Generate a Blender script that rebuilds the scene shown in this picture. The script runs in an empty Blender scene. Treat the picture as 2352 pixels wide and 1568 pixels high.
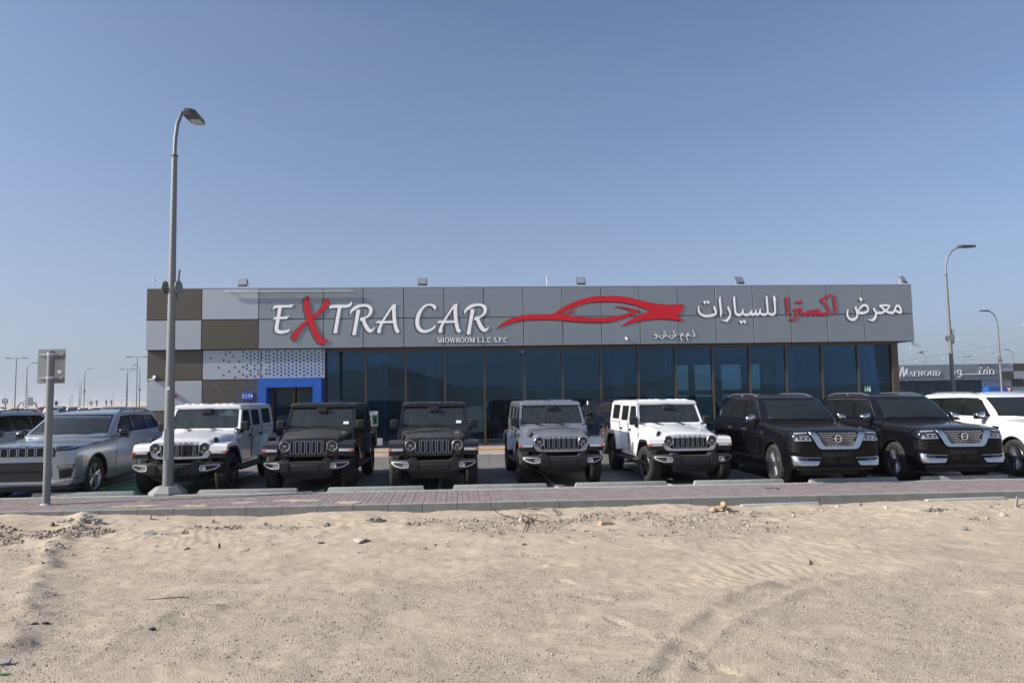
import bpy, bmesh, math, random
import numpy as np
from mathutils import Vector, Matrix, Euler
from mathutils.bvhtree import BVHTree
from mathutils.geometry import delaunay_2d_cdt
R = math.radians
rnd = random.Random(7)
S = bpy.context.scene
COL = S.collection

# ------------------------------------------------------------------ camera, world, sun, exposure
CAM_H = 1.8413; FPX = 1623.80; PITCH = R(4.4476); ROLL = R(1.0192); YAW = R(4.5735)
SUN_EL = R(31.0); SUN_AZ = R(11.0)         # the sun stands to the left, 11 degrees in front of the facade
cam = bpy.data.objects.new('camera', bpy.data.cameras.new('camera')); COL.objects.link(cam)
cam.data.sensor_width = 36.0; cam.data.lens = FPX/2352*36.0
cam.data.clip_start = 0.05; cam.data.clip_end = 12000
cam.location = (0, 0, CAM_H)
f_ = Vector((math.sin(YAW)*math.cos(PITCH), math.cos(YAW)*math.cos(PITCH), math.sin(PITCH)))
r_ = Vector((math.cos(YAW), -math.sin(YAW), 0)); u_ = r_.cross(f_)
rr = r_*math.cos(ROLL) - u_*math.sin(ROLL); uu = r_*math.sin(ROLL) + u_*math.cos(ROLL)
cam.matrix_world = Matrix(((rr.x, uu.x, -f_.x, 0), (rr.y, uu.y, -f_.y, 0), (rr.z, uu.z, -f_.z, CAM_H), (0, 0, 0, 1)))
S.camera = cam
W = bpy.data.worlds.new('World'); S.world = W; W.use_nodes = True
nt = W.node_tree; nt.nodes.clear()
sky = nt.nodes.new('ShaderNodeTexSky'); sky.sky_type = 'NISHITA'; sky.sun_disc = False
sky.sun_elevation = SUN_EL; sky.sun_rotation = R(259.0)
sky.altitude = 0; sky.air_density = 0.68; sky.dust_density = 2.3; sky.ozone_density = 2.0
bg = nt.nodes.new('ShaderNodeBackground'); bg.inputs['Strength'].default_value = 0.113
wo = nt.nodes.new('ShaderNodeOutputWorld')
wbm = nt.nodes.new('ShaderNodeMix'); wbm.data_type = 'RGBA'; wbm.blend_type = 'MULTIPLY'; wbm.inputs['Factor'].default_value = 1; wbm.inputs['B'].default_value = (0.89, 0.97, 1.05, 1)   # the camera's cool white balance
nt.links.new(sky.outputs[0], wbm.inputs['A'])
# dusty desert air whitens the sky toward the horizon, all the way round
tcw = nt.nodes.new('ShaderNodeTexCoord'); spw = nt.nodes.new('ShaderNodeSeparateXYZ'); nt.links.new(tcw.outputs['Generated'], spw.inputs[0])
def wmath(op, a, b):
    q = nt.nodes.new('ShaderNodeMath'); q.operation = op
    for i, v in enumerate((a, b)):
        if isinstance(v, (int, float)): q.inputs[i].default_value = v
        elif v is not None: nt.links.new(v, q.inputs[i])
    return q.outputs[0]
hf = wmath('MULTIPLY', wmath('POWER', 2.71828, wmath('MULTIPLY', wmath('MAXIMUM', spw.outputs[2], 0.0),  -4.0)), 0.88)
hz = nt.nodes.new('ShaderNodeMix'); hz.data_type = 'RGBA'; hz.inputs['B'].default_value = (2.42, 2.76, 3.38, 1)
mpw = nt.nodes.new('ShaderNodeMapping'); mpw.inputs['Scale'].default_value = (1.2, 1.2, 7); nt.links.new(tcw.outputs['Generated'], mpw.inputs[0])
nzw = nt.nodes.new('ShaderNodeTexNoise'); nzw.inputs['Scale'].default_value = 2.2; nzw.inputs['Detail'].default_value = 7; nzw.inputs['Roughness'].default_value = .6; nt.links.new(mpw.outputs[0], nzw.inputs['Vector'])
hf = wmath('ADD', hf, wmath('MULTIPLY', wmath('SUBTRACT', nzw.outputs['Fac'], 0.5), 0.16)); hf = wmath('MAXIMUM', hf, 0.0)
nt.links.new(hf, hz.inputs['Factor']); nt.links.new(wbm.outputs['Result'], hz.inputs['A']); nt.links.new(hz.outputs['Result'], bg.inputs[0]); nt.links.new(bg.outputs[0], wo.inputs[0])
sun = bpy.data.objects.new('sun', bpy.data.lights.new('sun', 'SUN')); COL.objects.link(sun)
sun.data.energy = 4.05; sun.data.angle = R(0.55); sun.data.color = (1.0, 0.94, 0.85)
sd = Vector((math.cos(SUN_AZ)*math.cos(SUN_EL), math.sin(SUN_AZ)*math.cos(SUN_EL), -math.sin(SUN_EL)))
sun.rotation_euler = sd.to_track_quat('-Z', 'Y').to_euler(); sun.location = (-30, -5, 20)
S.view_settings.view_transform = 'Standard'; S.view_settings.look = 'None'
S.view_settings.gamma = 1; S.view_settings.use_curve_mapping = False
S.view_settings.exposure = 0.56

# ------------------------------------------------------------------ survey: where a point of the photograph (4096 px wide) lies in the place
def ray(x, y):
    U = x/1.7415-1176; V = y/1.7415-784
    u = U*math.cos(ROLL)-V*math.sin(ROLL); v = U*math.sin(ROLL)+V*math.cos(ROLL)
    yy = FPX*math.cos(PITCH)+v*math.sin(PITCH); z = FPX*math.sin(PITCH)-v*math.cos(PITCH)
    return (u*math.cos(YAW)+yy*math.sin(YAW), -u*math.sin(YAW)+yy*math.cos(YAW), z)
def atY(x, y, Y):
    d = ray(x, y); t = Y/d[1]; return Vector((d[0]*t, Y, CAM_H+d[2]*t))
def atZ(x, y, z):
    d = ray(x, y); t = (z-CAM_H)/d[2]; return Vector((d[0]*t, d[1]*t, z))
def grade(X): return -0.0087*max(-14.0, min(20.0, X))
LOT = -0.10
def lot_z(X): return LOT+grade(X)

# ------------------------------------------------------------------ materials
def mat(name, col, rough=0.5, orand=0.0, metal=0.0, coat=0.0, var=0.0, vscale=8.0, bump=0.0, bscale=60.0, dust=0.0, spec=0.5, trans=0.0, streak=False, emis=None):
    m = bpy.data.materials.new(name); m.use_nodes = True; n = m.node_tree.nodes; l = m.node_tree.links
    p = n['Principled BSDF']
    p.inputs['Base Color'].default_value = (*col, 1); p.inputs['Roughness'].default_value = rough
    p.inputs['Metallic'].default_value = metal; p.inputs['Coat Weight'].default_value = coat
    p.inputs['Coat Roughness'].default_value = 0.06; p.inputs['Specular IOR Level'].default_value = spec
    p.inputs['Transmission Weight'].default_value = trans
    if emis: p.inputs['Emission Color'].default_value = (*emis[0], 1); p.inputs['Emission Strength'].default_value = emis[1]
    src = None
    tc = n.new('ShaderNodeTexCoord')
    if var > 0:
        t = n.new('ShaderNodeTexNoise'); t.inputs['Scale'].default_value = vscale; t.inputs['Detail'].default_value = 6
        if streak:
            mp = n.new('ShaderNodeMapping'); mp.inputs['Scale'].default_value = (1, 1, 0.12)
            l.new(tc.outputs['Object'], mp.inputs[0]); l.new(mp.outputs[0], t.inputs['Vector'])
        else: l.new(tc.outputs['Object'], t.inputs['Vector'])
        mx = n.new('ShaderNodeMix'); mx.data_type = 'RGBA'
        mx.inputs['A'].default_value = (*[c*(1-var) for c in col], 1); mx.inputs['B'].default_value = (*[min(1, c*(1+var)) for c in col], 1)
        l.new(t.outputs['Fac'], mx.inputs['Factor']); l.new(mx.outputs['Result'], p.inputs['Base Color']); src = mx.outputs['Result']
    if orand > 0:    # panels of one batch differ a little
        oi = n.new('ShaderNodeObjectInfo'); q = n.new('ShaderNodeMapRange'); q.inputs[3].default_value = 1-orand; q.inputs[4].default_value = 1+orand; l.new(oi.outputs['Random'], q.inputs[0])
        mm_ = n.new('ShaderNodeMix'); mm_.data_type = 'RGBA'; mm_.blend_type = 'MULTIPLY'; mm_.inputs['Factor'].default_value = 1
        if src: l.new(src, mm_.inputs['A'])
        else: mm_.inputs['A'].default_value = (*col, 1)
        l.new(q.outputs[0], mm_.inputs['B']); l.new(mm_.outputs['Result'], p.inputs['Base Color'])
    if dust > 0:     # settled dust, thick on what faces up, blotchy
        g = n.new('ShaderNodeNewGeometry'); sp = n.new('ShaderNodeSeparateXYZ'); l.new(g.outputs['Normal'], sp.inputs[0])
        t2 = n.new('ShaderNodeTexNoise'); t2.inputs['Scale'].default_value = 5; t2.inputs['Detail'].default_value = 8; l.new(tc.outputs['Object'], t2.inputs['Vector'])
        mr = n.new('ShaderNodeMapRange'); mr.inputs[1].default_value = 0.35; mr.inputs[2].default_value = 1.0; mr.inputs[3].default_value = 0.03; mr.inputs[4].default_value = 1.0
        l.new(sp.outputs[2], mr.inputs[0])
        mr2 = n.new('ShaderNodeMapRange'); mr2.inputs[1].default_value = 0.3; mr2.inputs[2].default_value = 0.7; mr2.inputs[3].default_value = 0.55; mr2.inputs[4].default_value = 1.0
        l.new(t2.outputs['Fac'], mr2.inputs[0])
        mu = n.new('ShaderNodeMath'); mu.operation = 'MULTIPLY'; l.new(mr.outputs[0], mu.inputs[0]); l.new(mr2.outputs[0], mu.inputs[1])
        mu2 = n.new('ShaderNodeMath'); mu2.operation = 'MULTIPLY'; l.new(mu.outputs[0], mu2.inputs[0]); mu2.inputs[1].default_value = dust
        df = n.new('ShaderNodeBsdfDiffuse'); df.inputs[0].default_value = (0.34, 0.315, 0.285, 1)
        ms = n.new('ShaderNodeMixShader'); l.new(mu2.outputs[0], ms.inputs[0]); l.new(p.outputs[0], ms.inputs[1]); l.new(df.outputs[0], ms.inputs[2])
        l.new(ms.outputs[0], n['Material Output'].inputs['Surface'])
    if bump > 0:
        t3 = n.new('ShaderNodeTexNoise'); t3.inputs['Scale'].default_value = bscale; t3.inputs['Detail'].default_value = 4; l.new(tc.outputs['Object'], t3.inputs['Vector'])
        b = n.new('ShaderNodeBump'); b.inputs['Strength'].default_value = bump; b.inputs['Distance'].default_value = 0.02
        l.new(t3.outputs['Fac'], b.inputs['Height']); l.new(b.outputs[0], p.inputs['Normal'])
    return m
def glassmat(name, tint, refl=1.0, dirt=0.0, ior=1.45, rough=0.0):
    m = bpy.data.materials.new(name); m.use_nodes = True; n = m.node_tree.nodes; l = m.node_tree.links
    n.remove(n['Principled BSDF'])
    tr = n.new('ShaderNodeBsdfTransparent'); tr.inputs[0].default_value = (*tint, 1)
    gl = n.new('ShaderNodeBsdfGlossy'); gl.inputs['Roughness'].default_value = rough; gl.inputs[0].default_value = (*refl, 1) if isinstance(refl, tuple) else (refl, refl, refl, 1)
    fr = n.new('ShaderNodeFresnel'); fr.inputs[0].default_value = ior
    ms = n.new('ShaderNodeMixShader'); l.new(fr.outputs[0], ms.inputs[0]); l.new(tr.outputs[0], ms.inputs[1]); l.new(gl.outputs[0], ms.inputs[2])
    out = ms.outputs[0]
    if dirt > 0:
        df = n.new('ShaderNodeBsdfDiffuse'); df.inputs[0].default_value = (0.30, 0.33, 0.325, 1)
        tc = n.new('ShaderNodeTexCoord'); mp = n.new('ShaderNodeMapping'); mp.inputs['Scale'].default_value = (1, 1, 0.25)
        t = n.new('ShaderNodeTexNoise'); t.inputs['Scale'].default_value = 26; t.inputs['Detail'].default_value = 8
        l.new(tc.outputs['Object'], mp.inputs[0]); l.new(mp.outputs[0], t.inputs['Vector'])
        mr = n.new('ShaderNodeMapRange'); mr.inputs[1].default_value = 0.25; mr.inputs[2].default_value = 0.8; mr.inputs[3].default_value = dirt*0.5; mr.inputs[4].default_value = dirt*1.5
        l.new(t.outputs['Fac'], mr.inputs[0])
        m2 = n.new('ShaderNodeMixShader'); l.new(mr.outputs[0], m2.inputs[0]); l.new(out, m2.inputs[1]); l.new(df.outputs[0], m2.inputs[2]); out = m2.outputs[0]
    l.new(out, n['Material Output'].inputs['Surface'])
    return m
M = {}
M['paint_white'] = mat('paint_white', (0.80, 0.81, 0.82), 0.32, coat=0.7, dust=0.02)
M['paint_black'] = mat('paint_black', (0.004, 0.0045, 0.006), 0.13, coat=0.0, dust=0.025, spec=0.2)
M['paint_granite'] = mat('paint_granite', (0.008, 0.009, 0.012), 0.30, coat=0.5, dust=0.17, spec=0.4)
M['paint_silver'] = mat('paint_silver', (0.42, 0.45, 0.49), 0.34, metal=0.75, coat=0.7, dust=0.16)
M['paint_grey_blue'] = mat('paint_grey_blue', (0.36, 0.40, 0.45), 0.36, metal=0.7, coat=0.8, dust=0.10)
M['paint_dark_blue'] = mat('paint_dark_blue', (0.004, 0.007, 0.016), 0.16, coat=0.4, dust=0.02, spec=0.4)
M['paint_red'] = mat('paint_red', (0.22, 0.012, 0.018), 0.3, coat=0.8)
M['plastic'] = mat('plastic', (0.014, 0.015, 0.017), 0.5, bump=0.15, bscale=300, dust=0.16, spec=0.35)
M['black'] = mat('black', (0.006, 0.006, 0.006), 0.6)
M['gloss_black'] = mat('gloss_black', (0.008, 0.008, 0.009), 0.12, coat=0.6)
M['chrome'] = mat('chrome', (0.56, 0.57, 0.59), 0.15, metal=1.0)
M['bright_trim'] = mat('bright_trim', (0.82, 0.83, 0.85), 0.3, metal=0.6)
M['satin'] = mat('satin', (0.55, 0.56, 0.58), 0.32, metal=0.9)
M['rubber'] = mat('rubber', (0.018, 0.017, 0.016), 0.82, var=0.3, vscale=14, dust=0.12, bump=0.3, bscale=90)
M['rim_dark'] = mat('rim_dark', (0.05, 0.052, 0.056), 0.3, metal=0.8)
M['rim_silver'] = mat('rim_silver', (0.5, 0.5, 0.52), 0.28, metal=0.95)
M['cloth'] = mat('cloth', (0.02, 0.02, 0.022), 0.85)
M['tan'] = mat('tan', (0.19, 0.085, 0.045), 0.6)
M['grey_trim'] = mat('grey_trim', (0.42, 0.42, 0.40), 0.7)
M['lamp_glass'] = mat('lamp_glass', (0.5, 0.52, 0.55), 0.08, metal=0.55, coat=0.8)
M['lens_dark'] = mat('lens_dark', (0.02, 0.022, 0.026), 0.05, metal=0.3, coat=1.0)
M['amber'] = mat('amber', (0.65, 0.11, 0.01), 0.2, coat=0.8)
M['tail_red'] = mat('tail_red', (0.35, 0.01, 0.01), 0.2, coat=0.8)
M['paper'] = mat('paper', (0.72, 0.74, 0.72), 0.7)
M['paper_green'] = mat('paper_green', (0.02, 0.22, 0.12), 0.6)
M['windscreen'] = glassmat('windscreen', (0.80, 0.88, 0.86), dirt=0.09)
M['clear_windscreen'] = glassmat('clear_windscreen', (0.82, 0.88, 0.86), dirt=0.055)
M['side_glass'] = glassmat('side_glass', (0.58, 0.66, 0.65), dirt=0.025, ior=1.33, refl=0.7)
M['shop_glass'] = glassmat('shop_glass', (0.40, 0.60, 0.72), dirt=0.012, ior=1.9, refl=(0.35, 0.58, 0.80))
M['steel_pole'] = mat('steel_pole', (0.20, 0.213, 0.213), 0.55, metal=0.3, var=0.14, vscale=3, bump=0.1, bscale=30)
M['stop_concrete'] = mat('stop_concrete', (0.27, 0.28, 0.27), 0.88, var=0.28, vscale=7, bump=0.10, bscale=60, dust=0.3)
M['concrete'] = mat('concrete', (0.40, 0.395, 0.375), 0.85, var=0.16, vscale=6, bump=0.10, bscale=60)
M['kerb'] = mat('kerb', (0.185, 0.19, 0.182), 0.9, var=0.34, vscale=5, bump=0.12, bscale=60, dust=0.85)
M['panel_grey'] = mat('panel_grey', (0.275, 0.31, 0.335), 0.42, metal=0.5, var=0.05, vscale=1.4, streak=True, orand=0.035)
M['panel_light'] = mat('panel_light', (0.39, 0.43, 0.465), 0.46, metal=0.4, var=0.05, vscale=1.4, streak=True, orand=0.03)
M['panel_brown'] = mat('panel_brown', (0.088, 0.078, 0.059), 0.5, metal=0.25, var=0.06, vscale=1.4, streak=True, orand=0.04)
M['blue'] = mat('blue', (0.016, 0.11, 0.46), 0.38, var=0.05, vscale=3)
M['dot_blue'] = mat('dot_blue', (0.012, 0.055, 0.26), 0.5)
M['bronze'] = mat('bronze', (0.105, 0.088, 0.068), 0.42, metal=0.5)
M['gap'] = mat('gap', (0.02, 0.02, 0.02), 0.9)
M['sign_white'] = mat('sign_white', (0.95, 0.95, 0.95), 0.45)
M['sign_red'] = mat('sign_red', (0.60, 0.008, 0.016), 0.4)
M['sign_drop_shade'] = mat('sign_drop_shade', (0.075, 0.082, 0.092), 0.6)  # flat grey of the drop shadows drawn behind the sign letters
M['white'] = mat('white', (0.76, 0.77, 0.77), 0.6)
M['inner_wall'] = mat('inner_wall', (0.62, 0.65, 0.66), 0.8)
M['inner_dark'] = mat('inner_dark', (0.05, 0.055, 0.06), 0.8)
M['curtain'] = mat('curtain', (0.78, 0.80, 0.80), 0.85)
M['yellow'] = mat('yellow', (0.62, 0.44, 0.03), 0.6, var=0.2, vscale=9)
M['sign_alu'] = mat('sign_alu', (0.27, 0.285, 0.28), 0.5, metal=0.45, var=0.06, vscale=6)
M['red'] = mat('red', (0.55, 0.015, 0.015), 0.35)
M['rust'] = mat('rust', (0.09, 0.04, 0.025), 0.85, var=0.4, vscale=30)
M['rock_pale'] = mat('rock_pale', (0.46, 0.42, 0.35), 0.9, var=0.25, vscale=20, bump=0.5, bscale=60)
M['rock_grey'] = mat('rock_grey', (0.27, 0.265, 0.25), 0.92, var=0.3, vscale=30, bump=0.6, bscale=70)
M['rock_brown'] = mat('rock_brown', (0.15, 0.10, 0.07), 0.9, var=0.3, vscale=20)
M['rock_sand'] = mat('rock_sand', (0.42, 0.32, 0.21), 0.92, var=0.2, vscale=14, bump=0.6, bscale=50)
M['purple'] = mat('purple', (0.05, 0.02, 0.16), 0.5)
M['sky_blue_sign'] = mat('sky_blue_sign', (0.02, 0.05, 0.20), 0.5)
M['green'] = mat('green', (0.05, 0.20, 0.04), 0.7)

# ------------------------------------------------------------------ mesh helpers
class MB:
    def __init__(s): s.v = []; s.f = []; s.m = []
    def add(s, vs, fs, mi=0):
        o = len(s.v); s.v += [tuple(v) for v in vs]; s.f += [tuple(i+o for i in f) for f in fs]; s.m += [mi]*len(fs); return s
    def box(s, x0, x1, y0, y1, z0, z1, mi=0):
        return s.add([(x0,y0,z0),(x1,y0,z0),(x1,y1,z0),(x0,y1,z0),(x0,y0,z1),(x1,y0,z1),(x1,y1,z1),(x0,y1,z1)],
                     [(0,3,2,1),(4,5,6,7),(0,1,5,4),(1,2,6,5),(2,3,7,6),(3,0,4,7)], mi)
    def rbox(s, x0, x1, y0, y1, z0, z1, r=0.01, seg=2, mi=0, taper=None, M4=None):
        bm = bmesh.new(); bmesh.ops.create_cube(bm, size=1)
        for v in bm.verts:
            v.co = Vector((x0+(v.co.x+.5)*(x1-x0), y0+(v.co.y+.5)*(y1-y0), z0+(v.co.z+.5)*(z1-z0)))
        r = min(r, 0.49*min(abs(x1-x0), abs(y1-y0), abs(z1-z0)))
        bmesh.ops.bevel(bm, geom=bm.edges[:], offset=r, segments=seg, profile=0.5, affect='EDGES')
        vs = [v.co.copy() for v in bm.verts]
        if taper: vs = [Vector(taper(v)) for v in vs]
        if M4: vs = [M4 @ v for v in vs]
        bm.verts.index_update()
        s.add(vs, [[v.index for v in f.verts] for f in bm.faces], mi); bm.free(); return s
    def cyl(s, p0, p1, r0, r1=None, n=16, mi=0, cap=True):
        r1 = r0 if r1 is None else r1; p0 = Vector(p0); p1 = Vector(p1); d = (p1-p0).normalized()
        a = d.orthogonal().normalized(); b = d.cross(a); vs = []
        for k in range(n):
            t = 2*math.pi*k/n; w = a*math.cos(t)+b*math.sin(t); vs += [p0+w*r0, p1+w*r1]
        fs = [(2*k, 2*((k+1)%n), 2*((k+1)%n)+1, 2*k+1) for k in range(n)]
        if cap: fs += [tuple(2*k for k in range(n))[::-1], tuple(2*k+1 for k in range(n))]
        return s.add(vs, fs, mi)
    def tube(s, pts, r, n=8, mi=0, closed=False):
        pts = [Vector(p) for p in pts]; rs = r if isinstance(r, (list, tuple)) else [r]*len(pts)
        N = len(pts); vs = []; prev = None
        for i, p in enumerate(pts):
            if closed: d = pts[(i+1) % N]-pts[i-1]
            else: d = pts[min(i+1, N-1)]-pts[max(i-1, 0)]
            d.normalize()
            a = d.orthogonal().normalized() if prev is None else (prev-d*prev.dot(d)).normalized()
            prev = a; b = d.cross(a)
            vs += [p+(a*math.cos(2*math.pi*k/n)+b*math.sin(2*math.pi*k/n))*rs[i] for k in range(n)]
        fs = []
        for i in range(N if closed else N-1):
            j = (i+1) % N
            fs += [(i*n+k, i*n+(k+1)%n, j*n+(k+1)%n, j*n+k) for k in range(n)]
        if not closed: fs += [tuple(range(n))[::-1], tuple((N-1)*n+k for k in range(n))]
        return s.add(vs, fs, mi)
    def lathe(s, prof, n=32, axis='x', c=(0,0,0), mi=0, mod=None, closed=True):
        # prof: list of (along, radius); around axis
        vs = []; m = len(prof)
        for k in range(n):
            t = 2*math.pi*k/n
            for i, (a, r) in enumerate(prof):
                r2 = r+(mod(k, i) if mod else 0)
                q = (a, r2*math.cos(t), r2*math.sin(t)) if axis == 'x' else ((r2*math.cos(t), a, r2*math.sin(t)) if axis == 'y' else (r2*math.cos(t), r2*math.sin(t), a))
                vs.append((q[0]+c[0], q[1]+c[1], q[2]+c[2]))
        fs = []
        for k in range(n):
            kk = (k+1) % n
            for i in range(m if closed else m-1):
                j = (i+1) % m
                fs.append((k*m+i, k*m+j, kk*m+j, kk*m+i))
        return s.add(vs, fs, mi)
    def plate(s, loops, fn, t=0.01, mi=0, grid=None, mi_side=None):
        # polygon with holes (even-odd) in 2D, mapped to space by fn(u, v, depth)
        pts = []; edges = []
        for lp in loops:
            o = len(pts); lp2 = []
            if grid:
                for a, b in zip(lp, lp[1:]+lp[:1]):
                    k = max(1, int(math.dist(a, b)/grid)); lp2 += [(a[0]+(b[0]-a[0])*i/k, a[1]+(b[1]-a[1])*i/k) for i in range(k)]
            else: lp2 = list(lp)
            pts += [Vector(p) for p in lp2]; n = len(lp2); edges += [(o+i, o+(i+1) % n) for i in range(n)]
        if grid:
            xs = [p[0] for p in pts]; ys = [p[1] for p in pts]
            gx = min(xs)+grid*.5
            while gx < max(xs):
                gy = min(ys)+grid*.5
                while gy < max(ys):
                    if inside((gx, gy), loops): pts.append(Vector((gx, gy)))
                    gy += grid
                gx += grid
        vo, eo, fo, *_ = delaunay_2d_cdt(pts, edges, [], 0, 1e-5)
        tris = []
        for f in fo:
            c = (sum(vo[i][0] for i in f)/len(f), sum(vo[i][1] for i in f)/len(f))
            if inside(c, loops): tris.append(tuple(f))
        n = len(vo); A = [fn(p[0], p[1], 0) for p in vo]; B = [fn(p[0], p[1], t) for p in vo]
        cnt = {}
        for f in tris:
            for a, b in zip(f, f[1:]+f[:1]): cnt[(a, b)] = 1
        walls = [(a, b, b+n, a+n) for (a, b) in cnt if (b, a) not in cnt]
        s.add(A+B, tris+[tuple(i+n for i in f[::-1]) for f in tris]+walls, mi); return s
    def build(s, name, mats, parent=None, smooth=None, loc=None, fix=True):
        me = bpy.data.meshes.new(name); me.from_pydata(s.v, [], s.f); me.update()
        if not isinstance(mats, (list, tuple)): mats = [mats]
        for m in mats: me.materials.append(m)
        if len(mats) > 1: me.polygons.foreach_set('material_index', s.m)
        if fix:
            bm = bmesh.new(); bm.from_mesh(me); bmesh.ops.recalc_face_normals(bm, faces=bm.faces); bm.to_mesh(me); bm.free()
        if smooth is not None:
            me.shade_smooth(); me.set_sharp_from_angle(angle=R(smooth))
        o = bpy.data.objects.new(name, me); COL.objects.link(o)
        if parent: o.parent = parent
        if loc: o.location = loc
        return o
def inside(p, loops):
    c = False; x, y = p
    for lp in loops:
        j = len(lp)-1
        for i in range(len(lp)):
            a = lp[i]; b = lp[j]
            if (a[1] > y) != (b[1] > y) and x < (b[0]-a[0])*(y-a[1])/(b[1]-a[1])+a[0]: c = not c
            j = i
    return c
def tag(o, label=None, cat=None, group=None, kind=None):
    if label: o['label'] = label
    if cat: o['category'] = cat
    if group: o['group'] = group
    if kind: o['kind'] = kind
    return o
def thing(name, label, cat, loc=(0,0,0), rz=0, group=None):
    o = bpy.data.objects.new(name, None); COL.objects.link(o); o.empty_display_size = 0.2
    o.location = loc; o.rotation_euler = (0, 0, rz); return tag(o, label, cat, group)
def copy_thing(root, swap=None, loc=None, rz=None, label=None):
    kids = {}
    for q in bpy.data.objects:
        if q.parent: kids.setdefault(q.parent.name, []).append(q)
    def rec(o, parent):
        c = o.copy(); COL.objects.link(c); c.parent = parent
        if swap and c.type == 'MESH':
            for sl in c.material_slots:
                if sl.material and sl.material.name in swap:
                    nm = swap[sl.material.name]; sl.link = 'OBJECT'; sl.material = M[nm]
        for ch in kids.get(o.name, []): rec(ch, c)
        return c
    c = rec(root, None)
    if loc: c.location = loc
    if rz is not None: c.rotation_euler = (0, 0, rz)
    if label: c['label'] = label
    return c
def repaint(root, swap):
    for o in [root]+list(root.children_recursive):
        if o.type == 'MESH':
            for sl in o.material_slots:
                if sl.material and sl.material.name in swap:
                    nm = swap[sl.material.name]; sl.link = 'OBJECT'; sl.material = M[nm]
def rrect(x0, x1, z0, z1, r, n=4):
    pts = []
    for cx, cz, a in ((x1-r, z1-r, 0), (x0+r, z1-r, 90), (x0+r, z0+r, 180), (x1-r, z0+r, 270)):
        for k in range(n+1):
            t = R(a+90*k/n); pts.append((cx+r*math.cos(t), cz+r*math.sin(t)))
    return pts
def circ(cx, cz, r, n=24): return [(cx+r*math.cos(2*math.pi*k/n), cz+r*math.sin(2*math.pi*k/n)) for k in range(n)]
def mir(lp): return [(-a, b) for a, b in lp][::-1]
def text_mesh(txt, size, depth=0.0, name='lettering', material=None, parent=None, align='CENTER', sx=1.0):
    cu = bpy.data.curves.new('txt', 'FONT'); cu.body = txt; cu.size = size; cu.extrude = depth; cu.align_x = align; cu.resolution_u = 3
    to = bpy.data.objects.new('txt', cu); COL.objects.link(to)
    bpy.context.view_layer.update()
    me = bpy.data.meshes.new_from_object(to.evaluated_get(bpy.context.evaluated_depsgraph_get()))
    bpy.data.objects.remove(to); me.name = name
    me.materials.clear(); me.materials.append(material)
    o = bpy.data.objects.new(name, me); COL.objects.link(o)
    if parent: o.parent = parent
    return o
def boolean(o, cutters, solid=None):
    if solid:
        m = o.modifiers.new('s', 'SOLIDIFY'); m.thickness = solid; m.offset = -1; m.use_even_offset = True
    for c in cutters:
        b = o.modifiers.new('b', 'BOOLEAN'); b.operation = 'DIFFERENCE'; b.solver = 'EXACT'; b.object = c
        b.material_mode = 'TRANSFER'
    bpy.context.view_layer.update()
    me = bpy.data.meshes.new_from_object(o.evaluated_get(bpy.context.evaluated_depsgraph_get()))
    o.modifiers.clear(); o.data = me
    for c in cutters: bpy.data.objects.remove(c)
    return o
def bvh_of(o):
    return BVHTree.FromPolygons([v.co.copy() for v in o.data.vertices], [tuple(p.vertices) for p in o.data.polygons])
def front_fn(bv, off, y0=-4.0):      # front view (x, z) cast onto a body
    def f(u, v, d):
        h = bv.ray_cast(Vector((u, y0, v)), Vector((0, 1, 0)))
        y = h[0].y if h[0] else 0.0
        return (u, y-off+d, v)
    return f
def side_fn(bv, off, sgn):           # side view (y, z)
    def f(u, v, d):
        h = bv.ray_cast(Vector((sgn*4, u, v)), Vector((-sgn, 0, 0)))
        x = h[0].x if h[0] else sgn*0.8
        return (x+sgn*(off-d), u, v)
    return f
# ================================================================== GROUND
nrng = np.random.RandomState(11)
def vnoise(X, Y, seed=0):
    # smooth gradient-free value noise on numpy arrays
    rs = np.random.RandomState(seed); T = rs.rand(256, 256)
    xi = np.floor(X).astype(int); yi = np.floor(Y).astype(int); fx = X-xi; fy = Y-yi
    fx = fx*fx*fx*(fx*(fx*6-15)+10); fy = fy*fy*fy*(fy*(fy*6-15)+10)
    a = T[xi % 256, yi % 256]; b = T[(xi+1) % 256, yi % 256]; c = T[xi % 256, (yi+1) % 256]; d = T[(xi+1) % 256, (yi+1) % 256]
    return (a*(1-fx)+b*fx)*(1-fy)+(c*(1-fx)+d*fx)*fy-.5
def fbm(X, Y, sc, oc=4, seed=0):
    r = 0; a = 1.0
    for k in range(oc):
        r = r+a*vnoise(X*sc+17.3*k, Y*sc+9.1*k, seed+k); a *= .5; sc *= 2.03
    return r
KERB_Y = 12.60
SZ = -0.13
def g_at(x, y, z=SZ): p = atZ(x, y, z); return (p.x, p.y)
def seg_dist(X, Y, pts):
    best = np.full(X.shape, 1e9); side = np.zeros(X.shape)
    for (x0, y0), (x1, y1) in zip(pts[:-1], pts[1:]):
        dx, dy = x1-x0, y1-y0; L = dx*dx+dy*dy; t = np.clip(((X-x0)*dx+(Y-y0)*dy)/L, 0, 1)
        d = np.hypot(X-x0-t*dx, Y-y0-t*dy); m = d < best; best = np.where(m, d, best)
    return best
def c1(x, y): return (x*.8707, 1900+y*.8707)
def c2(x, y): return (2048+x*.8707, 1900+y*.8707)
TR1 = [g_at(*c2(*p)) for p in [(560, 960), (640, 880), (700, 780), (800, 680), (900, 600), (1010, 545), (1200, 495), (1500, 450)]]
TR2 = [g_at(*c2(*p)) for p in [(735, 935), (790, 865), (860, 790), (930, 735), (1060, 655), (1200, 590), (1350, 515), (1600, 460)]]
RID = [g_at(*c1(*p)) for p in [(30, 800), (90, 700), (140, 600), (175, 500), (215, 400), (255, 320), (330, 270), (400, 200)]]
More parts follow.
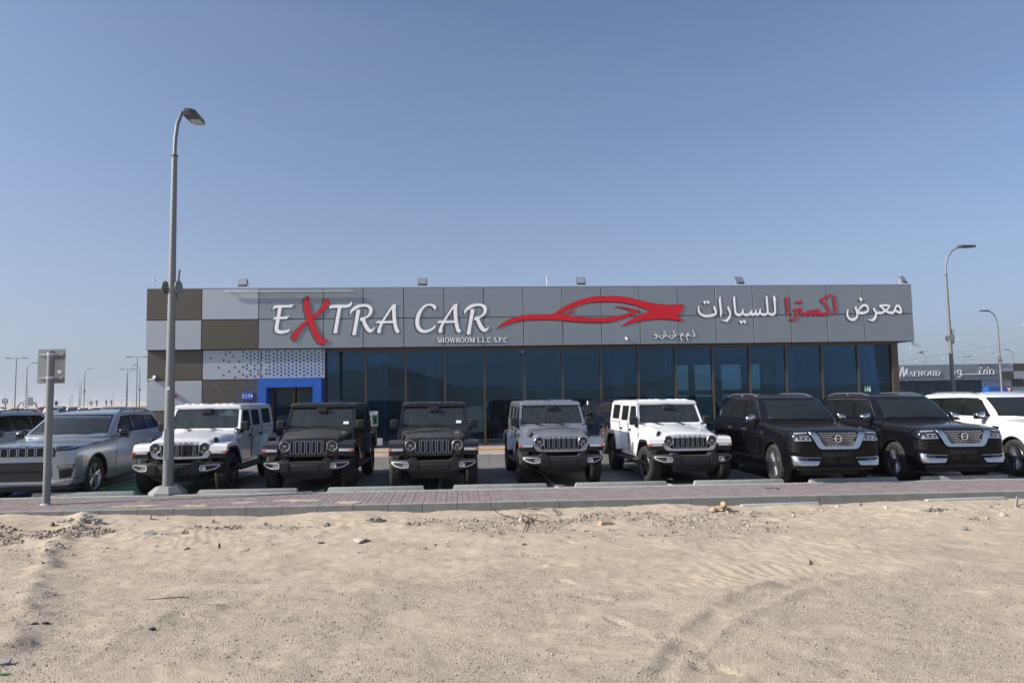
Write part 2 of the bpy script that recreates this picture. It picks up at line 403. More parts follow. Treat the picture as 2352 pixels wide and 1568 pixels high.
RID2 = [g_at(*c1(*p)) for p in [(20, 860), (180, 835), (300, 820), (450, 790), (640, 700), (800, 640), (980, 610)]]
FEET = [(100, 365, .5), (245, 415, .9), (250, 495, .2), (385, 570, .8), (485, 670, .2), (755, 738, .9), (895, 878, .3), (985, 885, .1), (270, 315, .5)]
FEET = [(g_at(*c2(a, b)), c) for a, b, c in FEET]
RIP = [(g_at(*c2(1330, 325)), 1.3, .7), (g_at(*c2(1250, 430)), 1.2, .5), (g_at(*c2(920, 480)), .7, .4), (g_at(*c1(880, 300)), .8, .5)]
def sand_h(X, Y):
    h = SZ+.045*fbm(X, Y, .35, 3, 3)+.030*fbm(X, Y, 1.1, 4, 9)+.021*fbm(X*.8, Y*1.5, 4.0, 4, 21)+.010*fbm(X*.8, Y, 13, 3, 40)
    # sand blown up against the kerb, deepest at the left
    k = np.clip((Y-11.4)/1.2, 0, 1); kk = k*k*(3-2*k)
    lip = -.002+.055*vnoise(X*.55+3, X*0+2.2, 5)+.03*vnoise(X*1.7, X*0+7.2, 6)
    left = np.clip((-3.4-X)/2.2, 0, 1)*np.clip((X+9.6)/1.2, 0, 1)
    h = h+kk*(lip+left*.085)
    rough = np.clip((Y-10.2)/.8, 0, 1)*np.clip((12.35-Y)/.5, 0, 1)
    h = h+rough*.05*np.abs(fbm(X, Y*1.4, 2.6, 4, 33))
    h = h+np.clip((-6.0-X)/1.5, 0, 1)*np.clip((Y-8.5)/1.5, 0, 1)*.05*fbm(X, Y, 1.5, 4, 71)
    for T in (TR1, TR2):
        d = seg_dist(X, Y, T); h = h+.021*np.exp(-(d/.075)**2)*(.5+1.0*(vnoise(X*7, Y*7, 8)+.5))
    mid = [((a[0]+b[0])/2, (a[1]+b[1])/2) for a, b in zip(TR1, TR2)]; d = seg_dist(X, Y, mid); h = h-.011*np.exp(-(d/.13)**4)
    for T, a in ((RID, .045), (RID2, .022)):
        d = seg_dist(X, Y, T); h = h+a*np.exp(-(d/.16)**2)*(.5+1.2*(vnoise(X*5, Y*5, 18)+.5))
    for (px, py), a in FEET:
        c, s = math.cos(a-1.2), math.sin(a-1.2); u = (X-px)*c+(Y-py)*s; v = -(X-px)*s+(Y-py)*c
        e = (u/.155)**2+(v/(.055-.012*np.tanh(u*20)))**2
        h = h-.028*np.exp(-e**2)+.010*np.exp(-((e-1.6)/.5)**2)+.005*np.exp(-e**2)*np.sin(u*130)
    for (px, py), a, b in RIP:
        e = np.exp(-((X-px)/a)**2-((Y-py)/b)**2); h = h+.0055*e*np.sin((X*.9+Y*.35+.25*fbm(X, Y, 2.2, 2, 51))*42)
    return h
def gravel_mask(X, Y):
    g = .72+.55*fbm(X, Y, .55, 4, 61)+.75*fbm(X*.7, Y*1.6, 2.6, 3, 62)
    g = g-.9*np.clip((Y-11.7)/.7, 0, 1)
    for T, w in ((TR1, .13), (TR2, .13), (RID, .26), (RID2, .25)): g = g+.35*np.exp(-(seg_dist(X, Y, T)/w)**2)
    band = np.exp(-((Y-11.1)/.75)**2); g = g+band*(1.5*fbm(X, Y, 1.5, 3, 77)+.05)
    g = g+np.clip((-4.5-X)/2, 0, 1)*np.clip((Y-9.5)/1, 0, 1)*(.9*fbm(X, Y, 1.2, 3, 78)+.1)
    g = g-.30*np.clip((Y-7.0)/3.5, 0, 1)
    for (px, py), a, b in RIP: g = g-.8*np.exp(-((X-px)/a)**2-((Y-py)/b)**2)
    return np.clip(g, 0, 1)
def sand_material():
    m = bpy.data.materials.new('sand'); m.use_nodes = True; n = m.node_tree.nodes; l = m.node_tree.links; p = n['Principled BSDF']
    p.inputs['Roughness'].default_value = .95; p.inputs['Specular IOR Level'].default_value = .15
    at = n.new('ShaderNodeAttribute'); at.attribute_name = 'gravel'; tc = n.new('ShaderNodeTexCoord')
    def noise(sc, det=6, rg=.55):
        t = n.new('ShaderNodeTexNoise'); t.inputs['Scale'].default_value = sc; t.inputs['Detail'].default_value = det; t.inputs['Roughness'].default_value = rg
        l.new(tc.outputs['Object'], t.inputs['Vector']); return t.outputs['Fac']
    def mr(s, a, b, c, d):
        q = n.new('ShaderNodeMapRange'); [q.inputs.__getitem__(i+1) for i in range(4)]
        for i, v in enumerate((a, b, c, d)): q.inputs[i+1].default_value = v
        l.new(s, q.inputs[0]); return q.outputs[0]
    def math_(op, a, b):
        q = n.new('ShaderNodeMath'); q.operation = op
        for i, v in enumerate((a, b)):
            if isinstance(v, (int, float)): q.inputs[i].default_value = v
            else: l.new(v, q.inputs[i])
        return q.outputs[0]
    def mix(f, a, b):
        q = n.new('ShaderNodeMix'); q.data_type = 'RGBA'
        if isinstance(f, (int, float)): q.inputs['Factor'].default_value = f
        else: l.new(f, q.inputs['Factor'])
        for k, v in (('A', a), ('B', b)):
            if isinstance(v, tuple): q.inputs[k].default_value = (*v, 1)
            else: l.new(v, q.inputs[k])
        return q.outputs['Result']
    fine = noise(2.2, 8, .65); sandc = mix(mr(fine, .3, .7, 0, 1), (.485, .385, .275), (.565, .465, .35))
    # grit: a mosaic of grey, brown and pale grains
    v = n.new('ShaderNodeTexVoronoi'); v.inputs['Scale'].default_value = 120; l.new(tc.outputs['Object'], v.inputs['Vector'])
    sp = n.new('ShaderNodeSeparateColor'); l.new(v.outputs['Color'], sp.inputs[0])
    cr = n.new('ShaderNodeValToRGB'); l.new(sp.outputs[0], cr.inputs[0]); e = cr.color_ramp; e.interpolation = 'CONSTANT'
    e.elements[0].position = 0; e.elements[0].color = (.22, .20, .178, 1); e.elements[1].position = .16; e.elements[1].color = (.40, .35, .29, 1)
    for pos, c in ((.30, (.49, .415, .325)), (.62, (.54, .455, .355)), (.95, (.62, .57, .49))): q = e.elements.new(pos); q.color = (*c, 1)
    gm = math_('ADD', at.outputs['Fac'], mr(noise(7, 6, .7), .3, .7, -.28, .28))
    f = mr(gm, .25, .95, .25, .74)
    col = mix(f, sandc, cr.outputs[0])
    # sparse pale crust streaks
    mp = n.new('ShaderNodeMapping'); mp.inputs['Scale'].default_value = (.6, 2.6, 1); l.new(tc.outputs['Object'], mp.inputs[0])
    t = n.new('ShaderNodeTexNoise'); t.inputs['Scale'].default_value = 1.6; t.inputs['Detail'].default_value = 9; t.inputs['Roughness'].default_value = .7; l.new(mp.outputs[0], t.inputs['Vector'])
    col = mix(mr(t.outputs['Fac'], .63, .72, 0, .6), col, (.60, .545, .45))
    l.new(col, p.inputs['Base Color'])
    b = n.new('ShaderNodeBump'); b.inputs['Strength'].default_value = .8; b.inputs['Distance'].default_value = .012
    hh = math_('ADD', math_('MULTIPLY', v.outputs['Distance'], math_('MULTIPLY', f, -1.6)), math_('MULTIPLY', noise(34, 8, .72), 1.3))
    l.new(hh, b.inputs['Height']); l.new(b.outputs[0], p.inputs['Normal'])
    return m
M['sand'] = sand_material()
def grid_mesh(name, xs, ys, hf, material, uvmask=True):
    X, Y = np.meshgrid(xs, ys); Z = hf(X, Y); nx, ny = len(xs), len(ys)
    co = np.stack([X, Y, Z], -1).reshape(-1, 3).astype(np.float32)
    i = np.arange((nx-1)*(ny-1)); r = i//(nx-1); c = i % (nx-1); a = r*nx+c
    q = np.stack([a, a+1, a+nx+1, a+nx], -1).astype(np.int32)
    me = bpy.data.meshes.new(name); me.vertices.add(nx*ny); me.vertices.foreach_set('co', co.ravel())
    me.loops.add(q.size); me.loops.foreach_set('vertex_index', q.ravel()); me.polygons.add(len(q)); me.polygons.foreach_set('loop_start', np.arange(0, q.size, 4, dtype=np.int32))
    me.update(calc_edges=True); me.validate(); me.shade_smooth(); me.materials.append(material)
    if uvmask:
        at = me.attributes.new('gravel', 'FLOAT', 'POINT'); at.data.foreach_set('value', gravel_mask(X, Y).ravel().astype(np.float32))
    o = bpy.data.objects.new(name, me); COL.objects.link(o); return o
def spaced(a, b, fine0, fine1, step, far=.5):
    left = list(np.arange(a, fine0, far)); mid = list(np.arange(fine0, fine1, step)); right = list(np.arange(fine1, b, far))+[b]
    return np.array(left+mid+right)
xs = spaced(-45, 45, -9.6, 13.2, .030, 1.2)
ys = np.concatenate([np.arange(-12, 4.2, 1.2), np.arange(4.2, 7.5, .022), np.arange(7.5, 12.59, .034), [12.60]])
def sand_full(X, Y):
    h = sand_h(X, Y)+grade(0)
    edge = np.clip((np.abs(X)-40)/4, 0, 1)+np.clip((-9-Y)/2, 0, 1)
    return h-np.array(np.clip(-X, -20, 14))*0.0-.5*np.clip(edge, 0, 1)+np.clip(-X, -20, 14)*.0087*np.clip((Y-9)/3.5, 0, 1)
sand = grid_mesh('sand_ground', xs, ys, sand_full, M['sand']); tag(sand, kind='structure')
M['desert'] = mat('desert', (.52, .425, .31), .95, var=.10, vscale=.02)
mb = MB(); mb.add([(-7000, -7000, -.62), (7000, -7000, -.62), (7000, 7000, -.62), (-7000, 7000, -.62)], [(0, 1, 2, 3)])
tag(mb.build('desert_ground', M['desert']), kind='structure')
# pebbles strewn over the sand
def pebbles(n, smin, smax, name, cols, seed, band=None, xr=(-9.3, 12.6)):
    rs = np.random.RandomState(seed); X = []; Y = []
    while len(X) < n:
        x = rs.uniform(xr[0], xr[1], 60000); y = 4.3+(12.4-4.3)*rs.rand(60000)**1.0
        if band: y = np.clip(rs.normal(band[0], band[1], 60000), 4.3, 12.45)
        w = np.clip(gravel_mask(x, y)-.22, 0, 1)**1.5*(.3+.7*(vnoise(x*3, y*3, 90)+.5))
        m = (rs.rand(60000) < w*.9) & (np.abs(x-.08*y) < y*.80+.4)
        X += list(x[m]); Y += list(y[m])
    X = np.array(X[:n]); Y = np.array(Y[:n]); Z = sand_full(X, Y)
    s = smin+(smax-smin)*rs.rand(n)**3.2
    phi = (1+5**.5)/2
    base = np.array([(-1,phi,0),(1,phi,0),(-1,-phi,0),(1,-phi,0),(0,-1,phi),(0,1,phi),(0,-1,-phi),(0,1,-phi),(phi,0,-1),(phi,0,1),(-phi,0,-1),(-phi,0,1)])/1.9
    F = np.array([(0,11,5),(0,5,1),(0,1,7),(0,7,10),(0,10,11),(1,5,9),(5,11,4),(11,10,2),(10,7,6),(7,1,8),(3,9,4),(3,4,2),(3,2,6),(3,6,8),(3,8,9),(4,9,5),(2,4,11),(6,2,10),(8,6,7),(9,8,1)])
    P = base[None]*(1+.35*(rs.rand(n, 12, 1)-.5))
    sc = np.stack([1+.5*(rs.rand(n)-.5), 1+.5*(rs.rand(n)-.5), .55+.3*rs.rand(n)], -1)[:, None]; P = P*sc*s[:, None, None]
    a = rs.rand(n)*6.283; c, sn = np.cos(a)[:, None], np.sin(a)[:, None]
    Q = np.stack([P[..., 0]*c-P[..., 1]*sn+X[:, None], P[..., 0]*sn+P[..., 1]*c+Y[:, None], P[..., 2]+Z[:, None]+s[:, None]*.22], -1)
    co = Q.reshape(-1, 3).astype(np.float32); f = (F[None]+12*np.arange(n)[:, None, None]).reshape(-1, 3).astype(np.int32)
    me = bpy.data.meshes.new(name); me.vertices.add(len(co)); me.vertices.foreach_set('co', co.ravel())
    me.loops.add(f.size); me.loops.foreach_set('vertex_index', f.ravel()); me.polygons.add(len(f)); me.polygons.foreach_set('loop_start', np.arange(0, f.size, 3, dtype=np.int32))
    for c_ in cols: me.materials.append(c_)
    me.polygons.foreach_set('material_index', np.repeat(rs.randint(0, len(cols), n), 20).astype(np.int32))
    me.update(calc_edges=True); o = bpy.data.objects.new(name, me); COL.objects.link(o); return o
pc = [mat('pebble_dark', (.10, .095, .088), .85), mat('pebble_grey', (.24, .225, .20), .9), mat('pebble_tan', (.40, .33, .25), .9), mat('pebble_brown', (.20, .15, .11), .9), mat('pebble_pale', (.50, .46, .39), .85), mat('pebble_sand', (.46, .38, .28), .9)]
tag(pebbles(36000, .0028, .0085, 'gravel', pc, 3), 'fine grey and pale gravel strewn in drifts over the sand', 'gravel', kind='stuff')
tag(pebbles(3600, .006, .024, 'pebbles', pc, 5, (11.0, .7)), 'coarser pebbles scattered on the sand below the kerb', 'gravel', kind='stuff')

tag(pebbles(900, .006, .034, 'rubble_scatter', pc[1:4], 8, (11.7, .55), (-8.6, -3.3)), 'dark broken rubble strewn in the sand below the kerb at the left', 'rubble', kind='stuff')
tag(pebbles(500, .006, .026, 'rubble_scatter', pc[:3], 9, (11.5, .4), (1.0, 5.2)), 'sparse grey rubble strewn in the sand below the kerb right of centre', 'rubble', kind='stuff')

# ------------------------------------------------------------------ pavement, kerb and parking lot
pav = tag(bpy.data.objects.new('pavement', None), kind='structure'); COL.objects.link(pav)
def gsheet(x0, x1, y0, y1, zf, nx=24):
    mb = MB(); 
    for k in range(nx):
        a = x0+(x1-x0)*k/nx; b = x0+(x1-x0)*(k+1)/nx
        mb.add([(a, y0, zf(a)), (b, y0, zf(b)), (b, y1, zf(b)), (a, y1, zf(a))], [(0, 1, 2, 3)])
    return mb
XS = [-40, -14, 20, 40]
def strip(x0, x1, y0, y1, zf, th):
    cuts = [x for x in [x0]+[c for c in (-14, 20) if x0 < c < x1]+[x1]]; mb = MB()
    for a, b in zip(cuts[:-1], cuts[1:]):
        za, zb = zf(a), zf(b); mb.add([(a,y0,za-th),(b,y0,zb-th),(b,y1,zb-th),(a,y1,za-th),(a,y0,za),(b,y0,zb),(b,y1,zb),(a,y1,za)], [(0,3,2,1),(4,5,6,7),(0,1,5,4),(2,3,7,6)]+([(3,0,4,7)] if a == x0 else [])+([(1,2,6,5)] if b == x1 else []))
    return mb
BED = M['bed'] = mat('joint_sand', (.50, .44, .35), .95, var=.15, vscale=5)
strip(-40, 40, 12.74, 14.36, lambda x: grade(x)-.012, .5).build('bedding', BED, pav)
pm = [mat('brick_a', (.215, .168, .172), .88, var=.20, vscale=3, bump=.3, bscale=60, dust=.3), mat('brick_b', (.245, .195, .196), .88, var=.2, vscale=3, bump=.3, bscale=60, dust=.3), mat('brick_c', (.19, .150, .153), .88, var=.2, vscale=3, bump=.3, bscale=60, dust=.3)]
BR = .1; jt = .009
def brickbox(mb, x, y, w, d, z, j=0): 
    zj = z+rnd.uniform(-.0012, .0012); mb.box(x+jt/2, x+w-jt/2, y+.0008, y+d-.0008, zj-.05, zj, j); return mb
cells = []
nc = 8
for ci in range(int(-40/.2), int(40/.2)):
    for cj in range(nc):
        x = ci*.2; y = 12.745+cj*.2
        if (ci+cj) % 2: cells += [(x, y, .1, .2), (x+.1, y, .1, .2)]
        else: cells += [(x, y, .2, .1), (x, y+.1, .2, .1)]
near = sorted(cells, key=lambda c: (c[0]+.1-1)**2*.35+(c[1]-12.7)**2*6)[:296]; ns = set(near)
bm1 = [MB().box(-.05+jt/2, .05-jt/2, -.0992, .0992, -.05, 0), MB().box(-.0955, .0955, -.05+.0008, .05-.0008, -.05, 0)]
proto = {}
for c in near:
    key = (c[2] < c[3], rnd.randrange(3))
    if key not in proto:
        o = bm1[0 if key[0] else 1].build('brick', pm[key[1]], pav); proto[key] = o.data; bm = MB()
    else:
        o = bpy.data.objects.new('brick', proto[key]); COL.objects.link(o); o.parent = pav
    xc = c[0]+c[2]/2; o.location = (xc, c[1]+c[3]/2, grade(xc)+rnd.uniform(-.0015, .0015)); o.rotation_euler = (rnd.uniform(-.004, .004), rnd.uniform(-.004, .004)-.0087*-1*0, rnd.uniform(-.008, .008))
mb = MB()
for c in cells:
    if c in ns or abs(c[0]-1) > 22: continue
    brickbox(mb, c[0], c[1], c[2], c[3], grade(c[0]+.1), rnd.randrange(3))
tag(mb.build('paving_bricks', pm, pav, fix=False), kind='stuff')
for i, (px_, py_, w_, h_) in enumerate(((640, 146, .75, .07), (560, 150, .5, .05), (890, 143, .6, .06), (1130, 125, .5, .05), (1380, 114, .95, .08), (1600, 120, .45, .09), (655, 122, .35, .04), (1160, 109, .25, .04))):
    p_ = atZ(px_*.8707, 1900+py_*.8707, grade(-4)); rs_ = random.Random(i)
    lp_o = [(p_.x+w_/2*math.cos(2*math.pi*k/22)*rs_.uniform(.55, 1.2), p_.y+h_*2*math.sin(2*math.pi*k/22)*rs_.uniform(.4, 1.3)) for k in range(22)]
    lp_o = [(a_, min(14.34, max(12.75, b_))) for a_, b_ in lp_o]
    mb = MB(); mb.plate([lp_o], lambda u, v, d: (u, v, grade(u)+.0065-d), .004); tag(mb.build('sand_drift', M['sand'], pav), kind='stuff')
# near kerb of cast blocks with a thin haunch; flush edge kerb towards the parking
KB = None; x = -12.6; k = 0
kb = []
while x < 14.5:
    mb = MB(); L = .60
    mb.rbox(x+.001, x+L-.001, 12.60, 12.738, -.30, .0, .012, 3, taper=lambda v: (v.x, v.y, v.z+grade(v.x)+.004))
    o = mb.build('kerbstone', M['kerb'], pav); x += L
strip(-40, -12.6, 12.60, 12.738, lambda x: grade(x)+.003, .3).build('kerb_run', M['kerb'], pav); strip(x, 40, 12.60, 12.738, lambda x: grade(x)+.003, .3).build('kerb_run', M['kerb'], pav)
x = -14
while x < 18:
    mb = MB(); mb.rbox(x+.0015, x+.9985, 14.362, 14.46, -.30, .0, .01, 1, taper=lambda v: (v.x, v.y, v.z+grade(v.x)+.004)); mb.build('edge_kerbstone', M['concrete'], pav, smooth=20); x += 1.0
strip(-40, -14, 14.362, 14.46, lambda x: grade(x)+.003, .3).build('kerb_run', M['concrete'], pav); strip(18, 40, 14.362, 14.46, lambda x: grade(x)+.003, .3).build('kerb_run', M['concrete'], pav)
def pavmat(name, base, w, h, var=.12, joint=.55, sc=1.0):
    m = bpy.data.materials.new(name); m.use_nodes = True; n = m.node_tree.nodes; l = m.node_tree.links; p = n['Principled BSDF']; p.inputs['Roughness'].default_value = .85
    tc = n.new('ShaderNodeTexCoord'); b = n.new('ShaderNodeTexBrick'); l.new(tc.outputs['Object'], b.inputs['Vector'])
    b.inputs['Scale'].default_value = 1; b.inputs['Brick Width'].default_value = w; b.inputs['Row Height'].default_value = h; b.inputs['Mortar Size'].default_value = .004
    b.inputs['Color1'].default_value = (*[c*(1-var) for c in base], 1); b.inputs['Color2'].default_value = (*[c*(1+var) for c in base], 1); b.inputs['Mortar'].default_value = (*[c*joint for c in base], 1)
    t = n.new('ShaderNodeTexNoise'); t.inputs['Scale'].default_value = .7; t.inputs['Detail'].default_value = 8; l.new(tc.outputs['Object'], t.inputs['Vector'])
    mr = n.new('ShaderNodeMapRange'); mr.inputs[1].default_value = .3; mr.inputs[2].default_value = .7; mr.inputs[3].default_value = .72; mr.inputs[4].default_value = 1.2; l.new(t.outputs['Fac'], mr.inputs[0])
    hm = n.new('ShaderNodeMix'); hm.data_type = 'RGBA'; hm.blend_type = 'MULTIPLY'; hm.inputs['Factor'].default_value = 1
    l.new(b.outputs['Color'], hm.inputs['A']); l.new(mr.outputs[0], hm.inputs['B']); l.new(hm.outputs['Result'], p.inputs['Base Color'])
    bu = n.new('ShaderNodeBump'); bu.inputs['Strength'].default_value = .4; bu.inputs['Distance'].default_value = .004; l.new(b.outputs['Fac'], bu.inputs['Height']); bu.invert = True; l.new(bu.outputs[0], p.inputs['Normal'])
    return m
M['lot'] = pavmat('lot_paving', (.175, .172, .165), .2, .1); M['asphalt'] = mat('asphalt', (.075, .074, .072), .9, var=.2, vscale=1.2)
M['plat'] = pavmat('platform_paving', (.42, .32, .29), .2, .1, .12)
lot = strip(-45, 45, 14.46, 34, lot_z, .4).build('parking_lot', M['lot']); tag(lot, kind='structure')
mb = MB(); mb.box(-400, 300, 34.004, 420, -.55, -.10); tag(mb.build('far_road', M['asphalt']), kind='structure')
M['paint_line'] = mat('paint_line', (.62, .62, .60), .7, var=.25, vscale=6); M['bay_green'] = mat('bay_green', (.03, .17, .10), .7, var=.3, vscale=4); M['bay_blue'] = mat('bay_blue', (.03, .10, .30), .7, var=.3, vscale=4)
STX = -2.6245; SP = 2.5
for nm, x0, x1, m in (('green_bay', STX-2*SP-.8, STX-SP-.25, 'bay_green'), ('blue_bay', STX-4*SP-.3, STX-2*SP-.9, 'bay_blue')):
    strip(x0, x1, 14.8, 19.6, lambda x: lot_z(x)+.004, .003).build(nm, M[m]); tag(bpy.data.objects[nm], kind='structure')
for k in range(-5, 9):
    xc = STX+k*SP-.25
    o = strip(xc-.05, xc+.05, 14.75, 19.8, lambda x: lot_z(x)+.009, .003).build('bay_line', M['paint_line']); tag(o, kind='structure')
# raised platform in front of the showroom
PLAT = .13
mb = MB(); mb.box(-16, 30, 21.62, 40, -.5, PLAT); tag(mb.build('platform', M['plat']), kind='structure')
x = -16
kn = 0
pl = bpy.data.objects['platform']
while x < 20:
    mb = MB(); mb.rbox(x+.004, x+.996, 21.48, 21.617, -.4, PLAT+.003, .015); mb.build('kerbstone', M['concrete'], pl, smooth=20); x += 1
mb = MB(); mb.tube([(x_, 23.2+.03*math.sin(x_*1.3), PLAT+.02) for x_ in np.arange(-8, 6.5, .4)], .022, 6); tag(mb.build('yellow_hose', M['yellow']), 'thin yellow hose lying along the raised platform before the glass front', 'hose')

# ================================================================== SHOWROOM BUILDING
FY = 24.93; GY = 25.28; ZT = 5.7307; ZM = 4.651; ZB = 3.6232; PW = 1.4061; X0 = -3.2096
bd = thing('showroom_building', 'single-storey car showroom with grey panelled fascia, glass front and blue entrance frame', 'building', (0, FY, 0))
def B(mb, name, m, smooth=None, parent=None):
    mb.v = [(a, b-(FY if (parent or bd) is bd or True else 0), c) for a, b, c in mb.v]
    o = mb.build(name, m, bd, smooth=smooth)
    if parent: o.parent = parent
    return o
xl = atY(337*1.7415, 700*1.7415, FY).x; x1_ = atY(464.5*1.7415, 700*1.7415, FY).x; x2_ = atY(595*1.7415, 700*1.7415, FY).x; x3_ = atY(743*1.7415, 700*1.7415, FY).x
xr = atY(2096*1.7415, 720*1.7415, FY).x; xg = atY(2050*1.7415, 900*1.7415, GY).x
def warp(mb):      # each sheet hangs a few millimetres out of true
    k = [rnd.uniform(-.0035, .0035) for _ in range(3)]; xs_ = [v[0] for v in mb.v]; zs_ = [v[2] for v in mb.v]; xa, xb, za, zb = min(xs_), max(xs_), min(zs_), max(zs_)
    mb.v = [(x, y+(k[0]*(x-xa)/(xb-xa)+k[1]*(z-za)/(zb-za)+k[2]*.5-.002), z) for x, y, z in mb.v]; return mb
rows = [(ZM, ZT), (ZB, ZM)]; low = [(2.59, ZB), (1.56, 2.59), (.53, 1.56), (PLAT, .53)]
jw = .013
fcx = [x2_, x3_]+[X0+k*PW for k in range(14)]+[xr]
for ri, (z0, z1) in enumerate(rows):
    for ci, (a, b) in enumerate([(xl, x1_), (x1_, x2_)]):
        m = 'panel_brown' if (ri+ci) % 2 == 0 else 'panel_light'
        B(warp(MB().rbox(a+jw, b-jw, FY-.03, FY, z0+jw, z1-jw, .004, 1)), 'wall_panel', M[m])
    for a, b in zip(fcx[:-1], fcx[1:]): B(warp(MB().rbox(a+jw, b-jw, FY-.03, FY, z0+jw, z1-jw, .004, 1)), 'fascia_panel', M['panel_grey'])
for ri, (z0, z1) in enumerate(low):
    for ci, (a, b) in enumerate([(xl, x1_), (x1_, x2_+.05)]):
        m = 'panel_brown' if (ri+ci) % 2 == 0 else 'panel_light'
        B(MB().rbox(a+jw, b-jw, FY+.12, FY+.15, z0+jw, z1-jw, .004, 1), 'wall_panel', M[m])
B(MB().rbox(x2_+.05+jw, x3_+.03, FY+.12, FY+.15, 2.59+jw, ZB-jw, .004, 1), 'wall_panel', M['panel_light'])
B(MB().box(xl, xr, FY+.001, FY+.10, ZB+.01, ZT-.02).box(xl+.01, x2_+.04, FY+.151, FY+.25, PLAT, ZB).box(x2_+.04, x3_+.03, FY+.151, FY+.25, 2.62, ZB), 'substructure', M['gap'])
B(MB().box(xl, xr, FY+.10, FY+.9, ZB-.0, ZB+.05), 'soffit', M['bronze'])
B(MB().box(xl-.0, xr+.002, FY-.035, FY+.4, ZT-.004, ZT+.025), 'parapet_cap', M['panel_light'])
DEP = 12.0
B(MB().box(xr-.08, xr, FY+.0, FY+DEP, ZB, ZT-.01), 'side_wall', M['panel_grey']); B(MB().box(xl, xl+.2, FY+.16, FY+DEP, -.3, ZT-.01), 'side_wall', M['panel_grey'])
B(MB().box(xl+.2, xr-.1, FY+.1, FY+DEP, ZT-.6, ZT-.5), 'roof', M['white'])
# glass front
zg0 = PLAT+.02; zg1 = ZB-.10
mxs = [atY(x*1.7415, 860*1.7415, GY).x for x in (747, 841, 932, 1022, 1113, 1204, 1292, 1380, 1466, 1551, 1637, 1722, 1806, 1888, 1971)]+[xg]
for i, x in enumerate(mxs[:-1]):
    B(MB().box(x-.03, x+.03, GY-.07, GY+.12, zg0, zg1), 'mullion', M['bronze'])
for a, b in zip(mxs[:-1], mxs[1:]):
    q_ = MB().box(a+.031, b-.031, GY, GY+.012, zg0+.05, zg1); jj = [rnd.uniform(-.004, .004) for _ in range(4)]; q_.v = [(x_, y_+jj[(x_ > (a+b)/2)+2*(z_ > 2)], z_) for x_, y_, z_ in q_.v]; B(q_, 'glass_pane', M['shop_glass'])
B(MB().box(mxs[0]-.03, xg+.2, GY-.08, GY+.14, zg1, ZB-.001), 'head_frame', M['bronze'])
B(MB().box(mxs[0]-.03, xg+.2, GY-.07, GY+.10, PLAT, zg0+.05), 'sill_frame', M['bronze'])
B(MB().box(xg, xg+.24, GY-.10, GY+.3, PLAT, ZB-.001), 'corner_column', M['bronze'])
# right end wall: glazed too
for k in range(8):
    ya = GY+.35+k*1.4
    for z0_, z1_ in ((zg0, 1.95), (2.2, zg1-.15)): B(MB().box(xg+.08, xg+.092, ya, ya+1.1, z0_, z1_), 'glass_pane', M['side_glass'])
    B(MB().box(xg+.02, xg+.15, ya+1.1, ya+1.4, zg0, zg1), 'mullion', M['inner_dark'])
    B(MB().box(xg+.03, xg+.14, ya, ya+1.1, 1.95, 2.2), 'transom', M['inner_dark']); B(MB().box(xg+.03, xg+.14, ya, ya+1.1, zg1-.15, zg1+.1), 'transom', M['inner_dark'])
# interior
B(MB().box(xl+.2, xg+.2, GY+.2, FY+DEP, PLAT, PLAT+.02), 'floor', M['white'])
B(MB().box(xl+.2, xg, GY+.15, FY+DEP, 3.52, 3.60), 'ceiling', M['inner_wall'])
yb = FY+DEP
wx0, wx1 = 11.0, xg+.05
wz = [(PLAT+.05, 1.75), (2.0, 3.35)]
wxs = [(a, a+1.15) for a in (wx0+.2+1.45*k for k in range(4))]
loops = [[(xl+.2, PLAT), (xg+.1, PLAT), (xg+.1, 3.55), (xl+.2, 3.55)]]+[[(a, z0), (b, z0), (b, z1), (a, z1)] for a, b in wxs for z0, z1 in wz]
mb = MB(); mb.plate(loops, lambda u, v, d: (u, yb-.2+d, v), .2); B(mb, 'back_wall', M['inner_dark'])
for a, b in wxs: B(MB().box(a, b, yb-.1, yb-.09, PLAT, 3.4), 'back_window', M['side_glass'])
for xp, w in ((-6.2, .5), (-1.2, .35), (2.6, .35), (6.5, .4)): B(MB().rbox(xp, xp+w, GY+3.5, GY+3.5+w, PLAT, 3.52, .01), 'column', M['inner_wall'])
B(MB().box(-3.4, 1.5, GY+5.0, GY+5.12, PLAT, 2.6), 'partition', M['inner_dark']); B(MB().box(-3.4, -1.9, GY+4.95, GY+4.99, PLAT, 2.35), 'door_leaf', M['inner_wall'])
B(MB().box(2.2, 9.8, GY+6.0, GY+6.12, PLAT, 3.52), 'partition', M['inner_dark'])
def curtain(xa, xb, z0=PLAT+.1, z1=3.4, y=GY+.35):
    n = max(8, int((xb-xa)/.035)); vs = []
    for k in range(n+1):
        x = xa+(xb-xa)*k/n; dy = .03*math.sin(k*1.9)+.012*math.sin(k*.7)
        vs += [(x, y+dy, z0), (x+.03*math.sin(k*.4), y+dy, z1)]
    mb = MB(); mb.add(vs, [(2*k, 2*k+2, 2*k+3, 2*k+1) for k in range(n)]); return mb
for i, (a, b) in enumerate(((1306, 1350), (1466, 1547), (2654, 2700), (3105, 3147), (3151, 3182), (3484, 3560), (2232, 2246))):
    xa = atY(a, 1500, GY+.35).x; xb_ = atY(b, 1500, GY+.35).x
    o = curtain(xa, xb_).build('curtain', M['curtain'], smooth=60)
    tag(o, ['pale curtain strip behind the glass, nearest the blue entrance', 'wide pale curtain behind the second glass pane from the entrance', 'narrow pale curtain behind the glass above the right-hand white off-roader', 'left half of the parted pale curtain pair above the first black suv', 'right half of the parted pale curtain pair above the first black suv', 'wide pale curtain behind the last glass pane beside the flag', 'thinnest pale curtain edge behind the glass between the two right off-roaders'][i], 'curtain', 'curtains behind the showroom glass')
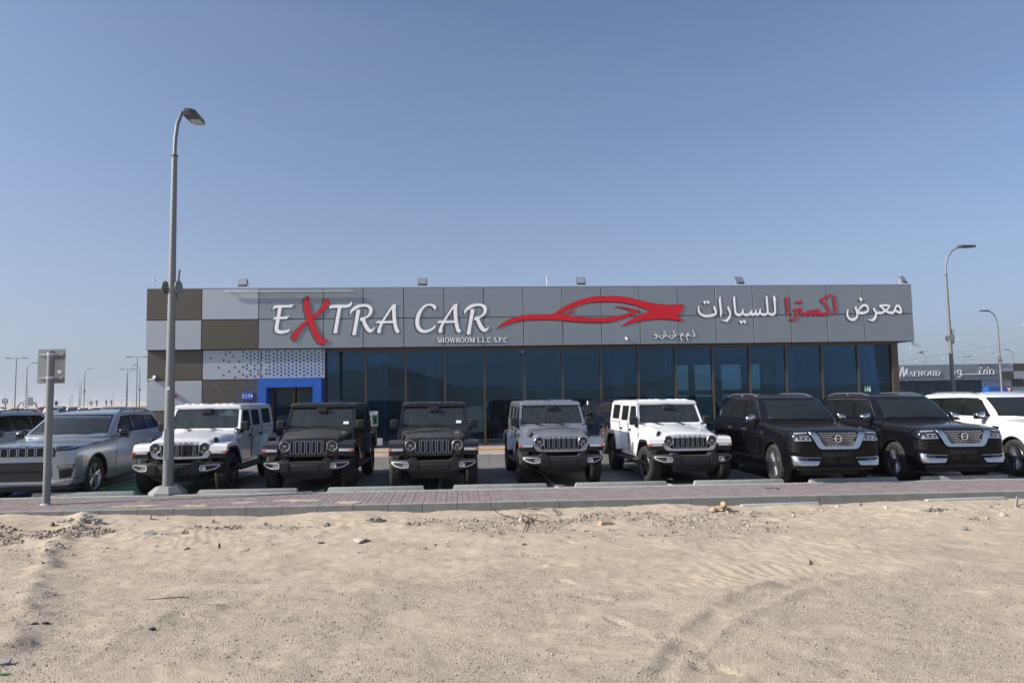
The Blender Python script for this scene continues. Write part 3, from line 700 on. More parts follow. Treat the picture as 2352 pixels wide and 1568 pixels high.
# blue entrance portal
PY = GY-.62; pa = lambda x, y: atY(x, y, PY)
pxl, pxr = pa(1030, 1600).x, pa(1285, 1600).x; pzt = pa(1150, 1511).z; ixl, ixr = pa(1064.7, 1600).x, pa(1250, 1600).x; izt = pa(1150, 1548).z
en = thing('entrance_portal', 'bright blue box frame around the dark glass entrance doors', 'entrance', ((pxl+pxr)/2, PY, PLAT))
def E_(mb, name, m, parent=None, smooth=None):
    mb.v = [(a-(pxl+pxr)/2, b-PY, c-PLAT) for a, b, c in mb.v]; return mb.build(name, m, parent or en, smooth=smooth)
for nm, poly in (('frame_top', [(pxl, pzt), (pxr, pzt), (ixr, izt), (ixl, izt)]), ('frame_side', [(pxl, PLAT), (pxl, pzt-.004), (ixl-.003, izt-.004), (ixl-.003, PLAT)]), ('frame_side', [(pxr, PLAT), (pxr, pzt-.004), (ixr+.003, izt-.004), (ixr+.003, PLAT)])):
    mb = MB(); mb.plate([poly], lambda u, v, d: (u, PY+d, v), .72); E_(mb, nm, M['blue'])
dxm = atY(1185, 1600, GY+.1).x; dy = GY+.08
for a, b in ((ixl-.02, dxm-.03), (dxm+.03, ixr+.02)):
    o = E_(MB().box(a, a+.11, dy, dy+.06, PLAT, izt).box(b-.11, b, dy, dy+.06, PLAT, izt).box(a+.11, b-.11, dy, dy+.06, izt-.14, izt).box(a+.11, b-.11, dy, dy+.06, PLAT, PLAT+.2), 'door', M['bronze'])
    E_(MB().box(a+.11, b-.11, dy+.02, dy+.03, PLAT+.2, izt-.14), 'door_glass', M['shop_glass'], o)
    hx = b-.05 if a < dxm-.5 else a+.05
    E_(MB().tube([(hx, dy-.05, 1.0), (hx, dy-.05, 1.75)], .014, 8), 'door_handle', M['chrome'], o, 60)
# blue diamonds pierced through the panels
dm = MB(); h = .047; dm.plate([[(0, -h*1.0), (h*.86, 0), (0, h*1.0), (-h*.86, 0)]], lambda u, v, d: (u, d-.004, v), .008); dproto = None
def diamond(x, z):
    global dproto
    if dproto is None: o = dm.build('diamond', M['dot_blue'], bd); dproto = o.data
    else: o = bpy.data.objects.new('diamond', dproto); COL.objects.link(o); o.parent = bd
    o.location = (x, .12, z)
def c4(x, y): return (600+x*.39545, 1080+y*.39545)
def D4(x, y): p = atY(*c4(x, y), FY+.12); diamond(p.x, p.z)
for i, x in enumerate([1174, 1208, 1251, 1288, 1326, 1365, 1402, 1441, 1479, 1518, 1556, 1594, 1632, 1670, 1708, 1746]):
    for j in range(7):
        y = (826 if i % 2 in (0,) else 845)+j*36.6-(x-1174)*.012
        if i == 1: y -= 19
        if i > 1: y = (844 if i % 2 == 0 else 824)+j*36.6-(x-1251)*.006
        if y < 1072 and not (i == 0 and 960 < y < 1000): D4(x, y)
for p in [(615, 889), (766, 853), (809, 831), (842, 871), (746, 911), (799, 928), (694, 987), (901, 927), (862, 983), (798, 1023), (744, 1063), (901, 1026), (860, 1085), (941, 830), (942, 870), (941, 979), (940, 1057), (980, 849), (980, 887), (980, 962), (980, 996), (978, 1075),
          (1018, 829), (1018, 867), (1018, 905), (1018, 944), (1017, 1018), (1017, 1055), (1057, 848), (1057, 886), (1057, 962), (1057, 998), (1056, 1074), (1094, 828), (1094, 865), (1094, 902), (1094, 942), (1093, 1016), (1093, 1053), (1131, 846), (1131, 884), (1129, 960), (1121, 996), (1128, 1071),
          (607, 1128), (799, 1155), (900, 1152), (974, 1125), (1055, 1129), (1016, 1170), (979, 1190), (1057, 1189), (647, 1219), (742, 1215), (862, 1213), (938, 1209), (979, 1227), (1058, 1225), (797, 1270), (896, 1276), (1058, 1300), (862, 1326), (938, 1321), (979, 1339), (1058, 1337), (610, 1346), (1016, 1358), (742, 1385), (900, 1392), (862, 1440), (979, 1410)]: D4(*p)
# ================================================================== VEHICLES (built once each, then copied)
def wheel(parent, x, y, rad, wid, rimr, sgn, spokes, rim_mat, style='split', name='wheel'):
    # sgn +1: outer face towards +x
    w = bpy.data.objects.new(name, None); COL.objects.link(w); w.parent = parent; w.location = (x, y, rad); w.empty_display_size = .1
    mb = MB(); h = wid/2; sh = rad-rimr
    prof = [(-h*.80, rimr), (-h*.98, rimr+sh*.35), (-h, rimr+sh*.6), (-h*.93, rad-.022), (-h*.80, rad-.006), (-h*.48, rad), (-h*.44, rad-.012), (-h*.36, rad-.012), (-h*.32, rad+.001),
            (-h*.06, rad+.001), (-h*.04, rad-.012), (h*.04, rad-.012), (h*.06, rad+.001), (h*.32, rad+.001), (h*.36, rad-.012), (h*.44, rad-.012), (h*.48, rad), (h*.80, rad-.006),
            (h*.93, rad-.022), (h, rimr+sh*.6), (h*.98, rimr+sh*.35), (h*.80, rimr)]
    def md(k, i): return -0.011 if (i in (3, 4, 17, 18) and (k//2) % 2) or (i in (8, 9, 12, 13) and (k % 4 == 3)) else 0
    mb.lathe(prof, 88, mod=md); mb.build('tyre', M['rubber'], w, smooth=40)
    mb = MB(); s = sgn; fz = s*h*.62
    mb.lathe([(s*h*.80, rimr+.004), (s*h*.86, rimr-.006), (s*h*.70, rimr-.022), (-s*h*.5, rimr-.035), (-s*h*.5, rimr-.02), (s*h*.5, rimr-.0)], 48); mb.build('rim_barrel', M['rim_dark' if style != 'twin' else rim_mat], w, smooth=35); mb = MB()
    hub = rimr*.20
    mb.lathe([(fz, .001), (fz+s*.012, hub*.5), (fz+s*.01, hub), (fz-s*.05, hub*1.15), (fz-s*.05, .001)], 24)
    for k in range(spokes):
        t = 2*math.pi*k/spokes+.2
        arms = [0] if style == 'thin' else ([-.13, .13] if style == 'split' else [-.16, .16])
        for a in arms:
            t0 = t+a*.35; t1 = t+a*(1.0 if style != 'thin' else 0)
            wd0 = {'split': .022, 'thin': .009, 'twin': .026}[style]; wd1 = {'split': .026, 'thin': .012, 'twin': .030}[style]
            c0 = Vector((0, math.cos(t0), math.sin(t0))); n0 = Vector((0, -math.sin(t0), math.cos(t0)))
            c1 = Vector((0, math.cos(t1), math.sin(t1))); n1 = Vector((0, -math.sin(t1), math.cos(t1)))
            r0 = hub*.85; r1 = rimr-.014; vs = []
            for (c, n_, rr_, wd, xo) in ((c0, n0, r0, wd0, fz+s*.006), (c1, n1, r1, wd1, fz+s*.022)):
                vs += [c*rr_+n_*wd+Vector((xo-s*.008, 0, 0)), c*rr_+n_*wd*.5+Vector((xo, 0, 0)), c*rr_-n_*wd*.5+Vector((xo, 0, 0)), c*rr_-n_*wd+Vector((xo-s*.008, 0, 0)), c*rr_+Vector((xo-s*.045, 0, 0))]
            mb.add(vs, [(0, 1, 6, 5), (1, 2, 7, 6), (2, 3, 8, 7), (3, 4, 9, 8), (4, 0, 5, 9)])
    mb.build('rim', M[rim_mat], w, smooth=35)
    mb = MB(); mb.lathe([(fz-s*.07, .02), (fz-s*.07, rimr-.04), (fz-s*.09, rimr-.04), (fz-s*.09, .02)], 32)
    mb.build('brake_disc', M['black'], w)
    return w
def seats(parent, ys, zs, x=.36, m='cloth', k=1.0):
    for (y, z0) in zip(ys, zs):
        for sx in (-x, x):
            mb = MB()
            mb.rbox(sx-.25*k, sx+.25*k, y-.50, y+.02, z0-.05, z0+.12, .05)
            mb.rbox(sx-.24*k, sx+.24*k, y-.03, y+.12, z0+.05, z0+.60, .06, taper=lambda v, y=y, z0=z0: (v.x, v.y+(v.z-z0)*.18, v.z))
            mb.rbox(sx-.13, sx+.13, y+.10, y+.20, z0+.64, z0+.84, .04)
            mb.cyl((sx-.05, y+.14, z0+.55), (sx-.05, y+.15, z0+.7), .008, n=6); mb.cyl((sx+.05, y+.14, z0+.55), (sx+.05, y+.15, z0+.7), .008, n=6)
            mb.build('seat', M[m], parent, smooth=45)
def steering(parent, x, y, z):
    mb = MB(); c = Vector((x, y, z)); a = Vector((1, 0, 0)); b = Vector((0, .35, .94)).normalized(); pts = []
    for k in range(24): t = 2*math.pi*k/24; pts.append(c+a*.185*math.cos(t)+b*.185*math.sin(t))
    mb.tube(pts, .015, 6, closed=True)
    mb.tube([c-a*.18, c, c+a*.18], .018, 6); mb.tube([c, c-b*.18], .018, 6); mb.cyl(c+Vector((0, -.02, 0)), c+Vector((0, -.2, -.08)), .03, n=8)
    mb.build('steering_wheel', M['cloth'], parent, smooth=50)

# ------------------------------------------------------------------ boxy four-door off-roader
def make_offroader():
    t = thing('offroad_suv', 'boxy off-roader', 'car')
    P = M['paint_white']
    # tub and doors -------------------------------------------------
    def bx(z): return .795-.02*abs(z-.9) if z < 1.27 else .795-(z-1.27)*.155
    mb = MB()
    for s in (-1, 1):
        prof = [(.55, .50), (2.46, .50), (2.60, .78), (2.72, .99), (3.28, .99), (3.42, .78), (3.50, .62), (3.56, .64), (3.57, 1.27), (.60, 1.27), (.55, 1.10)]
        mb.plate([prof], lambda u, v, d, s=s: (s*(bx(v)-d), u, v), .05)
    mb.box(-.74, .74, .60, 3.52, .48, .60); mb.box(-.76, .76, 3.50, 3.56, .62, 1.27); mb.box(-.745, .745, .56, .62, .5, 1.25)
    body = mb.build('body', P, t, smooth=30)
    mb = MB(); mb.box(-.735, .735, .64, 3.49, .60, .98); mb.rbox(-.72, .72, .82, 1.12, .92, 1.285, .05)
    for s in (-1, 1): mb.box(s*.745-.015, s*.745+.015, .62, 3.5, .9, 1.30)
    mb.build('interior', M['cloth'], t)
    seats(t, (1.92, 2.78), (.95, .95)); steering(t, .37, 1.30, 1.28)
    # door seams, hinges, handles
    for s in (-1, 1):
        g = [(.80, 1.27), (.80, .64), (.86, .58), (1.66, .58), (1.70, .64), (1.71, 1.27)]
        g2 = [(1.75, 1.27), (1.75, .60), (2.38, .60), (2.50, .80), (2.56, 1.0), (2.56, 1.27)]
        for lp in (g, g2):
            mb = MB(); mb.tube([(s*(bx(z)+.001), y, z) for y, z in lp], .0055, 5); o = mb.build('door_seam', M['gap'], t)
        for y0, zz in ((.80, 1.12), (.80, .74), (1.75, 1.12), (1.75, .74)):
            mb = MB(); mb.rbox(s*.80-.014, s*.80+.014, y0-.05, y0+.035, zz-.035, zz+.035, .008); mb.cyl((s*.815, y0-.01, zz-.05), (s*.815, y0-.01, zz+.05), .012, n=8)
            mb.build('door_hinge', P, t, smooth=40)
        for y0 in (1.56, 2.40):
            mb = MB(); mb.rbox(s*.815-.02, s*.815+.02, y0-.09, y0+.07, 1.10, 1.145, .012); mb.build('door_handle', M['plastic'], t, smooth=20)
        mb = MB(); mb.rbox(min(s*.70, s*.93), max(s*.70, s*.93), .62, 2.42, .40, .47, .03); mb.build('side_step', M['plastic'], t, smooth=20)
        mb = MB(); mb.box(min(s*.66, s*.75), max(s*.66, s*.75), .3, 2.6, .42, .56); mb.build('frame_rail', M['black'], t)
    # engine bay and hood -------------------------------------------
    mb = MB()
    mb.add([(-.585, -.43, .74), (.585, -.43, .74), (.585, -.43, 1.03), (-.585, -.43, 1.03), (-.735, .62, .60), (.735, .62, .60), (.735, .62, 1.20), (-.735, .62, 1.20)],
           [(0, 1, 2, 3), (5, 4, 7, 6), (1, 5, 6, 2), (4, 0, 3, 7), (3, 2, 6, 7), (0, 4, 5, 1)])
    mb.build('inner_wing', P, t, smooth=30)
    N = 12; ys = [-.475, -.465, -.44, -.38, -.2, .1, .4, .66, .69]; vs = []; n = 0
    for j, y in enumerate(ys):
        k = (y+.475)/1.165; w = .60+.135*k; zc = 1.128+.118*min(1, k*1.15)
        if j == 0: zc -= .026
        if j == 1: zc -= .012
        if j == 2: zc -= .006
        zs = 1.02+.15*k
        prof = [(-w, zs), (-w-.004, zs+.03), (-w+.01, zc-.055), (-w+.05, zc-.028), (-w+.14, zc-.016), (-.36-.05*k, zc-.012), (-.30-.04*k, zc+.012*k), (0, zc+.016*k)]
        full = prof+[(-a, b) for a, b in prof[:-1]][::-1]; n = len(full)
        vs += [(a, y, b) for a, b in full]
    fs = [(j*n+i, j*n+i+1, (j+1)*n+i+1, (j+1)*n+i) for j in range(len(ys)-1) for i in range(n-1)]
    fs += [tuple(range(n)), tuple((len(ys)-1)*n+i for i in range(n))[::-1]]
    mb = MB(); mb.add(vs, fs); mb.build('hood', P, t, smooth=32)
    mb = MB(); mb.rbox(-.72, .72, .66, .82, 1.20, 1.262, .012); mb.build('cowl', P, t, smooth=20)
    mb = MB(); mb.box(-.40, .45, .70, .76, 1.262, 1.268); mb.build('cowl_vent', M['black'], t)
    for s in (-1, 1):
        mb = MB(); mb.rbox(s*.645-.03, s*.645+.03, -.33, -.20, 1.02, 1.16, .02, taper=lambda v, s=s: (v.x+s*(1.1-v.z)*.25, v.y, v.z)); mb.build('hood_latch', M['plastic'], t, smooth=20)
        mb = MB(); mb.rbox(s*.25-.03, s*.25+.03, .60, .66, 1.25, 1.275, .01); mb.build('washer_nozzle', M['plastic'], t)
    # windscreen frame -----------------------------------------------
    def wf(u, v, d): return (u, .80+(v-1.25)*.60+d, v)
    outer = [(-.80, 1.25), (.80, 1.25), (.725, 1.79), (.70, 1.80), (-.70, 1.80), (-.725, 1.79)]
    hole = [(-.735, 1.335), (-.70, 1.305), (.70, 1.305), (.735, 1.335), (.690, 1.69), (.655, 1.722), (-.655, 1.722), (-.690, 1.69)]
    mb = MB(); mb.plate([outer, hole], wf, .06); fr = mb.build('windscreen_frame', P, t, smooth=30)
    mb = MB(); mb.plate([hole], lambda u, v, d: wf(u, v, d+.012), .006); gl = mb.build('windscreen', M['windscreen'], t)
    sm = lambda lp, k: [(a*k, 1.513+(b-1.513)*k) for a, b in lp]
    mb = MB(); mb.plate([hole, sm(hole, .965)], lambda u, v, d: wf(u, v, d+.009), .002); mb.build('windscreen_band', M['gloss_black'], t)
    mb = MB(); mb.rbox(-.11, .11, .98, 1.10, 1.62, 1.73, .02, M4=Matrix.Translation((0, 0, 0))); mb.build('mirror_mount', M['cloth'], t)
    for x0 in (-.42, .13):
        mb = MB(); b = .80-.012
        mb.tube([(x0+.18, b-.01, 1.268), (x0+.02, b+.03, 1.315), (x0-.10, b+.045, 1.335)], [.012, .010, .008], 6)
        mb.tube([(x0-.32, b+.045, 1.330), (x0+.10, b+.05, 1.328)], .008, 5); mb.build('wiper', M['plastic'], t, smooth=50)
    # roof -------------------------------------------------------------
    vs = []; ys = [1.06, 1.075, 1.12, 1.3, 2.0, 3.0, 3.45, 3.55, 3.575]
    ed = [.035, .012, 0, 0, 0, 0, 0, .015, .05]
    for y, e in zip(ys, ed):
        zt = 1.838+.012*math.sin((y-1.06)/2.5*math.pi)-e; w = .735-(.02 if y > 3.5 else 0)
        full = [(-w+.01, 1.745), (-w, 1.77), (-w+.012, zt-.035), (-w+.05, zt-.012), (-w+.2, zt-.003), (0, zt)]
        full += [(-a, b) for a, b in full[:-1]][::-1]; n = len(full); vs += [(a, y, b) for a, b in full]
    fs = [(j*n+i, j*n+i+1, (j+1)*n+i+1, (j+1)*n+i) for j in range(len(ys)-1) for i in range(n-1)]
    fs += [tuple(range(n)), tuple((len(ys)-1)*n+i for i in range(n))[::-1]] + [(j*n, (j+1)*n, (j+1)*n+n-1, j*n+n-1) for j in range(len(ys)-1)]
    mb = MB(); mb.add(vs, fs); roof = mb.build('roof', P, t, smooth=35)
    for x0 in (-.50, -.34, -.17, .17, .34, .50):
        mb = MB(); mb.rbox(x0-.045, x0+.045, 1.13, 1.95, 1.825, 1.856, .012); mb.build('roof_rib', P, roof, smooth=20)
    mb = MB(); mb.tube([(0, 1.08, 1.838), (0, 1.2, 1.849), (0, 1.98, 1.853)], .006, 5); mb.tube([(-.7, 2.0, 1.836), (0, 2.0, 1.853), (.7, 2.0, 1.836)], .006, 5); mb.build('roof_seam', M['gap'], roof)
    # upper side walls ------------------------------------------------------
    for s in (-1, 1):
        out = [(.83, 1.262), (1.13, 1.775), (3.54, 1.775), (3.575, 1.262)]
        h1 = [(.98, 1.35), (1.00, 1.325), (1.64, 1.32), (1.665, 1.345), (1.655, 1.68), (1.635, 1.70), (1.22, 1.70), (1.19, 1.685)]
        h2 = rrect(1.80, 2.44, 1.33, 1.70, .035); h3 = rrect(2.66, 3.38, 1.345, 1.715, .045)
        fn = lambda u, v, d, s=s: (s*(bx(v)-d), u, v)
        mb = MB(); mb.plate([out, h1, h2, h3], fn, .045); mb.build('side_panel', P, t, smooth=30)
        for h in (h1, h2, h3):
            mb = MB(); mb.plate([h], lambda u, v, d, s=s: (s*(bx(v)-d-.018), u, v), .005); g = mb.build('side_window', M['side_glass'], t)
            c = (sum(a for a, b in h)/len(h), sum(b for a, b in h)/len(h))
            inn = [(c[0]+(a-c[0])*.94, c[1]+(b-c[1])*.92) for a, b in h]
            mb = MB(); mb.plate([h, inn], lambda u, v, d, s=s: (s*(bx(v)-d-.006), u, v), .014); mb.build('window_seal', M['black'], g)
        for sm_ in ([(1.72, 1.27), (1.70, 1.775)], [(2.56, 1.27), (2.56, 1.775)], [(2.56, 1.275), (3.57, 1.275)], [(1.13, 1.762), (3.54, 1.762)]):
            mb = MB(); mb.tube([(s*(bx(z)+.001), y, z) for y, z in sm_], .005, 5); mb.build('door_seam', M['gap'], t)
        # mirror
        mb = MB(); mb.rbox(min(s*.80, s*.985), max(s*.80, s*.985), .78, .91, 1.255, 1.455, .03); m_ = mb.build('side_mirror', M['plastic'], t, smooth=20)
        mb = MB(); mb.rbox(min(s*.76, s*.86), max(s*.76, s*.86), .84, .90, 1.20, 1.26, .015); mb.build('mirror_arm', M['plastic'], m_, smooth=20)
        mb = MB(); mb.add([(s*.83, .913, 1.275), (s*.965, .913, 1.275), (s*.965, .913, 1.435), (s*.83, .913, 1.435)], [(0, 1, 2, 3)]); mb.build('mirror_glass', M['chrome'], m_)
    # rear wall
    o = [(-.76, .60), (.76, .60), (.795, 1.27), (.72, 1.775), (-.72, 1.775), (-.795, 1.27)]
    h = rrect(-.60, .60, 1.33, 1.70, .04)
    mb = MB(); mb.plate([o, h], lambda u, v, d: (u, 3.58-d, v), .05); mb.build('tailgate', P, t)
    mb = MB(); mb.plate([h], lambda u, v, d: (u, 3.56-d, v), .005); mb.build('rear_window', M['side_glass'], t)
    for s in (-1, 1):
        mb = MB(); mb.rbox(min(s*.68, s*.80), max(s*.68, s*.80), 3.54, 3.63, .90, 1.12, .02); mb.build('tail_light', M['tail_red'], t, smooth=20)
    mb = MB(); mb.lathe([(3.62, .14), (3.62, .37), (3.66, .405), (3.82, .405), (3.85, .37), (3.85, .14)], 40, axis='y', c=(0, 0, 1.02)); mb.build('spare_tyre', M['rubber'], t, smooth=40)
    mb = MB(); mb.rbox(-.80, .80, 3.56, 3.74, .48, .64, .03); mb.build('rear_bumper', M['plastic'], t, smooth=20)
    # grille -------------------------------------------------------------
    half = [(.0, 1.118), (.40, 1.118), (.53, 1.108), (.59, 1.075), (.625, 1.00), (.628, .93), (.605, .86), (.57, .79), (.53, .752), (.46, .738), (0, .735)]
    lp = half+[(-a, b) for a, b in half[1:-1]][::-1]
    gy = lambda v: -.475+.06*max(0, v-.9)
    mb = MB(); mb.plate([lp], lambda u, v, d: (u, gy(v)+.025*(abs(u)/.63)**2+d, v), .05, grid=.08); gr = mb.build('grille', P, t, smooth=30)
    ins = [(-.535, .99), (-.52, 1.035), (-.47, 1.075), (.47, 1.075), (.52, 1.035), (.535, .99), (.525, .90), (.44, .800), (.40, .785), (-.40, .785), (-.44, .80), (-.525, .90)]
    mb = MB(); mb.plate([ins], lambda u, v, d: (u, gy(v)-.003+.025*(abs(u)/.63)**2+d, v), .004, grid=.08); mb.build('grille_insert', M['black'], gr, smooth=30)
    for k in range(-3, 4):
        x = k*.1125; a = x-.040; b = x+.040
        q = rrect(a, b, .798, 1.068, .018, 3); qi = rrect(a+.007, b-.007, .805, 1.061, .012, 3)
        yy = lambda u, v: gy(v)+.025*(abs(u)/.63)**2
        mb = MB(); mb.plate([q, qi], lambda u, v, d: (u, yy(u, v)-.014+d-.05*(1.083-v), v), .02); sl = mb.build('grille_slot', M['chrome'], gr, smooth=30)
        mb = MB(); mb.plate([qi], lambda u, v, d: (u, yy(u, v)-.005+d, v), .003)
        for zz in [.83+.036*i for i in range(7)]: mb.rbox(a+.014, b-.014, yy(x, .9)-.013, yy(x, .9)-.004, zz, zz+.013, .004)
        mb.build('slot_mesh', M['black'], sl)
    for s in (-1, 1):
        c = (s*.488, .955); y0 = -.478
        mb = MB(); mb.lathe([(y0+.03, .112), (y0-.022, .112), (y0-.028, .107), (y0-.024, .096), (y0+.0, .093), (y0+.03, .093)], 40, axis='y', c=(c[0], 0, c[1])); hl = mb.build('headlight', M['satin'], gr, smooth=35)
        mb = MB(); mb.lathe([(y0-.002, .095), (y0-.014, .07), (y0-.018, .03), (y0-.019, .001), (y0, .001)], 32, axis='y', c=(c[0], 0, c[1])); mb.build('headlight_lens', M['lens_dark'], hl, smooth=60)
        mb = MB(); mb.cyl((c[0]-.035, y0-.014, c[1]-.055), (c[0]-.035, y0-.019, c[1]-.055), .014, n=12); mb.cyl((c[0]+.035, y0-.014, c[1]-.055), (c[0]+.035, y0-.019, c[1]-.055), .014, n=12)
        mb.rbox(c[0]-.03, c[0]+.03, y0-.024, y0-.016, c[1]-.012, c[1]+.016, .006); mb.build('headlight_reflector', M['chrome'], hl)
        # fender: outer body-coloured flare, dark inner lip
        outl = [(-.52, .90), (-.50, 1.00), (-.44, 1.045), (-.20, 1.065), (.16, 1.055), (.32, 1.02), (.42, .94), (.54, .72), (.60, .60), (.56, .58), (.46, .72), (.36, .88), (.26, .955), (.12, .985), (-.20, .99), (-.38, .97), (-.42, .90)]
        def ff(u, v, d, s=s):
            x = .60+d; zz = v-.018*max(0, (d-.24)/.1)
            return (s*x, u+.02*(d/.33)**2*(1 if u < -.3 else 0), zz)
        mb = MB(); mb.plate([outl], lambda u, v, d: ff(u, v, d*.8), .415); fe = mb.build('front_fender', P, t, smooth=30)
        lip = [(-.515, .76), (-.52, .90), (-.42, .90), (-.38, .965), (-.20, .985), (.12, .98), (.26, .95), (.36, .875), (.46, .715), (.56, .575), (.52, .56), (.42, .69), (.32, .84), (.22, .90), (.10, .93), (-.20, .935), (-.32, .90), (-.38, .76)]
        mb = MB(); mb.plate([lip], lambda u, v, d: ff(u, v, .015+d), .315); mb.build('fender_liner', M['plastic'], fe, smooth=30)
        mb = MB(); mb.rbox(min(s*.63, s*.925), max(s*.63, s*.925), -.528, -.46, .835, .905, .012); mb.build('daytime_lamp', M['satin'], fe, smooth=20)
        mb = MB(); mb.rbox(min(s*.64, s*.85), max(s*.64, s*.85), -.533, -.50, .862, .878, .004); mb.build('light_bar', M['paper'], fe)
        mb = MB(); mb.rbox(min(s*.865, s*.934), max(s*.865, s*.934), -.532, -.43, .842, .90, .012); mb.build('turn_signal', M['amber'], fe, smooth=20)
        # rear flare
        cy = 3.0
        o2 = [(cy-.62, .60), (cy-.55, .64), (cy-.46, .84), (cy-.32, .98), (cy+.32, .98), (cy+.46, .84), (cy+.54, .66), (cy+.58, .66), (cy+.58, .78), (cy+.50, .98), (cy+.36, 1.07), (cy-.36, 1.07), (cy-.50, .97), (cy-.60, .78), (cy-.66, .60)]
        mb = MB(); mb.plate([o2], lambda u, v, d, s=s: (s*(.77+d), u, v-.012*max(0, (d-.1)/.06)), .16); mb.build('rear_fender', P, t, smooth=30)
        mb = MB(); mb.plate([[(a+(cy-a)*.06, b-.045 if b > .7 else b) for a, b in o2]], lambda u, v, d, s=s: (s*(.76+d), u, v), .15); mb.build('fender_liner', M['plastic'], t, smooth=30)
    mb = MB()
    for y in (0, 3.008):
        for s in (-1, 1): mb.box(min(s*.62, s*.50), max(s*.62, s*.50), y-.45, y+.45, .55, .98)
    mb.box(-.5, .5, -.3, 3.4, .42, .60); mb.cyl((-.65, 0, .38), (.65, 0, .38), .05, n=10); mb.cyl((-.65, 3.008, .38), (.65, 3.008, .38), .06, n=10)
    for s in (-1, 1): mb.cyl((s*.5, .12, .30), (s*.45, .1, .8), .04, n=8); mb.tube([(s*.45, -.1, .3), (s*.46, .9, .42)], .03, 6)
    mb.cyl((-.1, -.14, .38), (-.1, .14, .38), .15, n=14); mb.build('chassis', M['black'], t)
    # bumper -------------------------------------------------------------
    def bt(v):   # ends sweep back and taper up
        k = max(0, (abs(v.x)-.45)/.45); return (v.x, v.y+.20*k**1.6, v.z+(.045*k if v.z < .58 else 0))
    mb = MB(); mb.rbox(-.90, .90, -.80, -.56, .475, .665, .035, 2)
    sub = MB()
    bm = bmesh.new(); bmesh.ops.create_grid(bm, x_segments=1, y_segments=1, size=1); bm.free()
    half = [(-.90, .60), (-.885, .655), (-.60, .668), (-.52, .668), (-.48, .705), (-.36, .705), (-.32, .655), (0, .652)]
    top = half+[(-a, b) for a, b in half[:-1]][::-1]
    bot = [(.90, .545), (.86, .505), (.70, .470), (.30, .440), (-.30, .440), (-.70, .470), (-.86, .505), (-.90, .545)]
    mb = MB(); mb.plate([top+bot], lambda u, v, d: bt(Vector((u, -.80+d+.03*max(0, (v-.6)/.1), v))), .22, grid=.09); bu = mb.build('front_bumper', M['plastic'], t, smooth=28)
    mb = MB(); mb.rbox(-.30, .30, -.815, -.78, .47, .60, .02); mb.build('bumper_centre', M['plastic'], bu, smooth=20)
    for s in (-1, 1):
        q = [(.505, .545), (.525, .515), (.66, .497), (.78, .515), (.855, .555), (.862, .625), (.845, .640), (.545, .640), (.515, .618)]
        qi = [(.532, .550), (.548, .531), (.66, .514), (.765, .531), (.832, .563), (.840, .624), (.555, .626), (.535, .607)]
        q = [(s*a, b) for a, b in q]; qi = [(s*a, b) for a, b in qi]
        mb = MB(); mb.plate([q, qi], lambda u, v, d: bt(Vector((u, -.822+d-.12*(.64-v), v))), .04, grid=.05); bz = mb.build('fog_lamp_bezel', M['satin'], bu, smooth=30)
        mb = MB(); mb.plate([qi], lambda u, v, d: bt(Vector((u, -.806+d, v))), .01, grid=.05); mb.build('bezel_insert', M['black'], bz)
        mb = MB(); mb.lathe([(-.80, .046), (-.822, .044), (-.822, .034), (-.812, .028), (-.808, .001), (-.79, .001)], 24, axis='y', c=(s*.592, .012, .572)); mb.build('fog_lamp', M['lamp_glass'], bz, smooth=40)
        q = [(.33, .50), (.35, .475), (.47, .475), (.49, .50), (.49, .60), (.46, .635), (.36, .635), (.33, .61)]
        mb = MB(); mb.plate([[(s*a, b) for a, b in q]], lambda u, v, d: (u, -.83+d, v), .05); mb.build('bumper_pad', M['plastic'], bu, smooth=30)
        mb = MB(); mb.tube([(s*.42-.02, -.76, .70), (s*.42-.02, -.79, .745), (s*.42+.02, -.79, .745), (s*.42+.02, -.76, .70)], .011, 6); mb.build('tow_hook', M['black'], bu, smooth=50)
    q = [(-.52, .45), (-.43, .30), (.43, .30), (.52, .45)]
    mb = MB(); mb.plate([q], lambda u, v, d: (u, -.76+(.45-v)*.9+d, v), .04); sk = mb.build('skid_plate', M['plastic'], t)
    for k in range(-3, 4):
        mb = MB(); mb.rbox(k*.105-.03, k*.105+.03, -.66, -.60, .295, .335, .008); mb.build('skid_rib', M['plastic'], sk, smooth=20)
    for (x, s) in ((-.79, -1), (.79, 1)):
        wheel(t, x, 0, .408, .262, .245, s, 5, 'rim_dark', 'split'); wheel(t, x, 3.008, .408, .262, .245, s, 5, 'rim_dark', 'split')
    mb = MB(); mb.add([(.50, .85, 1.36), (.62, .85, 1.36), (.62, .885, 1.42), (.50, .885, 1.42)], [(0, 1, 2, 3)]); mb.build('windscreen_sticker', M['paper'], t)
    return t
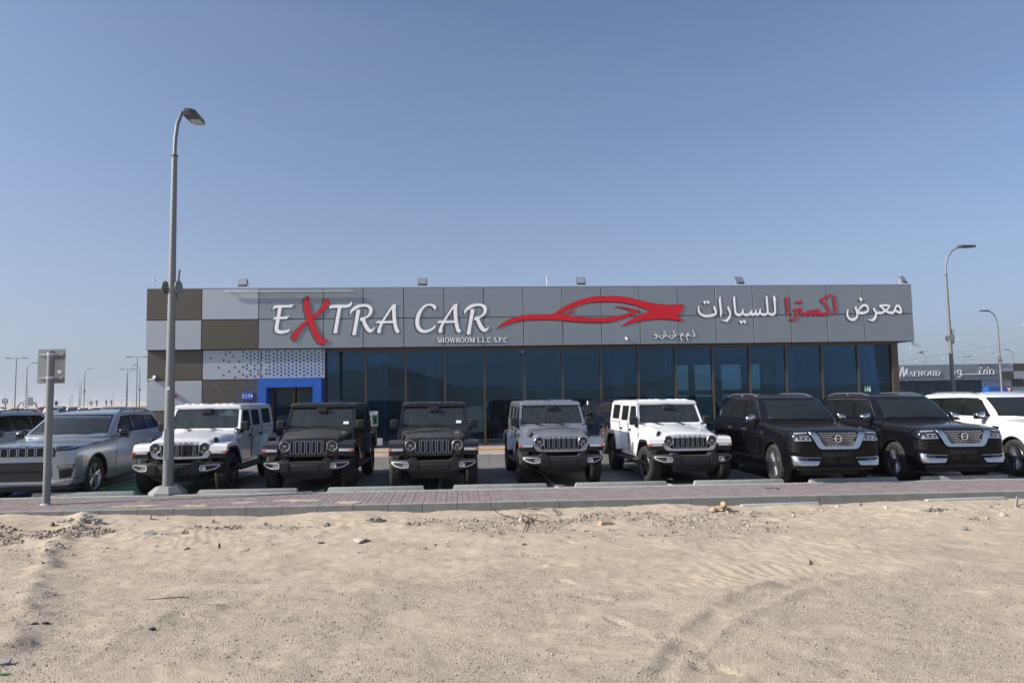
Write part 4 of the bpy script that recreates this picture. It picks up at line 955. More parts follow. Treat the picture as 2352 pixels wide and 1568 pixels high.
# ------------------------------------------------------------------ rounded SUVs
def loft(stations, half_fn, sub=6):
    # stations: rows of numbers, first is y; resampled smoothly (monotone cubic) along the length
    A = np.array(stations, float); y = A[:, 0]; h = np.diff(y); cols = []
    for c in range(1, A.shape[1]):
        v = A[:, c]; d = np.diff(v)/h; m = np.zeros(len(v)); m[0] = d[0]; m[-1] = d[-1]
        for i in range(1, len(v)-1):
            m[i] = 0 if d[i-1]*d[i] <= 0 else 2*d[i-1]*d[i]/(d[i-1]+d[i])
        cols.append((v, m))
    rows = []
    for i in range(len(y)-1):
        k = max(1, min(sub, int(h[i]/.04)))
        for j in range(k):
            t = j/k; r = [y[i]+t*h[i]]
            for v, m in cols:
                r.append((2*t**3-3*t**2+1)*v[i]+(t**3-2*t**2+t)*h[i]*m[i]+(-2*t**3+3*t**2)*v[i+1]+(t**3-t**2)*h[i]*m[i+1])
            rows.append(r)
    rows.append(list(A[-1])); vs = []
    for r in rows:
        hf = half_fn(*r[1:]); full = hf+[(-a, b) for a, b in hf[1:-1]][::-1]; n = len(full); vs += [(a, r[0], b) for a, b in full]
    fs = [(j*n+i, j*n+(i+1) % n, (j+1)*n+(i+1) % n, (j+1)*n+i) for j in range(len(rows)-1) for i in range(n)]
    fs += [tuple(range(n))[::-1], tuple((len(rows)-1)*n+i for i in range(n))]
    return vs, fs
def half_body(w, zb, zs, ze, zc):
    zm = zb+(zs-zb)*.55
    return [(0, zb), (w*.86, zb), (w*.95, zb+.03), (w*.985, zb+.10), (w*.998, zb+(zm-zb)*.6), (w, zm), (w*.995, zm+(zs-zm)*.5), (w*.985, zs-.02), (w*.972, zs+.005), (w*.945, ze-(ze-zs)*.35), (w*.90, ze-.012), (w*.85, ze), (w*.6, ze+(zc-ze)*.45), (w*.48, ze+(zc-ze)*.85), (w*.25, zc), (0, zc)]
def ring_pts(y0, y1, wf, wr, rf, r2, bow, rbow=.03):
    h = []
    for k in range(7): x = (wf-rf)*k/6; h.append((x, y0+bow*(x/wf)**2))
    yb = y0+bow*((wf-rf)/wf)**2
    for k in range(1, 7): t = R(90*k/6); h.append((wf-rf+rf*math.sin(t), yb+rf*(1-math.cos(t))))
    ys, ye = yb+rf, y1-rbow-r2
    for k in range(1, 15): u = k/15; h.append((wf+(wr-wf)*u+.025*math.sin(math.pi*u), ys+(ye-ys)*u))
    for k in range(0, 7): t = R(90*k/6); h.append((wr-r2+r2*math.cos(t), ye+r2*math.sin(t)))
    for k in range(1, 7): x = (wr-r2)*(1-k/6); h.append((x, y1-rbow*(x/wr)**2))
    return h
def greenhouse(levels):
    vs = []; n = 0
    for lv in levels:
        z = lv[0]; h = ring_pts(*lv[1:]); full = h+[(-a, b) for a, b in h[1:-1]][::-1]; n = len(full); vs += [(a, b, z) for a, b in full]
    L = len(levels)
    fs = [(j*n+i, j*n+(i+1) % n, (j+1)*n+(i+1) % n, (j+1)*n+i) for j in range(L-1) for i in range(n)]
    fs += [tuple((L-1)*n+i for i in range(n))]
    return vs, fs
def prism(lp, axis, a0, a1, m):
    mb = MB(); mb.plate([lp], (lambda u, v, d: (a0+d, u, v)) if axis == 'x' else (lambda u, v, d: (u, a0+d, v)), a1-a0)
    return mb.build('cutter', m)
def shrink(lp, k, kz=None):
    c = (sum(a for a, b in lp)/len(lp), sum(b for a, b in lp)/len(lp)); kz = kz or k
    return [(c[0]+(a-c[0])*k, c[1]+(b-c[1])*kz) for a, b in lp]
def make_suv(sp, detail=True):
    t = thing(sp['name'], 'suv', sp.get('cat', 'car')); P = M[sp['paint']]; wb = sp['wb']; wr_ = sp['wr']
    vs, fs = loft(sp['stations'], half_body)
    mb = MB(); mb.add(vs, fs); body = mb.build('body', P, t, smooth=28)
    cut = []
    if detail:
        for y in (0, wb):
            for s in (-1, 1):
                r = sp['arch']; lp = [(y+r, -.2)]+[(y+r*math.cos(R(180*k/26)), wr_+.02+r*math.sin(R(180*k/26))) for k in range(27)]+[(y-r, -.2)]
                mb = MB(); mb.plate([lp], lambda u, v, d, s=s: (s*(.60+d), u, v), .6)
                c = mb.build('cutter', M['black'], t); cut.append(c)
        bvb = bvh_of(body); boolean(body, cut); body.data.shade_smooth(); body.data.set_sharp_from_angle(angle=R(28))
    else: bvb = bvh_of(body)
    vs, fs = greenhouse(sp['levels']); mb = MB(); mb.add(vs, fs); gh = mb.build('roof', P, t, smooth=32); bvg = bvh_of(gh)
    ws = sp['windscreen']; wins = sp['windows']; rw = sp['rear_window']
    if detail:
        cut = [prism(ws, 'y', -1, 2.4, M['black']), prism(rw, 'y', sp['y_end']-1.3, sp['y_end']+.6, M['black'])]+[prism(w_, 'x', -1.6, 1.6, M['black']) for w_ in wins]
        boolean(gh, cut, solid=.035); gh.data.shade_smooth(); gh.data.set_sharp_from_angle(angle=R(32))
    g_off = -.010 if detail else .006
    mg = M[sp.get('ws_mat', 'windscreen')] if detail else M['lens_dark']; ms = M['side_glass'] if detail else M['lens_dark']
    mb = MB(); mb.plate([ws], front_fn(bvg, g_off), .005, grid=.12); w0 = mb.build('windscreen', mg, t, smooth=40)
    mb = MB()
    def rf(u, v, d):
        h = bvg.ray_cast(Vector((u, 9, v)), Vector((0, -1, 0))); return (u, (h[0].y if h[0] else sp['y_end'])+g_off-d, v)
    mb.plate([rw], rf, .005, grid=.12); mb.build('rear_window', ms, t, smooth=40)
    for s in (-1, 1):
        for w_ in wins:
            mb = MB(); mb.plate([w_], side_fn(bvg, g_off, s), .005, grid=.15); mb.build('side_window', ms, t, smooth=40)
    if not detail:
        for y in (0, wb):
            for s in (-1, 1):
                mb = MB(); h = .13; x = s*(sp['width']-.13)
                mb.lathe([(-h, .26), (-h, wr_-.03), (-h*.8, wr_), (h*.8, wr_), (h, wr_-.03), (h, .26), (h*.6, .24), (h*.6, .05), (-h*.6, .05), (-h*.6, .24)], 24)
                mb.v = [(a+x, b+y, c+wr_) for a, b, c in mb.v]; mb.build('wheel', M['rubber'], t, smooth=40)
        return t
    # window surround and chrome line
    dlo = sp['dlo']
    for s in (-1, 1):
        mb = MB(); mb.plate([dlo]+wins, side_fn(bvg, .003, s), .006, grid=.12); mb.build('window_surround', M['gloss_black'], t, smooth=40)
        fn = side_fn(bvg, .006, s)
        mb = MB(); ring = []
        for a, b in zip(dlo, dlo[1:]+dlo[:1]):
            k = max(1, int(math.dist(a, b)/.12)); ring += [(a[0]+(b[0]-a[0])*i/k, a[1]+(b[1]-a[1])*i/k) for i in range(k)]
        mb.tube([fn(a, b, 0) for a, b in ring], .007, 5, closed=True); mb.build('window_trim', M[sp['trim']], t, smooth=50)
        fb = side_fn(bvb, .0015, s)
        for seam in sp['seams']:
            pts = []
            for a, b in zip(seam[:-1], seam[1:]):
                k = max(1, int(math.dist(a, b)/.1)); pts += [(a[0]+(b[0]-a[0])*i/k, a[1]+(b[1]-a[1])*i/k) for i in range(k)]
            pts.append(seam[-1]); mb = MB(); mb.tube([fb(a, b, 0) for a, b in pts], .0045, 4); mb.build('door_seam', M['gap'], t)
        for (y, z) in sp['handles']:
            x = fb(y, z, 0)[0]; mb = MB(); mb.rbox(x-.022, x+.022, y-.10, y+.08, z-.014, z+.018, .012); mb.build('door_handle', M[sp['handle_mat']], t, smooth=20)
        # mirror
        my, mz = sp['mirror']; w = sp['width']
        mb = MB(); mb.rbox(min(s*(w-.01), s*(w+.21)), max(s*(w-.01), s*(w+.21)), my-.07, my+.10, mz-.0, mz+.165, .05, 3, taper=lambda v, s=s, w=w: (v.x, v.y+.25*abs(abs(v.x)-w)*.6, v.z-(.05 if abs(v.x) > w+.12 and v.z > mz+.1 else 0)))
        m_ = mb.build('side_mirror', M[sp['mirror_mat']], t, smooth=45)
        mb = MB(); mb.rbox(min(s*(w-.01), s*(w+.205)), max(s*(w-.01), s*(w+.205)), my-.05, my+.10, mz-.035, mz+.02, .015); mb.tube([(s*(w-.14), my+.08, mz-.04), (s*(w+.04), my+.06, mz-.01)], .025, 6); mb.build('mirror_base', M['gloss_black'], m_, smooth=20)
        # roof rail
        rx, ry0, ry1, rz = sp['rail']
        n = 12; pts = [(s*(rx-.02*math.sin(math.pi*k/n)), ry0+(ry1-ry0)*k/n, rz+.055*min(1, math.sin(math.pi*k/n)*2.2)+.015*math.sin(math.pi*k/n)) for k in range(n+1)]
        mb = MB(); mb.tube(pts, .019, 6); mb.cyl((s*rx, (ry0+ry1)/2, rz), (s*rx, (ry0+ry1)/2, rz+.06), .02, n=6); mb.build('roof_rail', M[sp['rail_mat']], t, smooth=50)
        # wheel-arch lip
        mb = MB()
        for y in (0, wb):
            pts = []
            for k in range(0, 19):
                a = R(-8+196*k/18); q = (y+(sp['arch']+.012)*math.cos(a), wr_+.02+(sp['arch']+.012)*math.sin(a)); pts.append(side_fn(bvb, .0, s)(q[0], q[1], 0))
            mb.tube(pts, sp['lip'], 5)
        mb.build('arch_trim', M[sp['lip_mat']], t, smooth=50)
        mb = MB(); w = sp['width']; mb.rbox(min(s*(w-.16), s*(w+.00)), max(s*(w-.16), s*(w+.00)), sp['arch']+.08, wb-sp['arch']-.08, .235, .33, .03); mb.build('sill', M['plastic'], t, smooth=20)
    mb = MB(); mb.rbox(-.78, .78, 1.0, sp['y_end']-.3, .5, sp['belt']-.25, .05)
    mb.rbox(-.76, .76, sp['dash'], sp['dash']+.42, sp['belt']-.35, sp['belt']-.01, .06); mb.build('interior', M['cloth'], t)
    seats(t, sp['seat_y'], [sp['belt']-.42]*len(sp['seat_y']), m=sp['seat_mat'], x=.38)
    steering(t, .38, sp['dash']+.55, sp['belt']-.02)
    mb = MB(); mb.box(-.62, .62, -.6, wb+.6, .24, .5); mb.build('chassis', M['black'], t)
    mb = MB(); mb.plate([ws, shrink(ws, .955, .93)], front_fn(bvg, -.003), .004, grid=.1); mb.build('windscreen_band', M['gloss_black'], w0, smooth=40)
    if sp.get('pillar'):
        mb = MB(); mb.plate([sp['pillar'], ws], front_fn(bvg, .004), .006, grid=.08); mb.build('pillar_trim', M['gloss_black'], t, smooth=40)
    # wipers
    zb = sp['belt']+.045
    for x0 in (-.35, .25):
        fn = front_fn(bvg, .014); mb = MB(); mb.tube([fn(x0-.42+.7*k/6, zb+.015+.012*math.sin(k), 0) for k in range(7)], .009, 5); mb.build('wiper', M['black'], t)
    for s in (-1, 1):
        x = s*(sp['width']-.145)
        for y in (0, wb): wheel(t, x, y, wr_, .275, sp['rim_r'], s, sp['spokes'], sp['rim_mat'], sp['rim_style'])
    t['_'] = 0; del t['_']
    sp['front'](t, body, bvb)
    return t
def mirror_pair(fn):
    for s in (-1, 1): fn(s)
def patrol_front(t, body, bv):
    LZ = .045
    def pl(loops, off, th, name, m, parent, grid=.07, sm=30):
        loops = [[(a, b+LZ) for a, b in lp] for lp in loops]; f0 = front_fn(bv, off); tl = {'chrome': .11 if max(b for lp in loops for a, b in lp) > .8 else .26, 'lamp_glass': .12}.get(m, 0); zx = max(b for lp in loops for a, b in lp)
        def f(u, v, d): p = f0(u, v, d); return (p[0], p[1]-tl*(zx-v), p[2])
        mb = MB(); mb.plate(loops, f, th+.02*(tl > 0), grid=grid); return mb.build(name, M[m], parent, smooth=sm)
    gout = [(-.47, 1.115), (.47, 1.115), (.345, .83), (.30, .80), (-.30, .80), (-.345, .83)]
    gr = pl([gout], .006, .02, 'grille', 'black', t)
    # studded grille mesh
    mb = MB(); fn = front_fn(bv, .02)
    for j in range(8):
        z = 1.088-j*.036; wd = .455-(1.115-z)*.40
        k = int(wd/.062)
        for i in range(-k, k+1):
            x = i*.062+(.031 if j % 2 else 0)
            if abs(x) > wd-.02 or (abs(x) < .075 and .91 < z < 1.04): continue
            p = fn(x, z+LZ, 0); mb.rbox(x-.019, x+.019, p[1]-.004, p[1]+.010, z+LZ-.005, z+LZ+.005, .003, 1)
    o = mb.build('grille_mesh', M['bright_trim'], gr); tag(o, kind='stuff')
    V = [(-.60, 1.12), (-.46, 1.12), (-.325, .85), (-.28, .825), (.28, .825), (.325, .85), (.46, 1.12), (.60, 1.12), (.575, 1.06), (.43, .80), (.36, .765), (-.36, .765), (-.43, .80), (-.575, 1.06)]
    pl([V], .045, .05, 'grille_frame', 'chrome', gr, .06, 28)
    # emblem: ring with the word across
    y = front_fn(bv, .06)(0, 1.02, 0)[1]
    mb = MB(); mb.lathe([(y-.004, .058), (y-.008, .066), (y-.004, .074), (y+.004, .074), (y+.004, .058)], 32, axis='y', c=(0, 0, 1.02)); em = mb.build('emblem', M['bright_trim'], gr, smooth=50)
    tx = text_mesh('NISSAN', .042, .002, 'emblem_lettering', M['bright_trim'], em); tx.rotation_euler = (R(90), 0, 0); tx.location = (0, y-.006, 1.006)
    mb = MB(); mb.cyl((0, y+.01, 1.02), (0, y+.04, 1.02), .07, n=24); mb.build('emblem_base', M['black'], em)
    for s in (-1, 1):
        m_ = lambda lp: [(s*a, b) for a, b in lp]
        hl = [(.62, 1.125), (.90, 1.11), (.93, 1.06), (.87, 1.045), (.86, 1.01), (.90, .985), (.89, .92), (.52, .925), (.565, 1.03)]
        h = pl([m_(hl)], .012, .02, 'headlight', 'lens_dark', t, .06)
        bars = [[(.62, 1.115), (.87, 1.10), (.87, 1.075), (.80, 1.075), (.64, 1.085)], [(.60, 1.04), (.80, 1.035), (.80, 1.02), (.60, 1.022)], [(.54, .935), (.88, .93), (.88, .95), (.56, .955)], [(.585, 1.0), (.605, 1.0), (.575, .95), (.555, .955)], [(.83, 1.0), (.86, 1.0), (.86, .955), (.83, .955)]]
        for b in bars: pl([m_(b)], .020, .012, 'light_bar', 'lamp_glass', h, .06)
        for cx in (.66, .76): 
            p = front_fn(bv, .018)(s*cx, 1.03, 0); mb = MB(); mb.rbox(s*cx-.03, s*cx+.03, p[1]-.004, p[1]+.01, 1.013, 1.049, .008); mb.build('projector_lens', M['lamp_glass'], h, smooth=20)
        ch = [(.37, .585), (.75, .600), (.955, .630), (.95, .52), (.90, .428), (.45, .433), (.39, .520), (.76, .530), (.83, .555), (.83, .597), (.74, .588), (.37, .573)]
        c = pl([m_(ch)], .022, .03, 'bumper_chrome', 'chrome', t, .06)
        pl([m_([(.62, .532), (.76, .535), (.82, .56), (.82, .592), (.62, .58)])], .008, .01, 'fog_lamp', 'lens_dark', t)
        for k in range(6):
            z = .70+k*.032; pl([m_([(.80-k*.012, z), (.955, z+.018), (.955, z+.034), (.80-k*.012, z+.014)])], .008, .015, 'intake_louvre', 'plastic', t, .05)
        # fender vent
        fn = side_fn(bv, .012, s); q = [(.40, 1.13), (.66, 1.15), (.64, 1.05), (.46, 1.04)]; qi = shrink(q, .70, .55)
        mb = MB(); mb.plate([q, qi], fn, .016, grid=.08); v = mb.build('fender_vent', M['chrome'], t, smooth=30)
        mb = MB(); mb.plate([qi], side_fn(bv, .004, s), .008, grid=.08); mb.build('vent_mesh', M['black'], v)
        fn = side_fn(bv, .010, s); mb = MB(); mb.tube([fn(.58+k*.15, .50+.0*k, 0) for k in range(13)], .010, 5); mb.build('side_strip', M['chrome'], t, smooth=50)
    pl([[(-.30, .60), (.30, .60), (.30, .70), (-.30, .70)]], .01, .02, 'plate_holder', 'plastic', t)
    for x in (-.13, .0, .13): 
        p = front_fn(bv, .013)(x, .69, 0); mb = MB(); mb.cyl((x, p[1], .69), (x, p[1]-.006, .69), .008, n=8); mb.build('bolt', M['chrome'], t)
    for s in (-1, 1):
        for z in (.48, .52, .56): pl([[(s*a, b) for a, b in [(.06, z), (.27, z), (.27, z+.018), (.06, z+.018)]]], .004, .01, 'intake_slat', 'black', t)
    mb = MB(); mb.rbox(-.80, .80, -.88, -.5, .36, .46, .04); mb.build('lower_valance', M['plastic'], t, smooth=20)
    # card in the windscreen
    mb = MB(); mb.box(-.05, .07, 1.30, 1.302, 1.50, 1.64); mb.build('windscreen_card', M['paper'], t)
def gc_front(t, body, bv):
    def pl(loops, off, th, name, m, parent, grid=.07, sm=30):
        loops = [[(a, b+(.065 if b > .7 else .065*max(0, (b-.42)/.28))) for a, b in lp] for lp in loops]; f0 = front_fn(bv, off); tl = {'chrome': .09, 'lamp_glass': .12}.get(m, 0); zx = max(b for lp in loops for a, b in lp)
        def f(u, v, d): p = f0(u, v, d); return (p[0], p[1]-tl*(zx-v), p[2])
        mb = MB(); mb.plate(loops, f, th+.02*(tl > 0), grid=grid); return mb.build(name, M[m], parent, smooth=sm)
    gr = pl([[(-.60, 1.0), (.60, 1.0), (.58, .80), (-.58, .80)]], .006, .02, 'grille', 'gloss_black', t)
    for k in range(-3, 4):
        x = k*.160; q = rrect(x-.068, x+.068, .80, .985, .03); qi = rrect(x-.060, x+.060, .808, .977, .024)
        s_ = pl([q, qi], .02, .02, 'grille_slot', 'chrome', gr); pl([qi], .010, .01, 'slot_mesh', 'black', s_)
    y = front_fn(bv, .008)(0, 1.06, 0)[1]
    tx = text_mesh('Jeep', .10, .004, 'bonnet_lettering', M['chrome'], t); tx.rotation_euler = (R(55), 0, 0); tx.location = (0, y+.02, 1.072)
    for s in (-1, 1):
        m_ = lambda lp: [(s*a, b) for a, b in lp]
        h = pl([m_([(.60, 1.005), (.93, 1.035), (.95, 1.0), (.90, .93), (.66, .90), (.60, .92)])], .030, .03, 'headlight', 'lens_dark', t, .03)
        pl([m_([(.72, .972), (.88, .985), (.88, .968), (.74, .955)])], .036, .01, 'light_bar', 'satin', h, .03)
        pl([m_([(.60, .905), (.66, .888), (.88, .912), (.90, .93), (.66, .90)])], .036, .01, 'headlight_trim', 'chrome', h, .03)
        f = pl([m_([(.62, .645), (.90, .66), (.90, .615), (.64, .595)])], .025, .03, 'fog_lamp', 'lens_dark', t, .03)
        pl([m_([(.65, .632), (.88, .645), (.88, .632), (.65, .618)])], .032, .01, 'fog_light_bar', 'satin', f, .03)
        pl([m_([(.66, .58), (.89, .60), (.86, .46), (.68, .44)])], .020, .02, 'side_intake', 'black', t, .03)
        pl([m_([(.42, .37), (.52, .43), (.66, .425), (.93, .45), (.93, .43), (.60, .37)])], .03, .03, 'bumper_chrome', 'chrome', t, .05)
        fn = side_fn(bv, .006, s); mb = MB(); mb.plate([[(-.50, .86), (-.46, .86), (-.47, .70), (-.51, .70)]], fn, .008, grid=.05); mb.build('side_marker', M['amber'], t)
    pl([[(-.52, .70), (.52, .70), (.54, .48), (.44, .40), (-.44, .40), (-.54, .48)]], .006, .01, 'lower_intake', 'black', t, .06)
    pl([[(-.50, .64), (.50, .64), (.50, .57), (-.50, .57)]], .018, .02, 'intake_bar', 'plastic', t, .06)
    pl([[(-.46, .385), (.46, .385), (.46, .365), (-.46, .365)]], .03, .03, 'chin_trim', 'chrome', t, .06)
    mb = MB(); mb.rbox(-.88, .88, -.82, -.4, .20, .36, .05); mb.build('lower_valance', M['plastic'], t, smooth=20)
    for s in (-1, 1):
        mb = MB(); mb.box(s*.70, s*.702, 2.75, 2.90, 1.25, 1.45); mb.build('price_sheet', M['paper'], t)
PATROL = dict(ws_mat='clear_windscreen', name='large_suv', paint='paint_black', wb=3.075, wr=.425, arch=.475, width=.99, y_end=4.2, belt=1.32, dash=.95, trim='chrome', handle_mat='satin', mirror_mat='chrome', rail_mat='satin', lip=.006, lip_mat='plastic',
  stations=[(-.955, .72, .50, .98, 1.10, 1.12), (-.945, .82, .46, 1.02, 1.14, 1.155), (-.90, .895, .43, 1.05, 1.165, 1.18), (-.80, .950, .40, 1.08, 1.185, 1.21), (-.60, .982, .37, 1.10, 1.21, 1.245), (-.2, .995, .34, 1.12, 1.24, 1.275), (.3, .995, .33, 1.14, 1.27, 1.305), (.62, .99, .33, 1.15, 1.31, 1.33), (1.2, .985, .33, 1.15, 1.33, 1.33), (2.6, .985, .33, 1.15, 1.33, 1.33), (3.6, .985, .36, 1.15, 1.33, 1.33), (4.05, .96, .42, 1.13, 1.32, 1.32), (4.22, .90, .46, 1.10, 1.30, 1.30), (4.25, .80, .50, 1.0, 1.22, 1.24)],
  levels=[(1.30, .45, 4.20, .885, .86, .20, .22, .18), (1.37, .54, 4.19, .868, .845, .20, .22, .18), (1.5, .68, 4.14, .838, .81, .18, .22, .16), (1.67, .93, 4.06, .80, .765, .17, .22, .14), (1.81, 1.15, 3.97, .758, .73, .16, .22, .13), (1.855, 1.23, 3.93, .738, .71, .16, .22, .12), (1.885, 1.36, 3.87, .70, .68, .16, .2, .10), (1.91, 1.54, 3.78, .63, .62, .16, .2, .08), (1.93, 1.82, 3.6, .50, .5, .16, .2, .05), (1.94, 2.2, 3.3, .3, .3, .12, .12, .02)],
  windscreen=[(-.79, 1.375), (.79, 1.375), (.675, 1.825), (-.675, 1.825)], rear_window=rrect(-.60, .60, 1.42, 1.76, .06),
  windows=[[(.92, 1.385), (1.34, 1.77), (1.84, 1.79), (1.86, 1.385)], [(1.98, 1.385), (1.98, 1.79), (2.80, 1.79), (2.84, 1.385)], [(2.96, 1.39), (2.93, 1.77), (3.48, 1.745), (3.66, 1.62), (3.66, 1.42), (3.58, 1.39)]],
  dlo=[(.83, 1.36), (1.31, 1.805), (2.0, 1.818), (3.50, 1.795), (3.72, 1.64), (3.73, 1.40), (3.62, 1.365)],
  seams=[[(.86, 1.28), (.84, .9), (.80, .48), (.86, .40), (1.86, .40), (1.93, .50), (1.93, 1.30)], [(1.93, 1.30), (1.93, .42), (2.44, .42), (2.62, .80), (2.84, .98), (2.88, 1.30)], [(-.62, 1.12), (-.1, 1.175), (.5, 1.225), (.80, 1.26)], [(.44, .6), (.46, 1.0), (.80, 1.12)]],
  handles=[(1.68, 1.12), (2.66, 1.12)], mirror=(.92, 1.33), rail=(.66, 1.50, 3.6, 1.885), seat_y=(1.95, 2.9), seat_mat='tan', spokes=20, rim_r=.28, rim_mat='rim_silver', rim_style='thin', front=patrol_front)
GRAND = dict(name='touring_suv', paint='paint_grey_blue', wb=3.09, wr=.395, arch=.445, width=.975, y_end=4.25, belt=1.185, dash=1.0, trim='satin', handle_mat='paint_grey_blue', mirror_mat='gloss_black', rail_mat='gloss_black', lip=.020, lip_mat='plastic',
  stations=[(-.90, .66, .36, .93, 1.03, 1.05), (-.89, .78, .33, .97, 1.055, 1.07), (-.84, .87, .30, .99, 1.07, 1.085), (-.72, .93, .30, 1.0, 1.08, 1.10), (-.5, .965, .30, 1.01, 1.085, 1.115), (-.1, .985, .29, 1.015, 1.095, 1.13), (.4, .982, .28, 1.01, 1.10, 1.145), (.80, .977, .28, 1.03, 1.15, 1.175), (1.3, .975, .28, 1.04, 1.19, 1.19), (2.6, .975, .28, 1.05, 1.20, 1.20), (3.6, .97, .32, 1.06, 1.21, 1.21), (4.1, .93, .36, 1.04, 1.20, 1.20), (4.28, .86, .42, 1.0, 1.15, 1.15), (4.31, .76, .48, .95, 1.08, 1.10)],
  levels=[(1.17, .60, 4.26, .90, .87, .20, .24, .20), (1.22, .68, 4.24, .885, .86, .20, .24, .20), (1.36, .93, 4.18, .845, .81, .18, .24, .18), (1.52, 1.21, 4.09, .79, .75, .17, .24, .16), (1.63, 1.41, 4.0, .74, .70, .16, .24, .15), (1.66, 1.50, 3.96, .71, .68, .16, .24, .13), (1.68, 1.66, 3.88, .65, .63, .16, .2, .11), (1.70, 1.90, 3.75, .55, .55, .16, .2, .08), (1.71, 2.2, 3.5, .40, .4, .14, .14, .05), (1.715, 2.5, 3.2, .2, .2, .1, .1, .02)],
  windscreen=[(-.80, 1.235), (.80, 1.235), (.66, 1.635), (-.66, 1.635)], rear_window=rrect(-.58, .58, 1.30, 1.62, .06),
  windows=[[(1.20, 1.24), (1.30, 1.38), (1.60, 1.57), (2.02, 1.60), (2.04, 1.24)], [(2.15, 1.24), (2.14, 1.60), (2.90, 1.595), (2.96, 1.245)], [(3.07, 1.25), (3.02, 1.595), (3.58, 1.565), (3.82, 1.30), (3.80, 1.265)]],
  dlo=[(1.06, 1.215), (1.24, 1.39), (1.58, 1.60), (2.2, 1.62), (3.60, 1.59), (3.92, 1.28), (3.88, 1.235)],
  seams=[[(.98, 1.16), (.94, .8), (.90, .42), (.96, .36), (1.98, .36), (2.08, .46), (2.09, 1.19)], [(2.09, 1.19), (2.09, .38), (2.50, .38), (2.70, .74), (2.92, .92), (3.00, 1.20)], [(.05, 1.085), (.5, 1.09), (.9, 1.13)]],
  handles=[(1.86, .99), (2.78, 1.0)], mirror=(1.10, 1.16), rail=(.63, 1.75, 3.75, 1.655), seat_y=(2.05, 2.95), seat_mat='cloth', spokes=5, rim_r=.265, rim_mat='rim_silver', rim_style='twin', front=gc_front)
COUPE = dict(GRAND); COUPE.update(ws_mat='clear_windscreen', name='coupe_suv', paint='paint_dark_blue', mirror_mat='gloss_black', handle_mat='paint_dark_blue', belt=1.08, rail=(.55, 2.2, 3.0, 1.47), trim='chrome',
  stations=[(y, w*.97, zb, zs-.10, ze-.10, zc-.10) for (y, w, zb, zs, ze, zc) in GRAND['stations']],
  levels=[(1.07, .75, 4.20, .84, .80, .20, .24, .20), (1.12, .86, 4.05, .825, .78, .20, .24, .20), (1.24, 1.12, 3.78, .78, .72, .18, .24, .18), (1.36, 1.40, 3.50, .72, .66, .17, .24, .16), (1.46, 1.62, 3.20, .66, .62, .16, .24, .15), (1.50, 1.75, 3.05, .62, .6, .16, .24, .13), (1.525, 1.92, 2.9, .54, .52, .16, .2, .08), (1.535, 2.15, 2.7, .35, .3, .12, .12, .05)],
  windscreen=[(-.70, 1.13), (.70, 1.13), (.58, 1.46), (-.58, 1.46)], rear_window=rrect(-.5, .5, 1.16, 1.34, .04),
  windows=[[(1.25, 1.14), (1.68, 1.44), (2.06, 1.45), (2.08, 1.14)], [(2.18, 1.14), (2.18, 1.45), (2.75, 1.41), (3.10, 1.22), (3.05, 1.14)]],
  dlo=[(1.14, 1.115), (1.64, 1.46), (2.2, 1.47), (2.8, 1.43), (3.22, 1.22), (3.16, 1.115)], handles=[(1.86, .92), (2.78, .93)], mirror=(1.10, 1.06),
  seams=[[(.98, 1.04), (.94, .8), (.90, .42), (.96, .36), (1.98, .36), (2.08, .46), (2.09, 1.06)]])
# ================================================================== SIGN LETTERING ON THE FASCIA
def cropfn(ox, oy, k, Y): return lambda x, y: (lambda p: (p.x, p.z))(atY(ox+x*k, oy+y*k, Y))
LY = FY-.054
def letters(name, label, loops_px, fn, m, shift_px, k, cat='sign', thick=.035, group=None):
    # loops_px: list of glyphs, each a list of loops (outline, holes) in survey pixels
    t = thing(name, label, cat, (0, FY, 0), group=group)
    for gl in loops_px:
        lp = [[fn(x, y) for x, y in l] for l in gl]
        mb = MB(); mb.plate(lp, lambda u, v, d: (u, LY-FY+d, v), .013); o = mb.build('letter', M[m], t)
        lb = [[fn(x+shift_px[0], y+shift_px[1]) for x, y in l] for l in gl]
        mb = MB(); mb.plate(lb, lambda u, v, d: (u, -.038+d, v), .006); mb.build('letter_drop_shade', M['sign_drop_shade'], o)  # letter's drop shadow, painted as a grey copy shifted down and left
    return t
# smooth a traced outline a little (Chaikin), keeping sharp tips
def sm(lp, it=1):
    for _ in range(it):
        out = []
        n = len(lp)
        for i in range(n):
            a, b, c = Vector(lp[i-1]), Vector(lp[i]), Vector(lp[(i+1) % n])
            u = (a-b); w = (c-b)
            if u.length < 1e-6 or w.length < 1e-6: out.append(tuple(b)); continue
            ang = u.angle(w)
            if ang < R(125): out.append(tuple(b))
            else: out += [tuple(b+u*.22), tuple(b+w*.22)]
        lp = out
    return lp
Eo = [(62,490),(85,430),(110,385),(150,366),(230,360),(480,357),(560,352),(678,328),(640,385),(610,415),(570,424),(335,428),(320,500),(300,610),(290,690),(390,688),(470,680),(547,660),(520,710),(490,740),(440,752),(275,757),(255,870),(237,1000),(242,1040),(270,1070),(350,1083),(440,1075),(510,1058),(572,1035),(555,1085),(520,1125),(440,1150),(350,1168),(260,1170),(190,1155),(150,1120),(130,1075),(130,1000),(150,880),(172,757),(140,760),(110,768),(78,782),(100,740),(125,705),(160,692),(188,688),(205,600),(232,430),(180,435),(120,455)]
